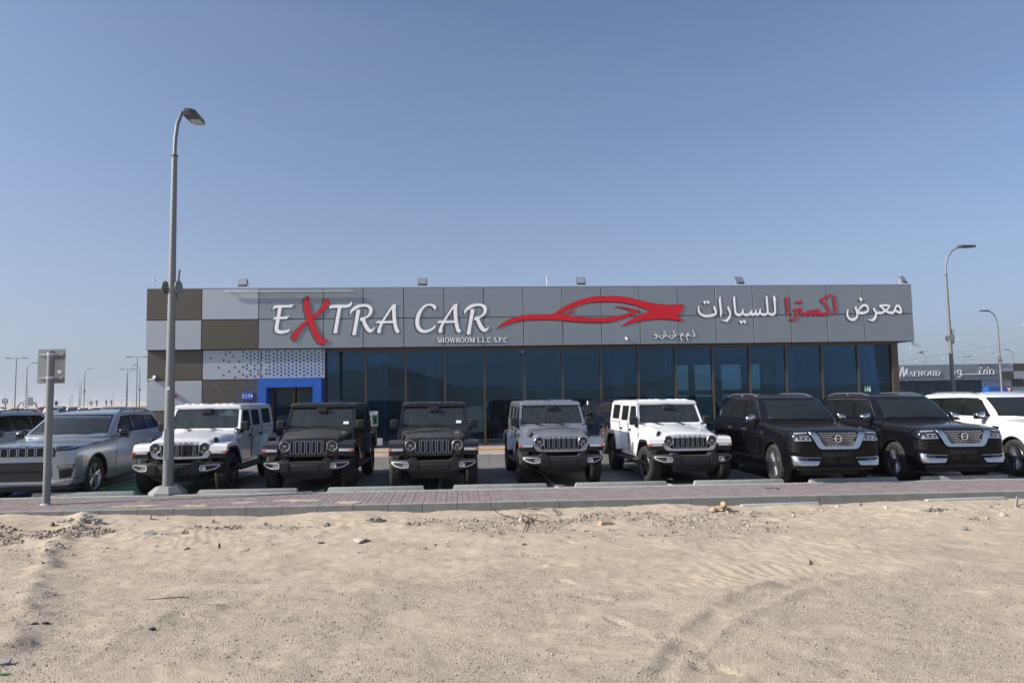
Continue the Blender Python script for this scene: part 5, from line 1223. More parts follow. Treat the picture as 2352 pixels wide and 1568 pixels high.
Xo = [(1105,93),(1108,160),(1115,240),(1135,370),(1165,520),(1200,672),(1280,615),(1370,530),(1440,450),(1490,370),(1520,290),(1532,203),(1580,183),(1640,175),(1675,182),(1690,215),(1680,290),(1640,370),(1560,475),(1460,580),(1360,660),(1230,752),(1270,860),(1330,1010),(1400,1150),(1470,1260),(1520,1310),(1580,1335),(1620,1338),(1660,1333),(1600,1400),(1540,1445),(1480,1472),(1420,1460),(1360,1405),(1300,1320),(1230,1190),(1160,1040),(1088,850),(1000,930),(920,1020),(830,1140),(760,1260),(715,1385),(660,1335),(620,1270),(615,1235),(650,1175),(730,1070),(850,940),(960,840),(1058,765),(1020,640),(985,500),(960,330),(955,230),(965,180),(1000,130),(1045,105)]
To = [(110,328),(130,270),(155,232),(200,216),(400,213),(600,213),(660,207),(710,185),(745,150),(777,108),(797,150),(790,200),(750,250),(700,280),(640,296),(560,300),(478,302),(450,450),(400,750),(362,950),(360,990),(368,1020),(320,1045),(270,1052),(250,1040),(250,1010),(280,850),(375,302),(250,302),(180,310)]
Rb = [(745,507),(728,460),(735,400),(770,340),(850,270),(960,215),(1080,192),(1180,190),(1280,208),(1350,250),(1395,310),(1402,370),(1385,450),(1340,520),(1270,580),(1170,632),(1220,750),(1290,870),(1340,925),(1370,932),(1410,915),(1465,865),(1465,900),(1430,960),(1380,1010),(1320,1028),(1260,1010),(1200,950),(1150,860),(1080,680),(1050,685),(1014,682),(1030,620),(1060,585),(1090,576),(1145,580),(1210,550),(1260,510),(1290,450),(1300,380),(1285,320),(1240,280),(1160,264),(1060,272),(960,310),(860,370),(790,430)]
Rs = [(908,383),(960,360),(1005,353),(1028,370),(1028,410),(1000,570),(950,830),(918,1020),(920,1080),(860,1108),(825,1110),(803,1090),(805,1060),(850,830),(915,440),(915,400)]
Ao = [(2090,183),(2080,290),(2078,400),(2090,600),(2110,780),(2150,920),(2198,990),(2160,1030),(2120,1045),(2080,1025),(2050,960),(2020,850),(2002,745),(1850,752),(1705,757),(1660,860),(1640,940),(1638,980),(1650,1015),(1600,1038),(1560,1048),(1530,1025),(1530,980),(1560,890),(1625,748),(1560,748),(1510,758),(1478,775),(1500,730),(1540,690),(1600,683),(1665,685),(1760,540),(1860,380),(1940,265),(1990,215),(2040,193)]
Ah = [(1970,325),(1900,430),(1820,550),(1742,690),(1850,690),(1992,683),(1980,560),(1972,430)]
Co = [(685,347),(650,290),(610,245),(560,222),(500,222),(420,255),(350,340),(290,460),(258,590),(250,690),(265,770),(310,850),(370,893),(440,900),(510,890),(590,850),(650,800),(700,745),(710,790),(690,840),(630,890),(540,940),(460,970),(380,978),(300,965),(220,910),(165,820),(145,700),(155,560),(200,420),(280,310),(370,225),(460,180),(560,170),(640,182),(700,215),(727,260),(715,310)]
fE = cropfn(1080, 1170, .14029, LY); fT = cropfn(1300, 1190, .13605, LY); fC = cropfn(1640, 1190, .14456, LY)
word = letters('sign_word', 'white brush-style letters of the first Latin word, around a larger red X', [[sm(Eo)]], fE, 'sign_white', (-52, 30), 1)
def more(gl, fn, m, sh):
    lp = [[fn(x, y) for x, y in l] for l in gl]; mb = MB(); mb.plate(lp, lambda u, v, d: (u, LY-FY+d, v), .013); o = mb.build('letter', M[m], word)
    lb = [[fn(x+sh[0], y+sh[1]) for x, y in l] for l in gl]; mb = MB(); mb.plate(lb, lambda u, v, d: (u, -.038+d, v), .006); mb.build('letter_drop_shade', M['sign_drop_shade'], o); return o  # second plate is the letter's drop shadow in flat grey
o = more([sm(Xo)], fE, 'sign_red', (-52, 30)); o['label'] = 'tall red letter X'; o.location.y = -.012
sh2 = (-53, 31)
for g in ([sm(To)], [sm(Rb)], [sm(Rs)], [sm(Ao), Ah]): more(g, fT, 'sign_white', sh2)
word = letters('sign_word', 'white brush-style letters of the second Latin word, left of the red car outline', [[sm(Co)]], fC, 'sign_white', (-50, 29), 1)
fA2 = lambda x, y: fA_(x, y, 245.5, -1.1); fR2 = lambda x, y: fA_(x, y, 457.3, -2.7)
def fA_(x, y, dx, dy): p = atY(1300+dx+x*.13605, 1190+dy+y*.13605, LY); return (p.x, p.z)
more([sm(Ao), Ah], fA2, 'sign_white', sh2); more([sm(Rb)], fR2, 'sign_white', sh2); more([sm(Rs)], fR2, 'sign_white', sh2)
carL = [(235,503),(270,460),(330,420),(400,390),(460,372),(540,360),(700,356),(820,353),(880,310),(960,260),(1060,215),(1160,185),(1250,168),(1320,164),(1500,164),(1600,178),(1700,200),(1830,232),(1930,248),(2040,256),(2120,252),(2165,248),(2180,260),(2170,300),(2150,330),(2120,375),(2167,405),(2167,425),(2080,412),(1960,402),(1850,405),(1720,422),(1620,450),(1540,478),(1580,440),(1640,400),(1720,360),(1833,322),(1790,297),(1700,265),(1600,240),(1500,224),(1400,221),(1250,224),(1150,240),(1050,275),(960,315),(875,360),(935,360),(975,338),(1010,318),(1030,315),(1038,325),(1020,338),(990,350),(972,370),(1060,380),(1200,390),(1350,392),(1450,380),(1550,360),(1645,327),(1590,300),(1530,285),(1470,275),(1475,268),(1520,270),(1620,290),(1730,317),(1640,365),(1540,400),(1440,430),(1380,438),(1150,437),(1000,425),(850,412),(700,410),(540,412),(430,430),(330,460)]
letters('sign_emblem', 'red sweeping outline of a sports car in the middle of the fascia', [[sm(carL)]], cropfn(1900, 1120, .38265, LY), 'sign_red', (-18, 12), 1)
A1 = [(2208,78),(2225,130),(2257,203),(2230,235),(2240,350),(2250,480),(2240,560),(2200,610),(2130,625),(2070,610),(2025,572),(1990,610),(1930,627),(1870,620),(1818,578),(1790,610),(1740,628),(1700,615),(1685,590),(1650,620),(1600,630),(1570,610),(1560,590),(1520,620),(1450,635),(1390,622),(1347,585),(1310,620),(1250,637),(1190,625),(1150,585),(1133,520),(1120,400),(1092,148),(1142,92),(1150,200),(1165,400),(1175,510),(1200,550),(1250,567),(1300,555),(1330,510),(1345,460),(1376,437),(1368,480),(1375,530),(1400,560),(1450,568),(1510,558),(1560,510),(1580,480),(1618,458),(1605,500),(1610,540),(1640,552),(1680,530),(1695,480),(1730,450),(1722,490),(1730,535),(1760,550),(1795,530),(1805,470),(1843,428),(1838,480),(1845,530),(1880,557),(1930,560),(1985,550),(2008,520),(2000,400),(1968,130),(2013,85),(2025,200),(2040,400),(2047,510),(2065,545),(2110,560),(2170,550),(2208,520),(2212,480),(2195,300),(2168,130)]
g1 = [[sm(A1)], [[(1302,738),(1357,795),(1325,845),(1268,790)]], [[(1390,730),(1447,788),(1413,837),(1359,781)]], [sm([(968,367),(1000,430),(1030,490),(1042,570),(1030,650),(990,730),(930,793),(870,785),(795,750),(802,733),(850,742),(900,725),(960,670),(1000,600),(1005,560),(990,520),(937,432)])],
      [sm([(757,110),(765,200),(780,360),(795,480),(795,590),(755,655),(750,600),(745,480),(708,165)])], [sm([(598,353),(630,420),(652,480),(652,550),(635,605),(560,635),(470,660),(380,670),(290,655),(210,610),(165,550),(147,480),(152,400),(165,360),(188,372),(180,430),(190,490),(230,550),(300,590),(380,600),(470,590),(560,567),(612,548),(605,510),(560,410)])],
      [[(322,213),(376,265),(347,320),(290,268)]], [[(411,206),(468,262),(433,310),(380,260)]]]
letters('sign_word', 'white Arabic word right of the red car outline, leftmost of the three large Arabic words', g1, cropfn(2770, 1170, .14881, LY), 'sign_white', (-48, 28), 1)
A2 = [(1860,130),(1845,180),(1820,220),(1680,270),(1520,355),(1580,380),(1625,402),(1612,440),(1690,510),(1750,590),(1785,660),(1795,740),(1780,820),(1720,880),(1620,905),(1480,905),(1410,885),(1370,845),(1330,890),(1270,908),(1220,890),(1190,850),(1150,895),(1090,912),(1040,890),(1022,850),(980,890),(890,915),(820,900),(770,850),(740,770),(712,690),(680,740),(622,770),(637,850),(637,930),(610,1000),(560,1070),(500,1105),(420,1090),(350,1065),(328,1045),(335,1030),(400,1045),(470,1025),(540,970),(590,900),(605,850),(580,790),(520,720),(525,670),(533,633),(580,680),(640,692),(690,660),(715,620),(733,577),(750,650),(780,730),(820,790),(880,822),(960,815),(1020,775),(1050,700),(1105,680),(1085,720),(1070,770),(1085,810),(1130,822),(1170,800),(1195,740),(1205,695),(1256,670),(1240,720),(1240,780),(1265,815),(1310,805),(1345,760),(1355,680),(1405,645),(1395,700),(1400,750),(1430,795),(1490,815),(1600,808),(1700,790),(1755,735),(1740,680),(1690,600),(1600,490),(1510,410),(1480,380),(1475,340),(1490,305),(1540,265),(1640,215),(1780,160)]
g2 = [[sm(A2)], [sm([(1997,180),(2010,300),(2035,500),(2050,680),(2045,830),(2000,910),(1992,880),(1993,800),(1975,550),(1935,260)])], [[(623,362),(697,432),(655,500),(580,430)]], [[(742,352),(816,428),(775,490),(700,421)]], [sm([(265,207),(275,330),(295,500),(315,700),(318,840),(300,890),(265,935),(262,850),(245,600),(222,430),(205,285)])]]
letters('sign_word', 'red Arabic word between the two large white Arabic words', g2, cropfn(3120, 1160, .11054, LY), 'sign_red', (-68, 38), 1)
A3 = [(1955,398),(2010,430),(2060,510),(2085,600),(2085,660),(2060,705),(2030,713),(1950,695),(1850,635),(1830,690),(1780,722),(1720,722),(1640,710),(1570,675),(1533,650),(1470,695),(1400,725),(1320,732),(1260,725),(1238,710),(1240,780),(1220,860),(1170,930),(1110,967),(1050,955),(990,930),(942,910),(955,893),(1010,908),(1070,890),(1130,840),(1180,770),(1197,700),(1180,660),(1125,580),(1155,505),(1180,560),(1210,610),(1260,640),(1340,643),(1420,635),(1478,605),(1420,545),(1370,498),(1335,492),(1350,420),(1420,398),(1540,390),(1620,400),(1692,423),(1680,490),(1640,545),(1585,600),(1640,630),(1720,635),(1780,630),(1820,590),(1850,510),(1880,440),(1910,410)]
g3 = [[sm(A3), [(1868,545),(1900,500),(1940,477),(1980,490),(2020,550),(2040,622),(1990,625),(1930,600)], [(1420,470),(1540,462),(1640,470),(1590,525),(1537,573),(1480,520)]],
      [sm([(852,378),(910,400),(955,450),(980,530),(970,610),(930,670),(860,710),(780,732),(700,732),(612,718),(610,780),(590,850),(540,910),(470,950),(400,958),(330,930),(270,870),(240,790),(233,700),(245,620),(268,565),(292,575),(275,640),(272,700),(290,780),(330,840),(390,863),(460,858),(520,830),(560,785),(578,735),(560,680),(530,590),(502,520),(543,460),(570,500),(590,560),(603,610),(650,520),(710,440),(780,390)]), [(635,632),(680,560),(740,500),(800,465),(860,465),(910,500),(938,565),(900,605),(840,635),(770,645),(690,643)]],
      [[(692,158),(767,232),(722,297),(647,222)]]]
letters('sign_word', 'white Arabic word at the far right end of the fascia', g3, cropfn(3360, 1170, .11905, LY), 'sign_white', (-62, 37), 1)
# stroke lettering for the small lines
def stroke(pts, w):
    if not isinstance(w, (list, tuple)): w = [w]*len(pts)
    if len(w) != len(pts): w = list(np.interp(np.linspace(0, 1, len(pts)), np.linspace(0, 1, len(w)), w))
    L = []; Rr = []
    for i, p in enumerate(pts):
        a = Vector(pts[max(0, i-1)]); b = Vector(pts[min(len(pts)-1, i+1)]); d = (b-a).normalized(); n = Vector((-d.y, d.x))*w[i]/2; q = Vector(p)
        L.append(tuple(q+n)); Rr.append(tuple(q-n))
    return L+Rr[::-1]
def arc(cx, cy, rx, ry, a0, a1, n=12): return [(cx+rx*math.cos(R(a0+(a1-a0)*k/n)), cy-ry*math.sin(R(a0+(a1-a0)*k/n))) for k in range(n+1)]
# serif capitals, cap height 100, y downwards from the baseline at 0
TH, TN, SF = 15, 8, 7
def V_(x, w=TH, t=-100, b=0): return stroke([(x, b), (x, t)], w)
def sfx(x, y, l=15): return stroke([(x-l, y+(-3 if y == 0 else 3)), (x+l, y+(-3 if y == 0 else 3))], SF)
GL = {
 'S': (58, [stroke(arc(30, -74, 20, 22, 35, 250)+arc(30, -27, 22, 25, 70, -150), [6,7,9,11,13,14,14,13,13,13,14,15,15]+[15,15,15,15,15,14,14,13,12,10,8,7,6])]),
 'H': (92, [V_(20), V_(70), stroke([(20, -51), (70, -51)], TN), sfx(20, 0), sfx(20, -100), sfx(70, 0), sfx(70, -100)]),
 'O': (96, [stroke(arc(46, -50, 36, 47, 90, 450, 28), [8,9,11,13,15,16,16,16,15,13,11,9,8,8,8,9,11,13,15,16,16,16,15,13,11,9,8,8,8])]),
 'W': (122, [stroke([(10, -100), (38, 0)], TH), stroke([(38, 0), (62, -98)], TN), stroke([(60, -100), (86, 0)], TH), stroke([(86, 0), (112, -100)], TN), sfx(12, -100, 14), sfx(58, -100, 14), sfx(110, -100, 12)]),
 'R': (80, [V_(20), stroke([(20, -97), (42, -97)]+arc(42, -74, 18, 23, 90, -90, 8)+[(20, -51)], [TN]*5+[13, 14, 13, 11]+[TN]*2), stroke([(38, -51), (76, -2)], TH), sfx(20, 0), sfx(12, -100, 8), sfx(76, 0, 8)]),
 'M': (116, [V_(18, TN), stroke([(18, -100), (54, -8)], TH), stroke([(54, -8), (92, -100)], TN), V_(92), sfx(18, 0, 12), sfx(92, 0), sfx(12, -100, 10), sfx(98, -100, 10)]),
 'L': (68, [V_(20), stroke([(20, -4), (56, -4), (62, -22)], [TN, TN, 5]), sfx(20, 0), sfx(20, -100)]),
 'C': (82, [stroke(arc(48, -50, 38, 47, 40, 320, 20), [6,7,8,8,9,11,13,15,16,16,16,16,15,13,11,9,8,8,7,6,6])]),
 'P': (68, [V_(20), stroke([(20, -97), (40, -97)]+arc(40, -72, 18, 25, 90, -90, 8)+[(20, -47)], [TN]*5+[13, 14, 13, 11]+[TN]*2), sfx(20, 0), sfx(12, -100, 8)]),
 'A': (88, [stroke([(10, 0), (42, -100)], TN), stroke([(42, -100), (78, 0)], TH), stroke([(22, -36), (64, -36)], TN), sfx(10, 0, 11), sfx(78, 0, 13)]),
 'F': (68, [V_(20), stroke([(20, -97), (62, -97), (64, -80)], [TN, TN, 5]), stroke([(20, -52), (52, -52)], TN), sfx(20, 0), sfx(12, -100, 8)]),
 'N': (96, [V_(20, TN), stroke([(18, -100), (76, 0)], TH), V_(76, TN), sfx(20, 0, 12), sfx(12, -100, 10), sfx(76, -100, 12)]),
 'U': (92, [stroke([(20, -100), (20, -30)]+arc(46, -28, 26, 26, 180, 360, 10)+[(72, -100)], [TH]*2+[14,13,11,9,8,8,8,8,8,8,8,8]), sfx(20, -100), sfx(72, -100, 12)]),
 'D': (88, [V_(20), stroke([(20, -97), (40, -97)]+arc(38, -50, 38, 47, 90, -90, 12)+[(20, -3)], [TN]*4+[11,14,16,16,16,14,11]+[TN]*5), sfx(12, -100, 8), sfx(12, 0, 8)]),
 '.': (32, [circ(12, -8, 9, 10)]), '-': (48, [stroke([(4, -40), (38, -40)], 9)]), ' ': (34, [])}
def serif(txt, x0, yb0, x1, yb1, h, fn, name, label, m, shift, cat='sign', Yo=0.0, thick=.012, back=True, origin=(0, 0, 0), Yface=LY, Yshade=None):
    tot = sum(GL[c][0] for c in txt); t = thing(name, label, cat, origin); x = 0
    for c in txt:
        adv, parts = GL[c]
        if not parts: x += adv; continue
        mb = MB(); ms = MB()
        for i, pt in enumerate(parts):
            def mp(p, s=(0, 0)):
                u = (x+p[0])/tot; return fn(x0+(x1-x0)*u+s[0], yb0+(yb1-yb0)*u+p[1]/100*h+s[1])
            mb.plate([[mp(p) for p in pt]], lambda a, b, d, i=i: (a-origin[0], Yface-.002*i+d-origin[1], b-origin[2]), thick)
            if back: ms.plate([[mp(p, shift) for p in pt]], lambda a, b, d, i=i: (a-origin[0], (Yshade or FY-.038)-.0012*i+d-origin[1], b-origin[2]), .004)  # same strokes shifted, a painted drop shadow behind the letter
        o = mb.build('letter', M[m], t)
        if back: ms.build('letter_drop_shade', M['sign_drop_shade'], o)
        x += adv
    return t
f4 = cropfn(1730, 1330, .13181, LY)
serif('SHOWROOM L.L.C-S.P.C', 140, 300, 2275, 292, 150, f4, 'sign_line', 'small white serif line below the second Latin word, above the glass', 'sign_white', (-55, 33), origin=(0, FY, 0))
f5 = cropfn(2600, 1310, .08503, LY)
g = []
def lp_(cx, cy, r, w): return [circ(cx, cy, r+w/2, 14), circ(cx, cy, r-w/2, 14)]
wg = [[(lp_(275, 345, 42, 26))], [[stroke([(318, 330), (335, 400), (310, 470), (262, 515), (225, 518), (175, 496)], [18, 22, 26, 26, 18, 8])]]]
def shn(dx, dy):
    f = lambda pts: [(a+dx, b+dy) for a, b in pts]
    return [[[stroke(f([(488, 360), (478, 440), (510, 500), (570, 520), (625, 485), (645, 420), (615, 325)]), [14, 20, 28, 32, 28, 22, 14])]], [[stroke(f([(640, 425), (690, 425), (712, 330)]), [14, 24, 14])]], [[stroke(f([(705, 410), (750, 412), (772, 360), (770, 292)]), [14, 26, 20, 12])]]]+[[[f([(cx, cy-26), (cx+26, cy), (cx, cy+26), (cx-26, cy)])]] for cx, cy in ((672, 178), (662, 243), (714, 243))]
def mm(dx, dy):
    f = lambda pts: [(a+dx, b+dy) for a, b in pts]
    return [[[f([(1438, 372), (1450, 310), (1490, 262), (1540, 280), (1575, 370), (1530, 382)]), f([(1475, 345), (1482, 315), (1505, 300), (1530, 325), (1545, 355), (1505, 352)])]], [[stroke(f([(1448, 372), (1445, 430), (1465, 500), (1485, 560), (1492, 615)]), [16, 24, 24, 22, 14])]]]
allg = wg+shn(0, 0)+shn(450, -8)+mm(0, 0)+mm(277, -8)+[[[stroke([(1280, 328), (1375, 326)], 20)]], [[stroke([(2022, 215), (2085, 285), (2115, 345), (2105, 395), (2045, 415), (1990, 385)], [16, 34, 28, 30, 34, 12])]], [[[(2022, 108), (2052, 142), (2024, 174), (1994, 140)]]]]+[[[circ(cx, cy, 26, 12)]] for cx, cy in ((397, 413), (855, 413), (1643, 395), (1917, 395))]
t = thing('sign_line', 'small white Arabic line below the tail of the red car outline', 'sign', (0, FY, 0))
for i, gl in enumerate(allg):
    loops = gl[0]
    if loops and isinstance(loops[0][0], (int, float)): loops = [loops]
    mb = MB(); mb.plate([[f5(x, y) for x, y in l] for l in loops], lambda u, v, d, i=i: (u, LY-FY-.0012*(i % 9)+d, v), .012); o = mb.build('letter', M['sign_white'], t)
    mb = MB(); mb.plate([[f5(x-88, y+50) for x, y in l] for l in loops], lambda u, v, d, i=i: (u, -.038-.0008*(i % 9)+d, v), .004); mb.build('letter_drop_shade', M['sign_drop_shade'], o)  # shifted grey copy paints the drop shadow of each Arabic stroke

# ================================================================== FITTINGS ON THE SHOWROOM
# house-number plate
p = atY(991, 1584, FY+.12); t = thing('number_sign', 'small blue plate reading C174 left of the blue entrance frame', 'sign', (p.x, p.y, p.z))
hw = (atY(1012.5, 1584, FY+.12).x-atY(970, 1584, FY+.12).x)/2; hh = (atY(991, 1569, FY+.12).z-atY(991, 1598.5, FY+.12).z)/2
MB().rbox(-hw, hw, -.035, -.001, -hh, hh, .006).build('plate', M['blue'], t)
o = text_mesh('C174', .165, .003, 'lettering', M['sign_white'], t); o.rotation_euler = (R(90), 0, 0); o.location = (0, -.039, -.055); o.scale = (1.0, 1.0, 1)
# floodlights
for i, (x, y, lab) in enumerate(((972, 1162, 'roof floodlight above the first light fascia panels, leftmost of the five'), (1690, 1160, 'roof floodlight above the second Latin sign word'), (2324, 1157, 'roof floodlight above the roof of the red car outline'), (2960, 1155, 'roof floodlight above the leftmost large Arabic word'), (3614, 1150, 'roof floodlight tilted at the right-hand corner of the roof'))):
    p = atY(x, y, FY+.2); r = (.0, .05, 0, .25, .5)[i]
    t = thing('floodlight', lab, 'floodlight', (p.x, p.y, ZT+.026), r, 'floodlights along the roof edge')
    T = Matrix.Translation((0, 0, .21)) @ Matrix.Rotation(R(-28), 4, 'X')
    h = MB(); h.rbox(-.16, .16, -.03, .03, -.15, .15, .015, M4=T); hd = h.build('housing', M['bronze'], t, smooth=20)
    h = MB(); h.rbox(-.135, .135, -.034, -.028, -.105, .13, .003, 1, M4=T); h.build('lens', M['lamp_glass'], hd)
    h = MB(); h.tube([(-.175, .05, .22), (-.175, .05, .0), (.175, .05, 0), (.175, .05, .22)], .009, 6); h.build('bracket', M['satin'], t)
# air terminals
for x, lab in ((617, 'thin forked lightning rod at the left end of the roof'), (2188, 'thin forked lightning rod above the centre of the roof'), (3601, 'thin forked lightning rod behind the corner floodlight')):
    p = atY(x, 1140, FY+.3); mb = MB(); z = ZT+.02
    mb.tube([(0, 0, 0), (0, 0, .42)], .013, 5)
    for dx, dy in ((.09, .03), (-.09, .03), (.02, -.08)): mb.tube([(0, 0, .27), (dx, dy, .36)], .009, 4)
    tag(mb.build('lightning_rod', M['satin'], loc=(p.x, p.y, z)), lab, 'lightning rod', 'lightning rods on the roof')
# light strip
a = atY(905, 1160, FY).x; b = atY(1418, 1160, FY).x; t = thing('light_strip', 'long thin light strip on brackets along the upper left of the fascia', 'light', ((a+b)/2, FY, ZT-.12)); L = (b-a)/2
MB().rbox(-L, L, -.16, -.11, -.03, .02, .008).build('rail', M['satin'], t, smooth=20)
for k in range(6):
    x = -L+.15+(2*L-.3)*k/5; mb = MB(); mb.tube([(x, -.031, .06), (x, -.14, .02)], .012, 5); mb.build('bracket', M['satin'], t)
mb = MB()
n = int(2*L/.075)
for k in range(n): mb.rbox(-L+.03+k*.075, -L+.07+k*.075, -.165, -.16, -.02, .01, .002, 1)
tag(mb.build('diode', M['paper'], t), kind='stuff')
def camera_dev(px, py, Y, lab, m='sign_white', up=False, sc=1.0, rz=0.3):
    p = atY(px, py, Y); t = thing('security_camera', lab, 'camera', (p.x, Y, p.z), rz)
    MB().rbox(-.05*sc, .05*sc, -.05*sc, .0, -.05*sc, .05*sc, .012).build('mount', M[m], t, smooth=20)
    mb = MB(); mb.tube([(0, -.02*sc, .0), (0, -.08*sc, -.02), (0, -.10*sc, -.06*sc)], .018*sc, 6); mb.build('arm', M[m], t)
    mb = MB(); mb.rbox(-.045*sc, .045*sc, -.27*sc, -.05*sc, -.12*sc, -.03*sc, .02, M4=Matrix.Rotation(R(12), 4, 'X')); bd_ = mb.build('housing', M[m], t, smooth=20)
    mb = MB(); mb.rbox(-.035*sc, .035*sc, -.276*sc, -.262*sc, -.11*sc, -.045*sc, .006, M4=Matrix.Rotation(R(12), 4, 'X')); mb.build('lens', M['gloss_black'], bd_)
    return t
camera_dev(621, 1508, FY+.12, 'white security camera on the left wall beside the lamp post', rz=-.5)
camera_dev(2080, 1397, FY+.35, 'dark security camera under the fascia above the glass', 'satin', rz=.5)
camera_dev(2503, 1350, FY-.03, 'small white sensor on the fascia below the red car outline', sc=.55)
camera_dev(3645, 1368, FY+.3, 'white security camera under the right-hand end of the fascia', rz=.9, sc=1.1)
p = atY(700, 1584, FY+.12); mb = MB(); mb.lathe([(0, .001), (0, .062), (-.03, .062), (-.06, .05), (-.085, .02), (-.087, .001)], 20, axis='y')
tag(mb.build('alarm_bell', M['red'], smooth=50, loc=(p.x, FY+.12, p.z)), 'small round red alarm beacon on the lower left wall', 'alarm')
# things inside, behind the glass
def board(x0, y0, x1, y1, Y, name, lab, m_face, m_frame='white', floor=True):
    a = atY(x0, y0, Y); b = atY(x1, y1, Y); t = thing(name, lab, 'display board' if name != 'poster' else 'poster', ((a.x+b.x)/2, Y, b.z)); w = (b.x-a.x)/2; h = a.z-b.z
    MB().rbox(-w, w, 0, .04, 0, h, .005).build('frame', M[m_frame], t); f = MB().box(-w+.05, w-.05, -.004, -.001, .05, h-.05).build('panel', M[m_face], t)
    if floor:
        mb = MB(); mb.tube([(-w*.7, .06, h*.8), (-w*.8, .25, -(b.z-PLAT-.02))], .015, 5); mb.tube([(w*.7, .06, h*.8), (w*.8, .25, -(b.z-PLAT-.02))], .015, 5); mb.tube([(-w*.8, .02, 0), (-w*.8, .02, -(b.z-PLAT-.02))], .015, 5); mb.tube([(w*.8, .02, 0), (w*.8, .02, -(b.z-PLAT-.02))], .015, 5); mb.build('easel', M['satin'], t)
    return t
board(2149, 1558, 2204, 1640, GY+2.2, 'display_board', 'white framed board behind the glass above the silver off-roader', 'inner_wall')
board(2583, 1552, 2636, 1640, GY+2.2, 'display_board', 'white framed board behind the glass above the right-hand white off-roader', 'inner_wall')
PO = GY-.012
t = board(1468, 1644, 1512, 1702, PO, 'poster', 'white and green poster with a power tool stuck to the glass', 'paper', 'paper', False)
a = atY(1468, 1644, PO); b = atY(1512, 1702, PO); w = (b.x-a.x); h = a.z-b.z
MB().box(-w*.03, w*.46, -.008, -.005, h*.06, h*.78).build('print_field', M['paper_green'], t)
MB().rbox(w*.10, w*.36, -.012, -.009, h*.16, h*.62, .02).build('print_tool', M['black'], t)
for k in range(4): MB().rbox(-w*.44, -w*.10, -.010, -.006, h*(.08+.16*k), h*(.20+.16*k), .006).build('print_label', M['paper_green' if k % 2 else 'inner_wall'], t)
for s_, sz, dx, dz in (('HITACHI', .055, -.22, .90), ('CV-950F', .05, .22, .70)):
    o = text_mesh(s_, sz, 0, 'lettering', M['black' if dz > .8 else 'paper'], t); o.rotation_euler = (R(90), 0, 0); o.location = (w*dx, -.013, h*dz)
board(1472, 1704, 1508, 1780, PO, 'poster', 'dark poster with small lettering below the green one on the glass', 'inner_dark', 'inner_dark', False)
o = text_mesh('350 BAR', .05, 0, 'lettering', M['paper'], bpy.data.objects['poster.001']); o.rotation_euler = (R(90), 0, 0); o.location = (0, -.01, .80)
board(1508, 1752, 1530, 1781, PO, 'poster', 'small pale blue leaflet at the foot of the glass by the posters', 'curtain', 'curtain', False)
a = atY(1893, 1727, GY+.7); b = atY(2000, 1727, GY+.7); t = thing('desk', 'white desk behind the glass right of the middle black off-roader', 'desk', ((a.x+b.x)/2, GY+1.0, PLAT+.02)); w = (b.x-a.x)/2
MB().rbox(-w, w, -.35, .35, .70, .74, .008).build('tabletop', M['white'], t)
for s in (-1, 1): MB().box(s*w-.03, s*w+.03, -.32, .32, 0, .70).build('leg', M['white'], t)
for dx, hh_, lab, nm in ((.12, .26, 'white bottle standing on the desk behind the glass', 'bottle'), (.30, .12, 'small white cup on the desk beside the bottle', 'cup')):
    mb = MB(); mb.lathe([(0, .001), (0, .04), (hh_*.7, .04), (hh_*.8, .015), (hh_, .015), (hh_, .001)] if nm == 'bottle' else [(0, .001), (0, .03), (hh_, .045), (hh_, .001)], 14, axis='z')
    tag(mb.build(nm, M['white'], smooth=40, loc=((a.x+b.x)/2+dx, GY+.85, PLAT+.76)), lab, nm)
a = atY(3456, 1543, PO); b = atY(3484, 1568, PO); t = thing('assembly_sign', 'green and white assembly point sign on the right-hand glass', 'sign', ((a.x+b.x)/2, PO, (a.z+b.z)/2)); w = (b.x-a.x)/2; h = (a.z-b.z)/2
MB().box(-w, w, -.002, .002, -h, h).build('plate', M['paper_green'], t)
mb = MB()
for sx in (-1, 1):
    for sz in (-1, 1): mb.plate([stroke([(sx*w*.82, sz*h*.78), (sx*w*.60, sz*h*.50)], .02)], lambda u, v, d: (u, -.006+d, v), .002)
mb.build('arrow', M['sign_white'], t)
mb = MB()
for dx in (-.09, 0, .09): mb.plate([circ(dx, .055 if dx == 0 else .035, .018, 8)], lambda u, v, d: (u, -.006+d, v), .002); mb.plate([[(dx-.022, .03 if dx == 0 else .01), (dx+.022, .03 if dx == 0 else .01), (dx+.03, -.06), (dx-.03, -.06)]], lambda u, v, d: (u, -.006+d, v), .002)
mb.build('figure', M['sign_white'], t)
p = atY(3516, 1500, GY+1.0); t = thing('flag', 'furled red and green flag on a pole behind the last glass pane', 'flag', (p.x, GY+1.0, PLAT+.02)); H = p.z-PLAT
MB().cyl((0, 0, 0), (0, 0, H), .014, n=8).build('pole', M['satin'], t); mb = MB(); mb.lathe([(H, .001), (H+.02, .03), (H+.05, .03), (H+.07, .001)], 12, axis='z'); mb.build('finial', M['satin'], t, smooth=50)
MB().cyl((0, 0, 0), (0, 0, .05), .16, n=16).build('base', M['satin'], t)
mb = MB(); vs = []
for j in range(9):
    f = j/8; rr_ = .03+.22*f
    for k in range(10): a_ = 2*math.pi*k/10; q = rr_*(1+.35*(k % 2)); vs.append((q*math.cos(a_)*.8+.02, q*math.sin(a_)*.5, H-.05-1.35*f))
mb.add(vs, [(j*10+k, j*10+(k+1) % 10, (j+1)*10+(k+1) % 10, (j+1)*10+k) for j in range(8) for k in range(10)], 0)
fl = mb.build('cloth', [M['red'], M['paper_green']], t); 
for q in fl.data.polygons: q.material_index = 1 if q.center.x < 0 and q.center.z < H-.6 else 0

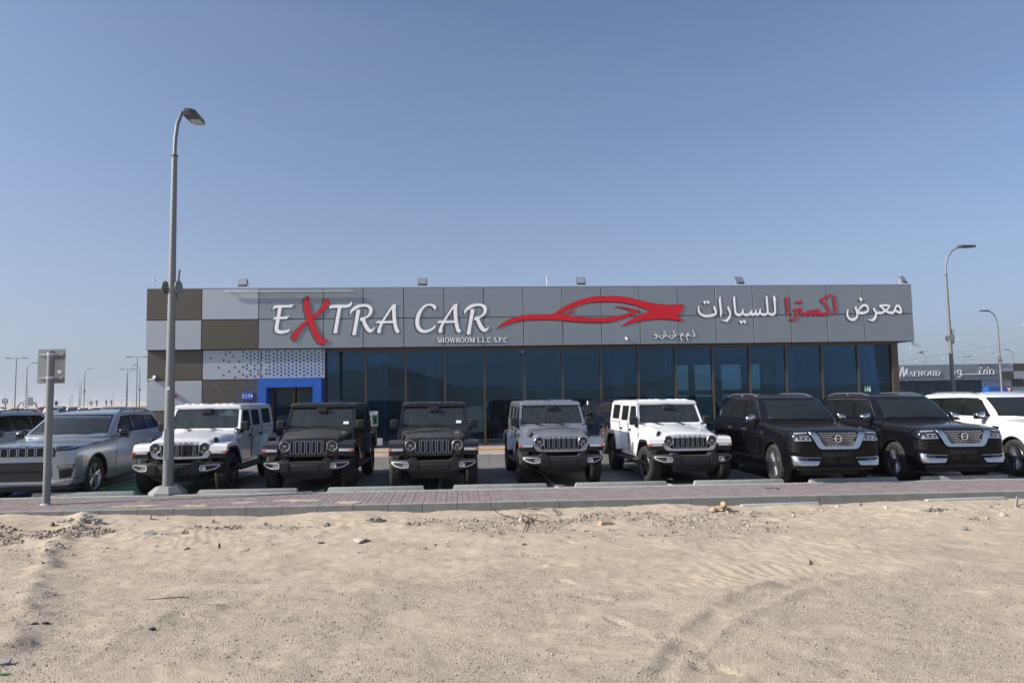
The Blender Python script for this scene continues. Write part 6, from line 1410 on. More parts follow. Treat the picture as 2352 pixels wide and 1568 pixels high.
# ================================================================== STREET LAMPS
def lamp(base, lab, rz, H=8.0, d0=.106, d1=.053, seg=12, group='curved-arm street lamps', disc=True, foot=False, name='street_lamp'):
    t = thing(name, lab, 'street lamp', base, rz, group); hc = H-1.2
    mb = MB(); mb.tube([(0, 0, 0), (0, 0, hc*.5), (0, 0, hc)], [d0, (d0+d1)/2*.94, d1], seg); mb.build('pole', M['steel_pole'], t, smooth=50)
    mb = MB(); mb.cyl((0, 0, hc-.02), (0, 0, hc+.0), d1+.016, n=seg); mb.build('collar', M['bronze'], t)
    pts = [(0, 0, hc), (.02, 0, hc+.35), (.12, 0, hc+.72), (.32, 0, hc+1.02), (.58, 0, hc+1.17), (.80, 0, hc+1.22)]
    mb = MB(); mb.tube(pts, [d1*.72]*6, seg); arm = mb.build('arm', M['steel_pole'], t, smooth=50)
    mb = MB(); z = hc+1.22
    out = [(.62, -.07), (.74, -.16), (1.28, -.155), (1.40, -.09), (1.42, 0), (1.40, .09), (1.28, .155), (.74, .16), (.62, .07)]
    mb.plate([out], lambda u, v, d: (u, v*(1 if d == 0 else .8), z-.045+.02*(u-.6)+(d if d == 0 else d*(1-.5*abs(u-.9)))), .10); hd = mb.build('lamp_head', M['bronze'], arm, smooth=30)
    mb = MB(); mb.box(1.05, 1.35, -.12, .12, z-.055+.012, z-.047+.012); mb.build('lens', M['lamp_glass'], hd)
    if disc:
        mb = MB()
        for k in (-1, 1):
            c = Vector((k*.03, k*.13, hc*.60)); mb.cyl(c, c+Vector((k*.004, k*.022, 0)), .135, n=20)
            mb.tube([(.12, k*.02-.03, hc*.60-.25), (.13, k*.06-.03, hc*.60+.38)], .020, 6)
        mb.cyl((0, -.15, hc*.60), (0, .15, hc*.60), .03, n=8); mb.build('antenna', M['steel_pole'], t, smooth=40)
    if foot:
        z0 = 0; r0, r1 = .335, .20; vs = []
        for k in range(8):
            a = R(22.5+45*k); vs.append((r0*math.cos(a)*1.05, r0*math.sin(a)*1.05, -.35))
        for k in range(8): a = R(22.5+45*k); vs.append((r0*math.cos(a)*1.05, r0*math.sin(a)*1.05, .02))
        for k in range(8): a = R(22.5+45*k); vs.append((r1*math.cos(a)*1.1, r1*math.sin(a)*1.1, .13))
        mb = MB(); mb.add(vs, [(k, (k+1) % 8, 8+(k+1) % 8, 8+k) for k in range(8)]+[(8+k, 8+(k+1) % 8, 16+(k+1) % 8, 16+k) for k in range(8)]+[tuple(16+k for k in range(8))]); mb.build('concrete_foot', M['stop_concrete'], t)
        mb = MB(); mb.box(-.1075, -.09, -.045, .045, .65, 1.25); mb.build('service_hatch', M['steel_pole'], t)
        mb = MB(); mb.box(-.1005, -.09, -.03, .03, 2.02, 2.08); mb.build('sticker', M['paper'], t)
    return t
lp = atY(672, 1960, 14.66)
lamp((lp.x, 14.66, lot_z(lp.x)+.12), 'nearest grey street lamp on an octagonal concrete foot left of the showroom', R(90), H=8.02, seg=24, foot=True, group=None)
def lamp_at(px, pyc, H, rz, lab, **k):      # pole position from its collar pixel
    d = ray(px, pyc); hz = d[2]/math.hypot(d[0], d[1]); dist = (H-1.2-CAM_H-.1)/hz; L = math.hypot(d[0], d[1]); x, y = d[0]/L*dist, d[1]/L*dist
    return lamp((x, y, -.1), lab, rz, H, **k)
lamp_at(3783, 1099, 8.0, 0, 'tall grey street lamp right of the showroom, arm bent to the right', seg=16)
lamp_at(3990, 1304, 8.0, R(180), 'grey street lamp at the right edge, arm bent to the left', seg=12)
lamp_at(3702, 1440, 8.0, R(180), 'small street lamp before the far building, crossing its Latin lettering', seg=8)
lamp_at(4052, 1428, 8.0, R(180), 'small street lamp before the brown checkered end of the far building', seg=8)
lamp_at(108, 1485, 8.0, R(0), 'dark curved street lamp beside the white lattice mast, left', seg=8)
lamp_at(339, 1502, 8.0, R(0), 'dark curved street lamp alone between the road sign and the showroom', seg=8)
lamp_at(507.6, 1508, 8.0, R(0), 'dark curved street lamp leaning right, left of the showroom wall', seg=8)
lamp_at(560, 1490, 8.0, R(180), 'dark curved street lamp with its arm bent left, nearest the showroom wall', seg=8)
def tlamp(px, py, H, lab, arms=2, w=2.2, r=.14):
    d = ray(px, py); hz = d[2]/math.hypot(d[0], d[1]); dist = (H-CAM_H)/hz; L = math.hypot(d[0], d[1]); base = (d[0]/L*dist, d[1]/L*dist, -.1)
    t = thing('mast_lamp', lab, 'street lamp', base, 0, 'straight mast lamps on the far roads')
    MB().tube([(0, 0, 0), (0, 0, H)], [r, r*.6], 6).build('pole', M['steel_pole'], t)
    mb = MB(); mb.box(-w if arms == 2 or arms == -1 else 0, w if arms != -1 else 0, -.06, .06, H-.05, H+.05)
    mb.build('arm', M['steel_pole'], t); mb = MB()
    for s in ((-1, 1) if arms == 2 else ((1,) if arms == 1 else (-1,))): mb.rbox(min(s*w*.6, s*w*1.05), max(s*w*.6, s*w*1.05), -.16, .16, H-.02, H+.12, .03, 1)
    mb.build('lamp_head', M['bronze'], t)
tlamp(66, 1431, 12, 'double-armed mast lamp at the far left, tallest there')
tlamp(511.5, 1474, 12, 'double-armed mast lamp behind the curved lamps left of the showroom')
tlamp(549.7, 1426, 12, 'tallest double-armed mast lamp touching the showroom corner')
tlamp(326, 1524, 12, 'thin double-armed mast lamp just left of the lone curved lamp', w=1.6)
tlamp(320, 1541, 10, 'dark single-armed mast lamp left of the lone curved lamp', arms=-1, w=1.6, r=.2)
tlamp(3852, 1424, 10, 'short single-armed mast lamp behind the far building roof', arms=1, w=2.0)
far = [(23, 1578, 2), (32, 1592, 1), (50, 1587, 1), (120, 1578, 2), (112, 1588, 1), (145, 1594, 2), (147, 1594, 1), (160, 1600, 1), (179, 1592, 1), (211, 1579, 2), (241, 1588, 1), (251, 1602, 2), (277, 1587, 1), (283, 1576, 1), (290, 1580, 2), (313, 1585, 1), (352, 1584, 1), (362, 1582, 2), (393, 1584, 1), (428, 1583, 2), (439, 1583, 1), (453, 1574, 1), (487, 1582, 1), (531, 1581, 1)]
for i, (x, y, a) in enumerate(far):
    t0 = None; d = ray(x, y); hz = d[2]/math.hypot(d[0], d[1]); H = 11.0; dist = (H-CAM_H)/hz; L = math.hypot(d[0], d[1])
    mb = MB(); mb.tube([(0, 0, 0), (0, 0, H)], [.24, .16], 5); mb.box(-2.2 if a == 2 else 0, 2.2, -.1, .1, H-.1, H+.1)
    tag(mb.build('distant_lamp', M['steel_pole'], loc=(d[0]/L*dist, d[1]/L*dist, -.5)), 'tiny distant lamp mast on the hazy skyline at the left', 'street lamp', 'distant lamp masts on the left skyline')
# road sign seen from behind
p = atZ(185, 2015, grade(-9)); sx_ = p.x
t = thing('road_sign', 'back of a rectangular grey road sign on a round post at the left', 'sign', (p.x, p.y, grade(p.x)))
sy = p.y; top = atY(205, 1404, sy); tl = atY(153, 1397, sy+.12); br = atY(259, 1532, sy+.12)
Hs = top.z-grade(p.x)
MB().tube([(0, 0, -.02), (0, 0, Hs)], .062, 20).build('post', M['steel_pole'], t, smooth=50)
cx = (tl.x+br.x)/2-p.x; w = (br.x-tl.x)/2; z0 = br.z-grade(p.x); z1 = tl.z-grade(p.x)
MB().rbox(cx-w, cx+w, .12, .124, z0, z1, .001, 1).build('plate', M['sign_alu'], t)
for zz in (z1-.10, z0+.10):
    MB().box(cx-w*.88, cx+w*.88, .095, .119, zz-.018, zz+.018).build('rail', M['satin'], t)
    MB().lathe([(zz-.02, .064), (zz-.02, .070), (zz+.02, .070), (zz+.02, .064)], 20, axis='z').build('clamp', M['satin'], t)
MB().box(cx+w*.45, cx+w*.74, .1175, .1195, z0+.18, z0+.24).build('sticker', M['paper'], t)
mb = MB(); mb.lathe([(0, .063), (.0, .10), (.02, .085), (.03, .063)], 16, axis='z'); mb.build('foot_mortar', M['concrete'], t)

# ================================================================== WHEEL STOPS
labs = {-2: 'leftmost concrete wheel stop behind the road sign post', -1: 'concrete wheel stop just right of the lamp foot', 0: 'concrete wheel stop before the two black off-roaders', 1: 'concrete wheel stop between the middle black and the silver off-roader', 2: 'concrete wheel stop before the silver and white off-roaders', 3: 'concrete wheel stop between the right white off-roader and the first black suv', 4: 'concrete wheel stop between the two black suvs', 5: 'concrete wheel stop before the white suv at the right edge'}
def stop_mesh(L): 
    mb = MB()
    def tp(v):
        k = (v.z)/.15; e = .05*k
        return (v.x-(e if v.x > L/2 else -e), v.y-(.03*k if v.y > 0 else -.03*k), v.z)
    mb.rbox(0, L, -.09, .09, 0, .18, .012, 2, taper=tp); return mb
first = None
for k in range(-2, 6):
    x = STX+k*SP-(.62 if k == -2 else 0); 
    if first is None: first = stop_mesh(2.0).build('wheel_stop', M['stop_concrete'], smooth=40); o = first
    else: o = first.copy(); COL.objects.link(o)
    o.location = (x, 14.58+rnd.uniform(-.012, .012), lot_z(x+1)+.0); o.rotation_euler = (0, .0087, rnd.uniform(-.006, .006)); tag(o, labs[k], 'wheel stop', 'concrete wheel stops along the parking bays')
# ================================================================== PLACE THE VEHICLES
def put(o, x, y, deg, label, group=None):
    o.location = (x, y, lot_z(x)); o.rotation_euler = (0, .0087, R(deg)); o['label'] = label
    if group: o['group'] = group
G1 = 'boxy off-roaders parked nose to the kerb'; G2 = 'large rounded suvs parked at the right'
jw_ = make_offroader()
w2 = copy_thing(jw_, {'paint_white': 'paint_granite'}); w3 = copy_thing(jw_, {'paint_white': 'paint_granite'})
w4 = copy_thing(jw_, {'paint_white': 'paint_silver'}); w5 = copy_thing(jw_)
put(jw_, -5.66, 15.60, -.6, 'white boxy off-roader behind the nearest lamp post', G1)
put(w2, -3.10, 15.68, -.2, 'black boxy off-roader in front of the blue entrance frame', G1)
put(w3, -.50, 15.46, 1.6, 'black boxy off-roader in the middle, below the second sign word', G1)
put(w4, 2.27, 16.0, 1.0, 'silver boxy off-roader between a black and a white one', G1)
put(w5, 5.08, 15.75, 1.2, 'white boxy off-roader beside the first large black suv', G1)
for o in (jw_, w4, w5):
    for q in [q for q in o.children_recursive if q.name.startswith('windscreen_sticker')]: bpy.data.objects.remove(q)
for q in w5.children: 
    if q.name.startswith('wheel') and abs(q.location.y) < .1: q.rotation_euler = (0, 0, R(7))
pt = make_suv(PATROL); p2_ = copy_thing(pt); p3_ = copy_thing(pt, {'paint_black': 'paint_white'})
put(pt, 7.90, 15.19, -2.0, 'large black suv with v-shaped chrome grille next to the white off-roader', G2)
put(p2_, 10.80, 15.35, -2.7, 'large black suv with v-shaped chrome grille, second from the white off-roader', G2)
put(p3_, 13.93, 15.64, -3.1, 'large white suv cut off by the right edge of the picture', G2)
gc = make_suv(GRAND); gc2 = copy_thing(gc, {'paint_grey_blue': 'paint_silver'})
put(gc, -8.40, 15.36, 3.0, 'silver-grey touring suv with seven-slot grille behind the road sign', 'touring suvs at the left')
put(gc2, -11.45, 15.9, 2.5, 'pale silver touring suv mostly cut off by the left edge', 'touring suvs at the left')
cp = make_suv(COUPE); cp.location = (5.25, 20.9, .10); cp.rotation_euler = (R(2.0), 0, R(3)); cp['label'] = 'dark blue coupe-shaped suv by the glass, behind the silver and white off-roaders'
p = atY(2420, 1760, 21.9); t = thing('ramp', 'low black ramp with yellow stripes and a red edge by the dark blue car', 'ramp', (p.x, 21.9, PLAT), R(8))
mb = MB(); mb.add([(-.35, 0, .42), (.35, 0, .0), (.35, .5, .0), (-.35, .5, .42), (-.35, 0, .34), (.30, 0, -.02), (.30, .5, -.02), (-.35, .5, .34)], [(0, 1, 2, 3), (0, 4, 5, 1), (3, 2, 6, 7), (0, 3, 7, 4), (4, 7, 6, 5), (1, 5, 6, 2)]); mb.build('board', M['plastic'], t)
for k in range(2):
    mb = MB(); x = -.2+k*.28; z = .42-(x+.35)*.6+.004; mb.add([(x, .0, z), (x+.07, 0, z-.042), (x+.07, .5, z-.042), (x, .5, z)], [(0, 1, 2, 3)]); mb.build('stripe', M['yellow'], t)
MB().tube([(-.35, -.006, .37), (.32, -.006, -.02)], .012, 5).build('edge_line', M['red'], t)
mb = MB(); mb.rbox(-.1, .7, -.05, .25, 0, .06, .01); mb.build('foot_bar', M['yellow'], t)
# ---- far rows at the left
FARG = dict(GRAND); FARG.update(name='distant_suv', width=.95)
f0 = make_suv(FARG, detail=False); f0.location = (0, -300, 0)
def far_car(px, roof_y, Z, rz, paint, lab, sc=1.0):
    global f0
    p = atY(px, roof_y, Z); c = copy_thing(f0, {'paint_grey_blue': paint}, (p.x, Z, p.z-1.75*sc), R(rz), lab); c.scale = (sc, sc, sc); c['group'] = 'vehicles in the far rows at the left'
    return c
far_car(124, 1624, 96, -92, 'paint_red', 'dark red suv side-on in the far row behind the road sign post', 1.02)
for px, Z, rz, pa_, lab in ((232, 92, 200, 'paint_white', 'white suv right behind the road sign post, far row'), (296, 90, 196, 'paint_black', 'black suv between two white ones in the far row'), (345, 84, 190, 'paint_silver', 'silver suv in the far row above the touring suv roof'), (395, 82, 188, 'paint_white', 'white suv in the far row under the round road sign'), (441, 82, 186, 'paint_white', 'white suv in the far row, second right of the round road sign'), (478, 86, 184, 'paint_black', 'black suv in the far row left of the utility boxes'), (512, 86, 180, 'paint_grey_blue', 'grey suv in the far row beneath the curved lamps'), (552, 88, 178, 'paint_white', 'white suv in the far row next to the showroom wall')):
    far_car(px, 1623 if 'black' not in lab else 1627, Z, rz, pa_, lab)
far_car(38, 1624, 140, 90, 'paint_white', 'white car tiny on the far road at the left edge', .9)
far_car(14, 1632, 120, -80, 'paint_red', 'red car partly hidden at the left edge on the far road', .85)
bpy.data.objects.remove(f0, do_unlink=True) if False else None
for o in [f0]+list(f0.children_recursive): bpy.data.objects.remove(o)
# ---- white lattice mast with a box at its foot
p = atY(102, 1648, 90); t = thing('lattice_mast', 'white ladder-like mast beside the curved lamp at the left', 'mast', (p.x, 90, -.1)); H = atY(102, 1549, 90).z+.1
w = .15; mb = MB()
for s in (-1, 1): MB().box(s*w-.035, s*w+.035, -.05, .05, 0, H).build('rail', M['white'], t)
for k in range(12): MB().box(-w, w, -.09, .09, .2+k*(H-.4)/11, .34+k*(H-.4)/11).build('rung', M['white'], t)
MB().tube([(-w, 0, H*.75), (-.9, 0, 0)], .035, 5).build('stay', M['white'], t)
p = atY(82, 1650, 88); tag(MB().rbox(-1.1, 1.4, -.5, .5, 0, 1.3, .03).build('utility_box', M['white'], loc=(p.x+.4, 88, -.1)), 'low white utility box at the foot of the lattice mast', 'utility box')
# ---- gantry, road signs
p0 = atY(69, 1640, 170); p1 = atY(148, 1640, 170); zt = atY(100, 1607, 170).z; L = p1.x-p0.x
t = thing('sign_gantry', 'low round-cornered road gantry far off behind the lattice mast', 'gantry', (p0.x, 170, -.3)); zt += .3
MB().tube([(0, 0, 0), (0, 0, zt-1.2), (.5, 0, zt-.3), (1.4, 0, zt), (L-1.4, 0, zt), (L-.5, 0, zt-.3), (L, 0, zt-1.2), (L, 0, 0)], .16, 6).build('frame', M['steel_pole'], t, smooth=60)
for a in (.30, .52): MB().box(L*a, L*a+.8 if a < .4 else L*a+1.2, -.2, -.1, zt-.9, zt+1.0 if a > .4 else zt+.4).build('sign_panel', M['sign_alu'], t)
def round_sign(px, py, Z, r, lab, txt=None, oval=False):
    p = atY(px, py, Z); t = thing('round_sign' if not oval else 'oval_sign', lab, 'road sign', (p.x, Z, -.1)); h = p.z+.1
    MB().cyl((0, .06, 0), (0, .06, h), .05, n=6).build('post', M['steel_pole'], t)
    if oval:
        mb = MB(); mb.plate([[(a*.62, h+b) for a, b in circ(0, 0, r, 20)]], lambda u, v, d: (u, d, v), .03); mb.build('plate', M['purple'], t); return t
    mb = MB(); mb.cyl((0, .03, h), (0, 0, h), r, n=24); mb.build('plate', M['sign_white'], t)
    mb = MB(); mb.plate([circ(0, h, r*.98, 24), circ(0, h, r*.78, 24)], lambda u, v, d: (u, -.02+d, v), .015); mb.build('rim', M['rust'], t)
    if txt: o = text_mesh(txt, r*.95, .004, 'lettering', M['black'], t); o.rotation_euler = (R(90), 0, 0); o.location = (0, -.01, h-r*.33)
    return t
round_sign(365, 1611, 100, .24, 'small round speed sign reading 60 above the far cars', '60')
round_sign(20, 1604, 62, .24, 'round speed sign reading 60 at the left edge beside the tank truck', '60')
round_sign(225, 1612, 100, .34, 'small purple oval sign just right of the road sign post', oval=True)
for px, lab in ((386, 'dark blue banner sign, leftmost of three above the far cars'), (425, 'dark blue banner sign, middle one of three above the far cars'), (446, 'dark blue banner sign, rightmost of three above the far cars')):
    p = atY(px, 1600, 150); q = atY(px, 1614, 150); t = thing('banner_sign', lab, 'road sign', (p.x, 150, -.3), 0, 'blue banner signs on the far road')
    MB().cyl((0, .1, 0), (0, .1, p.z+.3), .09, n=6).build('post', M['steel_pole'], t); MB().rbox(-.13, .13, -.05, .05, q.z+.3, p.z+.3, .02, 1).build('plate', M['sky_blue_sign'], t)
# ---- tank truck at the left edge
p = atY(8, 1640, 60); t = thing('tank_truck', 'white tank truck rear with green and yellow markings at the left edge', 'truck', (p.x-1.3, 60, -.1))
MB().lathe([(-2.6, .001), (-2.6, .55), (-2.4, .68), (2.4, .68), (2.6, .55), (2.6, .001)], 20, c=(-1.9, 0, 1.6)).build('tank', M['white'], t, smooth=50)
MB().tube([(-.3, -1.0, .9), (-.3, -1.0, 2.35), (-.1, -1.0, 2.6), (1.1, -1.0, 2.6), (1.3, -1.0, 2.35), (1.3, -1.0, .9)], .06, 6).build('guard_rail', M['white'], t, smooth=60)
MB().rbox(-4.2, 1.0, -1.1, 1.0, .55, 1.05, .04).build('chassis', M['green'], t); MB().box(-.6, .9, -1.12, -1.105, 1.06, 1.25).build('reflective_strip', M['yellow'], t)
for xx in (-3.2, -1.9, .2):
    MB().lathe([(-1.05, .01), (-1.05, .42), (-.75, .45), (-.75, .01)], 20, axis='y', c=(xx, 0, .45)).build('wheel', M['rubber'], t, smooth=40)
# ---- flat sand berm and low wall on the horizon
mb = MB(); vs = []; fs = []; n = 90
for k in range(n+1):
    x = -1500+1900*k/n; h = 4.0+2.6*vnoise(np.array([k*.21]), np.array([1.3]), 12)[0]+1.5*vnoise(np.array([k*.9]), np.array([4.3]), 13)[0]; vs += [(x, 1250, -1), (x, 1290, h), (x, 1420, h+.6), (x, 1500, -1)]
for k in range(n): fs += [(4*k+j, 4*k+4+j, 4*k+5+j, 4*k+1+j) for j in range(3)]
mb.add(vs, fs); tag(mb.build('sand_ridge', M['desert'], smooth=60), kind='structure')
mb = MB(); vs = []; fs = []; n = 70
for k in range(n+1):
    x = -330+660*k/n; h = 3.2+2.2*vnoise(np.array([k*.31]), np.array([1.3]), 22)[0]
    for cx, a in ((-95, 7.5), (-52, 8.5), (-20, 8), (70, 5)): h += a*math.exp(-abs((x-cx)/15)**1.5)
    vs += [(x, -120, -1), (x, -155, h), (x, -190, h*.8), (x, -230, -1)]
for k in range(n): fs += [(4*k+j, 4*k+4+j, 4*k+5+j, 4*k+1+j) for j in range(3)]
M['hill'] = mat('hill', (.24, .20, .16), .95, var=.15, vscale=.1)
mb.add(vs, fs); tag(mb.build('spoil_hills', M['hill'], smooth=60), kind='structure')

# ================================================================== THE SECOND SHOWROOM, FAR RIGHT
QY = 96.0; M['far_glass'] = mat('far_glass', (.022, .042, .058), .35, spec=.3)
def q3(x, y): return (3590+x*.21514, 1440+y*.21514)
def Qp(x, y): return atY(*q3(x, y), QY)
t2 = thing('far_showroom', 'second grey showroom with glass front and brown checkered end at the far right', 'building', (Qp(1000, 500).x, QY, -.2)); ox = Qp(1000, 500).x
def QB(mb, nm, m): mb.v = [(a-ox, b-QY, c+.2) for a, b, c in mb.v]; return mb.build(nm, m, t2)
zt_, zm_, zb_ = Qp(1000, 80).z, Qp(1000, 222).z, Qp(1000, 368).z; xA = Qp(-160, 300).x; xB = Qp(1872, 300).x; xC = Qp(2112, 300).x; xD = Qp(2345, 300).x; gl0 = Qp(1555, 400).x
QB(MB().box(xA, xD, QY+.05, QY+14, -.2, zt_-.03), 'wall', M['panel_grey'])
pw = 1.4061*(QY/FY)*.999*.5*.0+ (Qp(665, 300).x-Qp(485, 300).x)
cols_ = []; x = xB
while x > xA: cols_.append(x); x -= pw
cols_.append(xA); cols_ = cols_[::-1]
for z0, z1 in ((zm_, zt_), (zb_, zm_)):
    for a, b in zip(cols_[:-1], cols_[1:]): QB(MB().box(a+.012, b-.012, QY-.5, QY, z0+.012, z1-.012), 'fascia_panel', M['panel_grey'])
rw = (zt_-zb_)/2
for ri in range(5):
    for ci, (a, b) in enumerate(((xB, xC), (xC, xD))):
        z1 = zt_-ri*rw; z0 = max(-.2, z1-rw)
        if ri == 2 and ci == 0: a = gl0
        QB(MB().box(a+.012, b-.012, QY-(.5 if ri < 2 else .0)-.02, QY+.03, z0+.012, z1-.012), 'wall_panel', M['panel_brown' if (ri+ci) % 2 == 1 else 'panel_light'])
QB(MB().box(gl0+.01, xB-.01, QY-.015, QY+.03, zb_-2*rw*.98, zb_-.02), 'wall_panel', M['panel_light'])
x = gl0; k = 0
while x > xA:
    a = max(xA, x-pw*1.02); QB(MB().box(a+.05, x-.05, QY+.0, QY+.03, -.1, zb_-.1), 'glass_pane', M['far_glass']); QB(MB().box(x-.05, x+.05, QY-.03, QY+.05, -.2, zb_), 'mullion', M['bronze']); x -= pw*1.02
mb = MB()
for j in range(7):
    for i in range(28):
        xx = gl0+.3+i*.30+(.15 if j % 2 else 0); zz = zb_-.35-j*.30
        if xx < xB+1.0 and zz > zb_-2.1: mb.plate([[(xx, zz-.09), (xx+.08, zz), (xx, zz+.09), (xx-.08, zz)]], lambda u, v, d: (u, QY-.022+d, v), .004)
tag(QB(mb, 'diamond', M['dot_blue']), kind='stuff')
xe0, xe1 = Qp(1575, 500).x, Qp(1915, 500).x; ze = Qp(1740, 497).z
QB(MB().box(xe0, xe1, QY-1.2, QY+.0, ze-.8, ze).box(xe0, xe0+.8, QY-1.2, QY, -.2, ze-.8).box(xe1-.8, xe1, QY-1.2, QY, -.2, ze-.8), 'entrance_frame', M['blue'])
QB(MB().box(Qp(1455, 80).x, Qp(2010, 80).x, QY-.7, QY-.6, zt_-.15, zt_-.05), 'light_strip', M['bronze'])
fq = lambda x, y: (lambda p: (p.x, p.z))(atY(*q3(x, y), QY-.62))
org = (ox, QY-.6, -.2)
M['sign_grey'] = mat('sign_grey', (.72, .72, .78), .4)
s1 = serif('AFNOUD', 198, 300, 800, 288, 90, fq, 'sign_word', 'pale capital letters after the zigzag initial on the far showroom', 'sign_grey', (-4, 4), origin=org, Yface=QY-.64, Yshade=QY-.55, thick=.12)
def strokes(nm, lab, lst, w):
    t = thing(nm, lab, 'sign', org)
    for i, pts in enumerate(lst):
        for dd, mm_, yy in ((0, 'sign_grey', QY-.64), (5, 'sign_drop_shade', QY-.54)):  # second pass paints the drop shadow, offset down and left
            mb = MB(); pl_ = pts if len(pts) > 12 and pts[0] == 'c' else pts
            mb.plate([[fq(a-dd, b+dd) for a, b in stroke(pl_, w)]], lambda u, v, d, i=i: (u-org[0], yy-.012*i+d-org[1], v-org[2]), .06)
            o = mb.build('letter' if dd == 0 else 'letter_drop_shade', M[mm_], t if dd == 0 else last)
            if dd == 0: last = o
    return t
strokes('sign_initial', 'large pale zigzag initial letter on the far showroom fascia', [[(28, 335), (104, 125)], [(104, 125), (118, 308)], [(118, 308), (176, 163)], [(176, 163), (179, 275)]], 26)
strokes('sign_word', 'pale Arabic word on the far showroom, right of the tall lamp post', [[(1066, 272), (1066, 215), (1050, 185)], [(1185, 185), (1140, 185), (1120, 200), (1120, 235), (1140, 255), (1185, 262)], [(1180, 180), (1184, 280), (1160, 308), (1125, 308)], [(1185, 262), (1450, 260), (1785, 253)], [(1524, 178), (1530, 258)], [(1604, 250), (1610, 200), (1635, 180), (1662, 180), (1668, 250)], [(1714, 250), (1716, 172), (1745, 172), (1782, 205), (1786, 253)]], 19)
for (x, y, lab) in ((1492, 148, 'a'), (1618, 145, 'b')):
    c = Qp(x, y); mb = MB(); mb.cyl((c.x-org[0], -.05, c.z-org[2]), (c.x-org[0], .0, c.z-org[2]), .115*QY/96, n=16); mb.build('letter_dot', M['sign_grey'], [o for o in bpy.data.objects if o.name.startswith('sign_word') and o.parent is None][-1])
p = atY(4036, 1553, 70); t = thing('yield_sign', 'white and red give-way sign top between the lamp posts at the far right', 'road sign', (p.x, 70, -.2))
MB().cyl((0, .05, 0), (0, .05, p.z+.2), .04, n=6).build('post', M['steel_pole'], t)
z = p.z+.2; tri = [(-.34, z+.12), (.34, z+.12), (0, z-.46)]
mb = MB(); mb.plate([tri, shrink(tri, .72)], lambda u, v, d: (u, -.01+d, v), .02); mb.build('rim', M['red'], t); mb = MB(); mb.plate([shrink(tri, .72)], lambda u, v, d: (u, d, v), .01); mb.build('plate', M['sign_white'], t)
# ---- power lines with marker balls
M['wire'] = mat('wire', (.10, .10, .11), .6)
lines = [((3560, 1448), (4150, 1345)), ((3560, 1462), (4150, 1378)), ((3560, 1459), (4150, 1411)), ((3560, 1464), (4150, 1426)), ((3880, 1462), (4150, 1434)), ((3560, 1446), (4150, 1350)), ((3850, 1370), (4150, 1285))]
for i, (a, b) in enumerate(lines):
    A = atY(*a, 420+20*i); B_ = atY(*b, 330+16*i); sag = 1.2
    pts = [(A.x+(B_.x-A.x)*k/16, A.y+(B_.y-A.y)*k/16, A.z+(B_.z-A.z)*k/16-sag*math.sin(math.pi*k/16)) for k in range(17)]
    t = thing('power_line', ['faint power line, lowest of the bundle over the far showroom', 'faint power line just over the far showroom roof', 'faint power line crossing behind the right lamp posts', 'faint power line skimming the right end of the far showroom', 'short faint power line above the far showroom entrance', 'faint upper power line of the close pair', 'highest thin power line at the right edge'][i], 'power line', (0, 0, 0), 0, 'power lines at the far right')
    MB().tube(pts, .07 if i != 6 else .05, 4).build('cable', M['wire'], t)
for (x, y, c) in ((3641, 1391, 0), (3706, 1403, 1), (3743, 1408, 0), (3887, 1378, 1), (3830, 1356, 0), (3959, 1379, 0), (4092, 1299, 0), (3612, 1424, 1), (3988, 1393, 1), (3972, 1411, 1), (3774, 1435, 0), (3838, 1429, 1), (3901, 1421, 0), (3889, 1436, 1), (3614, 1447, 1), (3665, 1444, 0), (3695, 1447, 1), (3744, 1415, 1), (3788, 1415, 1), (4049, 1397, 0), (3721, 1441, 1)):
    p = atY(x, y, 400); mb = MB(); bm = bmesh.new(); bmesh.ops.create_icosphere(bm, subdivisions=1, radius=.30); mb.add([v.co.copy() for v in bm.verts], [[v.index for v in f.verts] for f in bm.faces]); bm.free()
    tag(mb.build('marker_ball', M['sign_white' if c == 0 else 'rust'], loc=tuple(p)), 'tiny %s marker ball strung on the power lines at the right' % ('white' if c == 0 else 'dark red'), 'marker ball', 'marker balls on the power lines')

# ================================================================== DEBRIS ON THE SAND
def ground_pt(px, py):
    z = SZ
    for _ in range(6):
        p = atZ(px, py, z); z = float(sand_full(np.array([[p.x]]), np.array([[p.y]]))[0, 0])
    return Vector((p.x, p.y, z))
def rock_mesh(sx, sy, sz, seed, mb=None, off=(0, 0, 0), sub=2, sharp=.5):
    bm = bmesh.new(); bmesh.ops.create_icosphere(bm, subdivisions=sub, radius=.5); rs = random.Random(seed)
    pl = [(Vector((rs.uniform(-1, 1), rs.uniform(-1, 1), rs.uniform(-1, 1))).normalized(), rs.uniform(.28, .45)) for _ in range(9)]
    for v in bm.verts:
        for n_, d in pl:
            k = v.co.dot(n_)
            if k > d: v.co -= n_*(k-d)
        v.co *= 1+rs.uniform(-.06, .06)
        v.co = Vector((v.co.x*sx, v.co.y*sy, v.co.z*sz))+Vector(off)
    mb = mb or MB(); mb.add([v.co.copy() for v in bm.verts], [[v.index for v in f.verts] for f in bm.faces]); bm.free(); return mb
def rock(px, py, w, h, m, lab, seed, d=None, cat='stone', nm='stone', sub=2):
    p = ground_pt(px, py); k = p.y/FPX/1.0*(1/1.7415)*1.02; W_ = w*k; H_ = h*k*1.1
    mb = rock_mesh(W_, d or W_*.8, H_*1.3, seed, sub=sub); o = mb.build(nm, M[m], smooth=25, loc=(p.x, p.y, p.z+H_*.28)); o.rotation_euler = (0, 0, seed*.7); return tag(o, lab, cat)
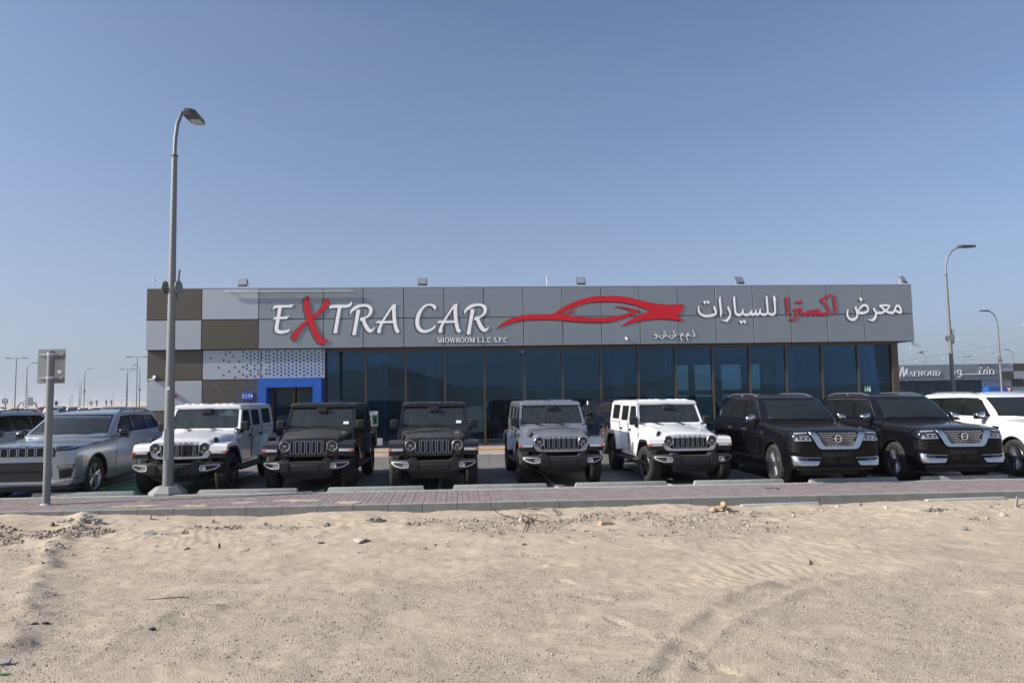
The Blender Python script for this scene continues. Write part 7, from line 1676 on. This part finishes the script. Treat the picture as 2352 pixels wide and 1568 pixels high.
for i, (x, y, w, h, m, lab) in enumerate([
 (240, 233, 26, 18, 'rock_brown', 'dark brown stone near the left sand ridge, upper of two'), (227, 267, 22, 13, 'rock_brown', 'dark brown stone near the left sand ridge, lower of two'),
 (436, 226, 24, 20, 'rock_pale', 'largest pale stone of the cluster on the left rubble'), (452, 243, 17, 13, 'rock_pale', 'middle pale stone of the cluster on the left rubble'), (470, 252, 22, 9, 'rock_pale', 'flat pale stone at the right of the left cluster'),
 (690, 200, 20, 17, 'rock_pale', 'pale stone just below the kerb near the lamp foot'), (976, 218, 20, 14, 'rock_pale', 'pale rounded stone alone below the kerb, left half'), (378, 200, 14, 10, 'rock_pale', 'small pale stone above the left cluster'),
 (858, 340, 38, 13, 'rock_grey', 'flat dark grey stone on the open sand left of centre'), (768, 203, 14, 9, 'rock_pale', 'small pale stone right of the lamp foot below the kerb'),
 (1218, 226, 18, 14, 'rock_sand', 'yellowish stone below the kerb left of centre'), (1500, 238, 34, 20, 'rock_grey', 'lumpy grey rubble piece in the middle distance left of the grey heap'), (1470, 313, 40, 10, 'rock_grey', 'low grey mortar lump left of the white slab'),
 (1660, 302, 84, 18, 'rock_pale', 'white flat slab of mortar on the sand left of centre'), (838, 266, 28, 12, 'rock_grey', 'flat grey fragment right of the tile piece'), (715, 328, 26, 8, 'rock_pale', 'thin white chip on the sand left of centre'),
 (1008, 333, 12, 22, 'rock_brown', 'upright pointed brown shard on the sand'), (480, 258, 14, 8, 'rock_pale', 'little pale chip beside the left stone cluster')]):
    rock(*c1(x, y), w*.87, h*.87, m, lab, 30+i)
for i, (x, y, w, h, m, lab) in enumerate([
 (1295, 191, 20, 13, 'rock_pale', 'small white stone below the kerb right of centre'), (1495, 148, 22, 13, 'rock_pale', 'pale stone close to the kerb right of centre'), (2258, 186, 38, 20, 'rock_pale', 'large rounded cream stone near the right edge'), (2075, 250, 46, 16, 'rock_grey', 'dark slate shard sticking out of the sand at the right'),
 (1600, 143, 24, 14, 'rock_grey', 'grey stone close to the kerb, right half'), (1720, 150, 22, 14, 'rock_pale', 'pale stone left of the grey crust heap'), (705, 280, 16, 9, 'rock_brown', 'small brown stone on the sand right of the block'), (42, 217, 28, 26, 'rock_pale', 'white angular stone by the rusty cross'),
 (55, 320, 26, 10, 'rock_brown', 'flat brown shell-like stone right below the rusty cross'), (2190, 148, 44, 16, 'rock_grey', 'grey rubble lump right of the crust heap'), (1958, 183, 16, 10, 'rock_pale', 'white pebble-like stone below the crust heap')]):
    rock(*c2(x, y), w*.87, h*.87, m, lab, 60+i)
# heaps of rubble: several lumps that lie together are one pile
def heap(px, py, w, h, m, lab, seed, n=16, flat=1.0, nm='rubble_heap'):
    p = ground_pt(px, py); k = p.y/FPX/1.7415*1.02; W_ = w*k; H_ = h*k; rs = random.Random(seed); t = thing(nm, lab, 'rubble', tuple(p), 0)
    for i in range(n):
        u = rs.uniform(-1, 1); v = rs.uniform(-1, 1); s = rs.uniform(.35, .85)*H_; e = max(.1, 1-abs(u)**1.5)
        mb = rock_mesh(s, s*rs.uniform(.7, 1.2), s*rs.uniform(.5, .9)*flat, seed*31+i, off=(u*W_*.42, v*min(.10*W_, .09), H_*e*rs.uniform(0, .75)))
        mb.build('lump', M[m], t, smooth=25)
    return t
heap(*c2(962, 166), 92, 44, 'rock_sand', 'pile of sandstone lumps against the kerb right of centre', 5, 20)
heap(*c1(1722, 215), 84, 26, 'rock_grey', 'heap of grey gravelly rubble below the kerb left of centre', 6, 22)
heap(*c2(1960, 160), 200, 26, 'rock_grey', 'wide grey crust of broken mortar below the kerb at the right', 8, 30, .6)
heap(*c1(380, 208), 190, 26, 'rock_grey', 'band of grey rubble along the kerb at the far left', 9, 30, .7)
heap(*c2(560, 205), 110, 14, 'rock_grey', 'low scatter of grey rubble right of the small block', 10, 16, .8)
# block, tile, sticks
p = ground_pt(*c2(428, 228)); o = MB().rbox(-.085, .085, -.05, .05, -.03, .062, .006).build('block', M['rock_sand'], smooth=20, loc=tuple(p)); o.rotation_euler = (R(8), R(5), .15); tag(o, 'small sand-coloured hollow block on the sand right of centre', 'block')
p = ground_pt(*c1(682, 268)); o = MB().rbox(-.07, .07, -.05, .05, 0, .018, .004, 1).build('tile', M['rock_grey'], loc=tuple(p)); o.rotation_euler = (R(38), R(-12), .3); tag(o, 'tilted grey tile fragment on the sand at the left', 'tile')
p = ground_pt(*c1(610, 213)); mb = MB(); mb.cyl((0, 0, .004), (0, 0, .012), .03, n=16); tag(mb.build('paint_lid', M['white'], loc=tuple(p)), 'round white lid on the sand below the lamp foot', 'lid')
def gline(pts, fn, r, m, nm, lab, cat, lift=.01, z=None, flat=False):
    P = [ground_pt(*fn(*q)) if z is None else atZ(*fn(*q), z) for q in pts]
    li = lift if isinstance(lift, (list, tuple)) else [lift]*len(P); o0 = P[0].copy()
    mb = MB(); mb.tube([p_-o0+Vector((0, 0, l_)) for p_, l_ in zip(P, li)], r, 6); return tag(mb.build(nm, M[m], smooth=50, loc=tuple(o0)), lab, cat)
gline([(655, 574), (700, 572), (760, 568), (830, 562), (868, 566)], c1, [.002, .003, .005, .006, .004], 'rust', 'twig', 'long thin dark twig lying on the open sand at the left', 'twig', .008)
gline([(1104, 354), (1125, 352), (1147, 337)], c1, .004, 'green', 'twig', 'short greenish twig left of centre below the rubble', 'twig', .008)
gline([(0, 921), (25, 920), (48, 917)], c1, [.008, .009, .005], 'green', 'plastic_strip', 'short green strip at the bottom left edge', 'strip', .012)
gline([(1163, 60), (1215, 60), (1232, 62), (1215, 66)], c2, .006, 'black', 'wire', 'bent black wire lying on the brick pavement at the right', 'wire', .008, z=grade(6))
gline([(1367, 392), (1369, 403), (1371, 413)], c2, [.004, .005, .013], 'rust', 'bolt', 'rusty bolt lying on the sand at the right', 'bolt', .01)
def c6(x, y): return (1900+x*.17007, 1980+y*.17007)
gline([(420, 345), (440, 320), (480, 290), (560, 272), (680, 272), (780, 300), (900, 340), (1050, 372), (1250, 387), (1400, 365), (1620, 345)], c6, [.006]*9+[.011, .004], 'rust', 'metal_strap', 'long bent rusty strap looping against the kerb in the centre', 'metal strap', [.01, .03, .05, .06, .06, .05, .05, .04, .04, .03, .02])
gline([(420, 345), (480, 400), (560, 455), (700, 505), (780, 525), (900, 555), (1050, 590)], c6, [.006, .006, .006, .006, .009, .008, .004], 'rust', 'metal_strap', 'lower rusty strap running from the same bend toward the white stone', 'metal strap', .02)
gline([(1045, 475), (1130, 535), (1250, 580), (1450, 630), (1640, 668)], c6, [.006, .007, .010, .008, .004], 'rust', 'metal_rod', 'longer rusty rod of the crossed pair on the sand', 'metal rod', .035)
gline([(1265, 595), (1200, 740), (1130, 890)], c6, [.009, .008, .005], 'rust', 'metal_rod', 'shorter rusty rod leaning down from the crossed pair', 'metal rod', [.03, .02, .01])
gline([(1250, 458), (1400, 462), (1600, 500), (1720, 540), (1765, 572)], c6, [.007, .006, .005, .004, .003], 'rock_brown', 'twig', 'thin curved twig right of the crossed rods', 'twig', .02)
gline([(1820, 340), (1900, 370), (1940, 430), (1920, 490), (1880, 420), (1830, 350)], c6, .006, 'rock_brown', 'leaf_curl', 'dry curled brown leaf standing below the kerb in the centre', 'leaf', [.01, .03, .04, .02, .03, .01])
gline([(1120, 600), (1300, 640), (1370, 680), (1385, 750), (1300, 790), (1230, 830)], c6, .003, 'rock_brown', 'thin_wire', 'hair-thin curved wire below the crossed rods', 'wire', .006)
p = ground_pt(*c2(2316, 145)); mb = MB(); mb.rbox(-.02, .02, -.012, .012, -.05, .20, .004, 1); o = mb.build('stake', M['rock_grey'], loc=tuple(p)); o.rotation_euler = (R(-25), R(35), 0); tag(o, 'grey leaning wooden stake below the kerb at the right edge', 'stake')
p = ground_pt(*c1(15, 866)); mb = MB(); mb.rbox(-.07, .05, -.03, .03, 0, .02, .004, 1); o = mb.build('plank', M['rock_grey'], loc=tuple(p)); o.rotation_euler = (R(10), R(-8), .4); tag(o, 'broken grey plank piece at the bottom left edge', 'plank')
for x, y, lab in ((158, 685, 'left of two black scraps on the sand at the lower left'), (210, 683, 'right of two black scraps on the sand at the lower left'), (700, 711, 'single black scrap on the sand left of centre')):
    p = ground_pt(*c1(x, y)); mb = rock_mesh(.075, .04, .03, int(x)); tag(mb.build('scrap', M['black'], loc=(p.x, p.y, p.z+.008)), lab, 'scrap')
for (xa, xb, y, z0) in ((c2(1050, 0)[0], c2(1405, 0)[0], 12.575, -.115), (c2(1900, 0)[0], c2(2260, 0)[0], 12.57, -.105)):
    a = atY(xa, 2020, y).x; b = atY(xb, 2020, y).x
    mb = rock_mesh(1, 1, 1, 3, sub=1) if False else MB().rbox(a, b, 12.50, 12.598, -.30, z0-.018+grade((a+b)/2)*.6, .012); mb.build('kerb_haunch', M['concrete'], pav, smooth=20)
# bird over the far building
p = atY(3687, 1408, 60); mb = MB(); mb.tube([(-.16, 0, -.01), (-.05, 0, 0), (.10, 0, .01), (.19, 0, .015)], [.005, .035, .045, .01], 8)
for s in (-1, 1): mb.add([(-.04, 0, .02), (.08, 0, .02), (.02, s*.22, .10), (-.06, s*.42, .06), (-.08, s*.2, .07)], [(0, 1, 2, 4), (4, 2, 3)])
tag(mb.build('bird', M['bronze'], loc=tuple(p)), 'small dark bird in flight right of the fascia corner', 'bird')

# ================================================================== AIR: thin dusty haze over the whole plain
HD = 0.00035
mb = MB(); mb.box(-2600, 2600, -400, 4200, -1.7, 34.0)
hz_ = mb.build('haze', [mat('haze_air', (.5, .5, .5))]); hm_ = hz_.data.materials[0]; hn = hm_.node_tree.nodes
hn.remove(hn['Principled BSDF']); pv = hn.new('ShaderNodeVolumePrincipled'); pv.inputs['Color'].default_value = (.86, .90, .96, 1); pv.inputs['Density'].default_value = HD; pv.inputs['Anisotropy'].default_value = .35
hm_.node_tree.links.new(pv.outputs[0], hn['Material Output'].inputs['Volume']); tag(hz_, kind='stuff')
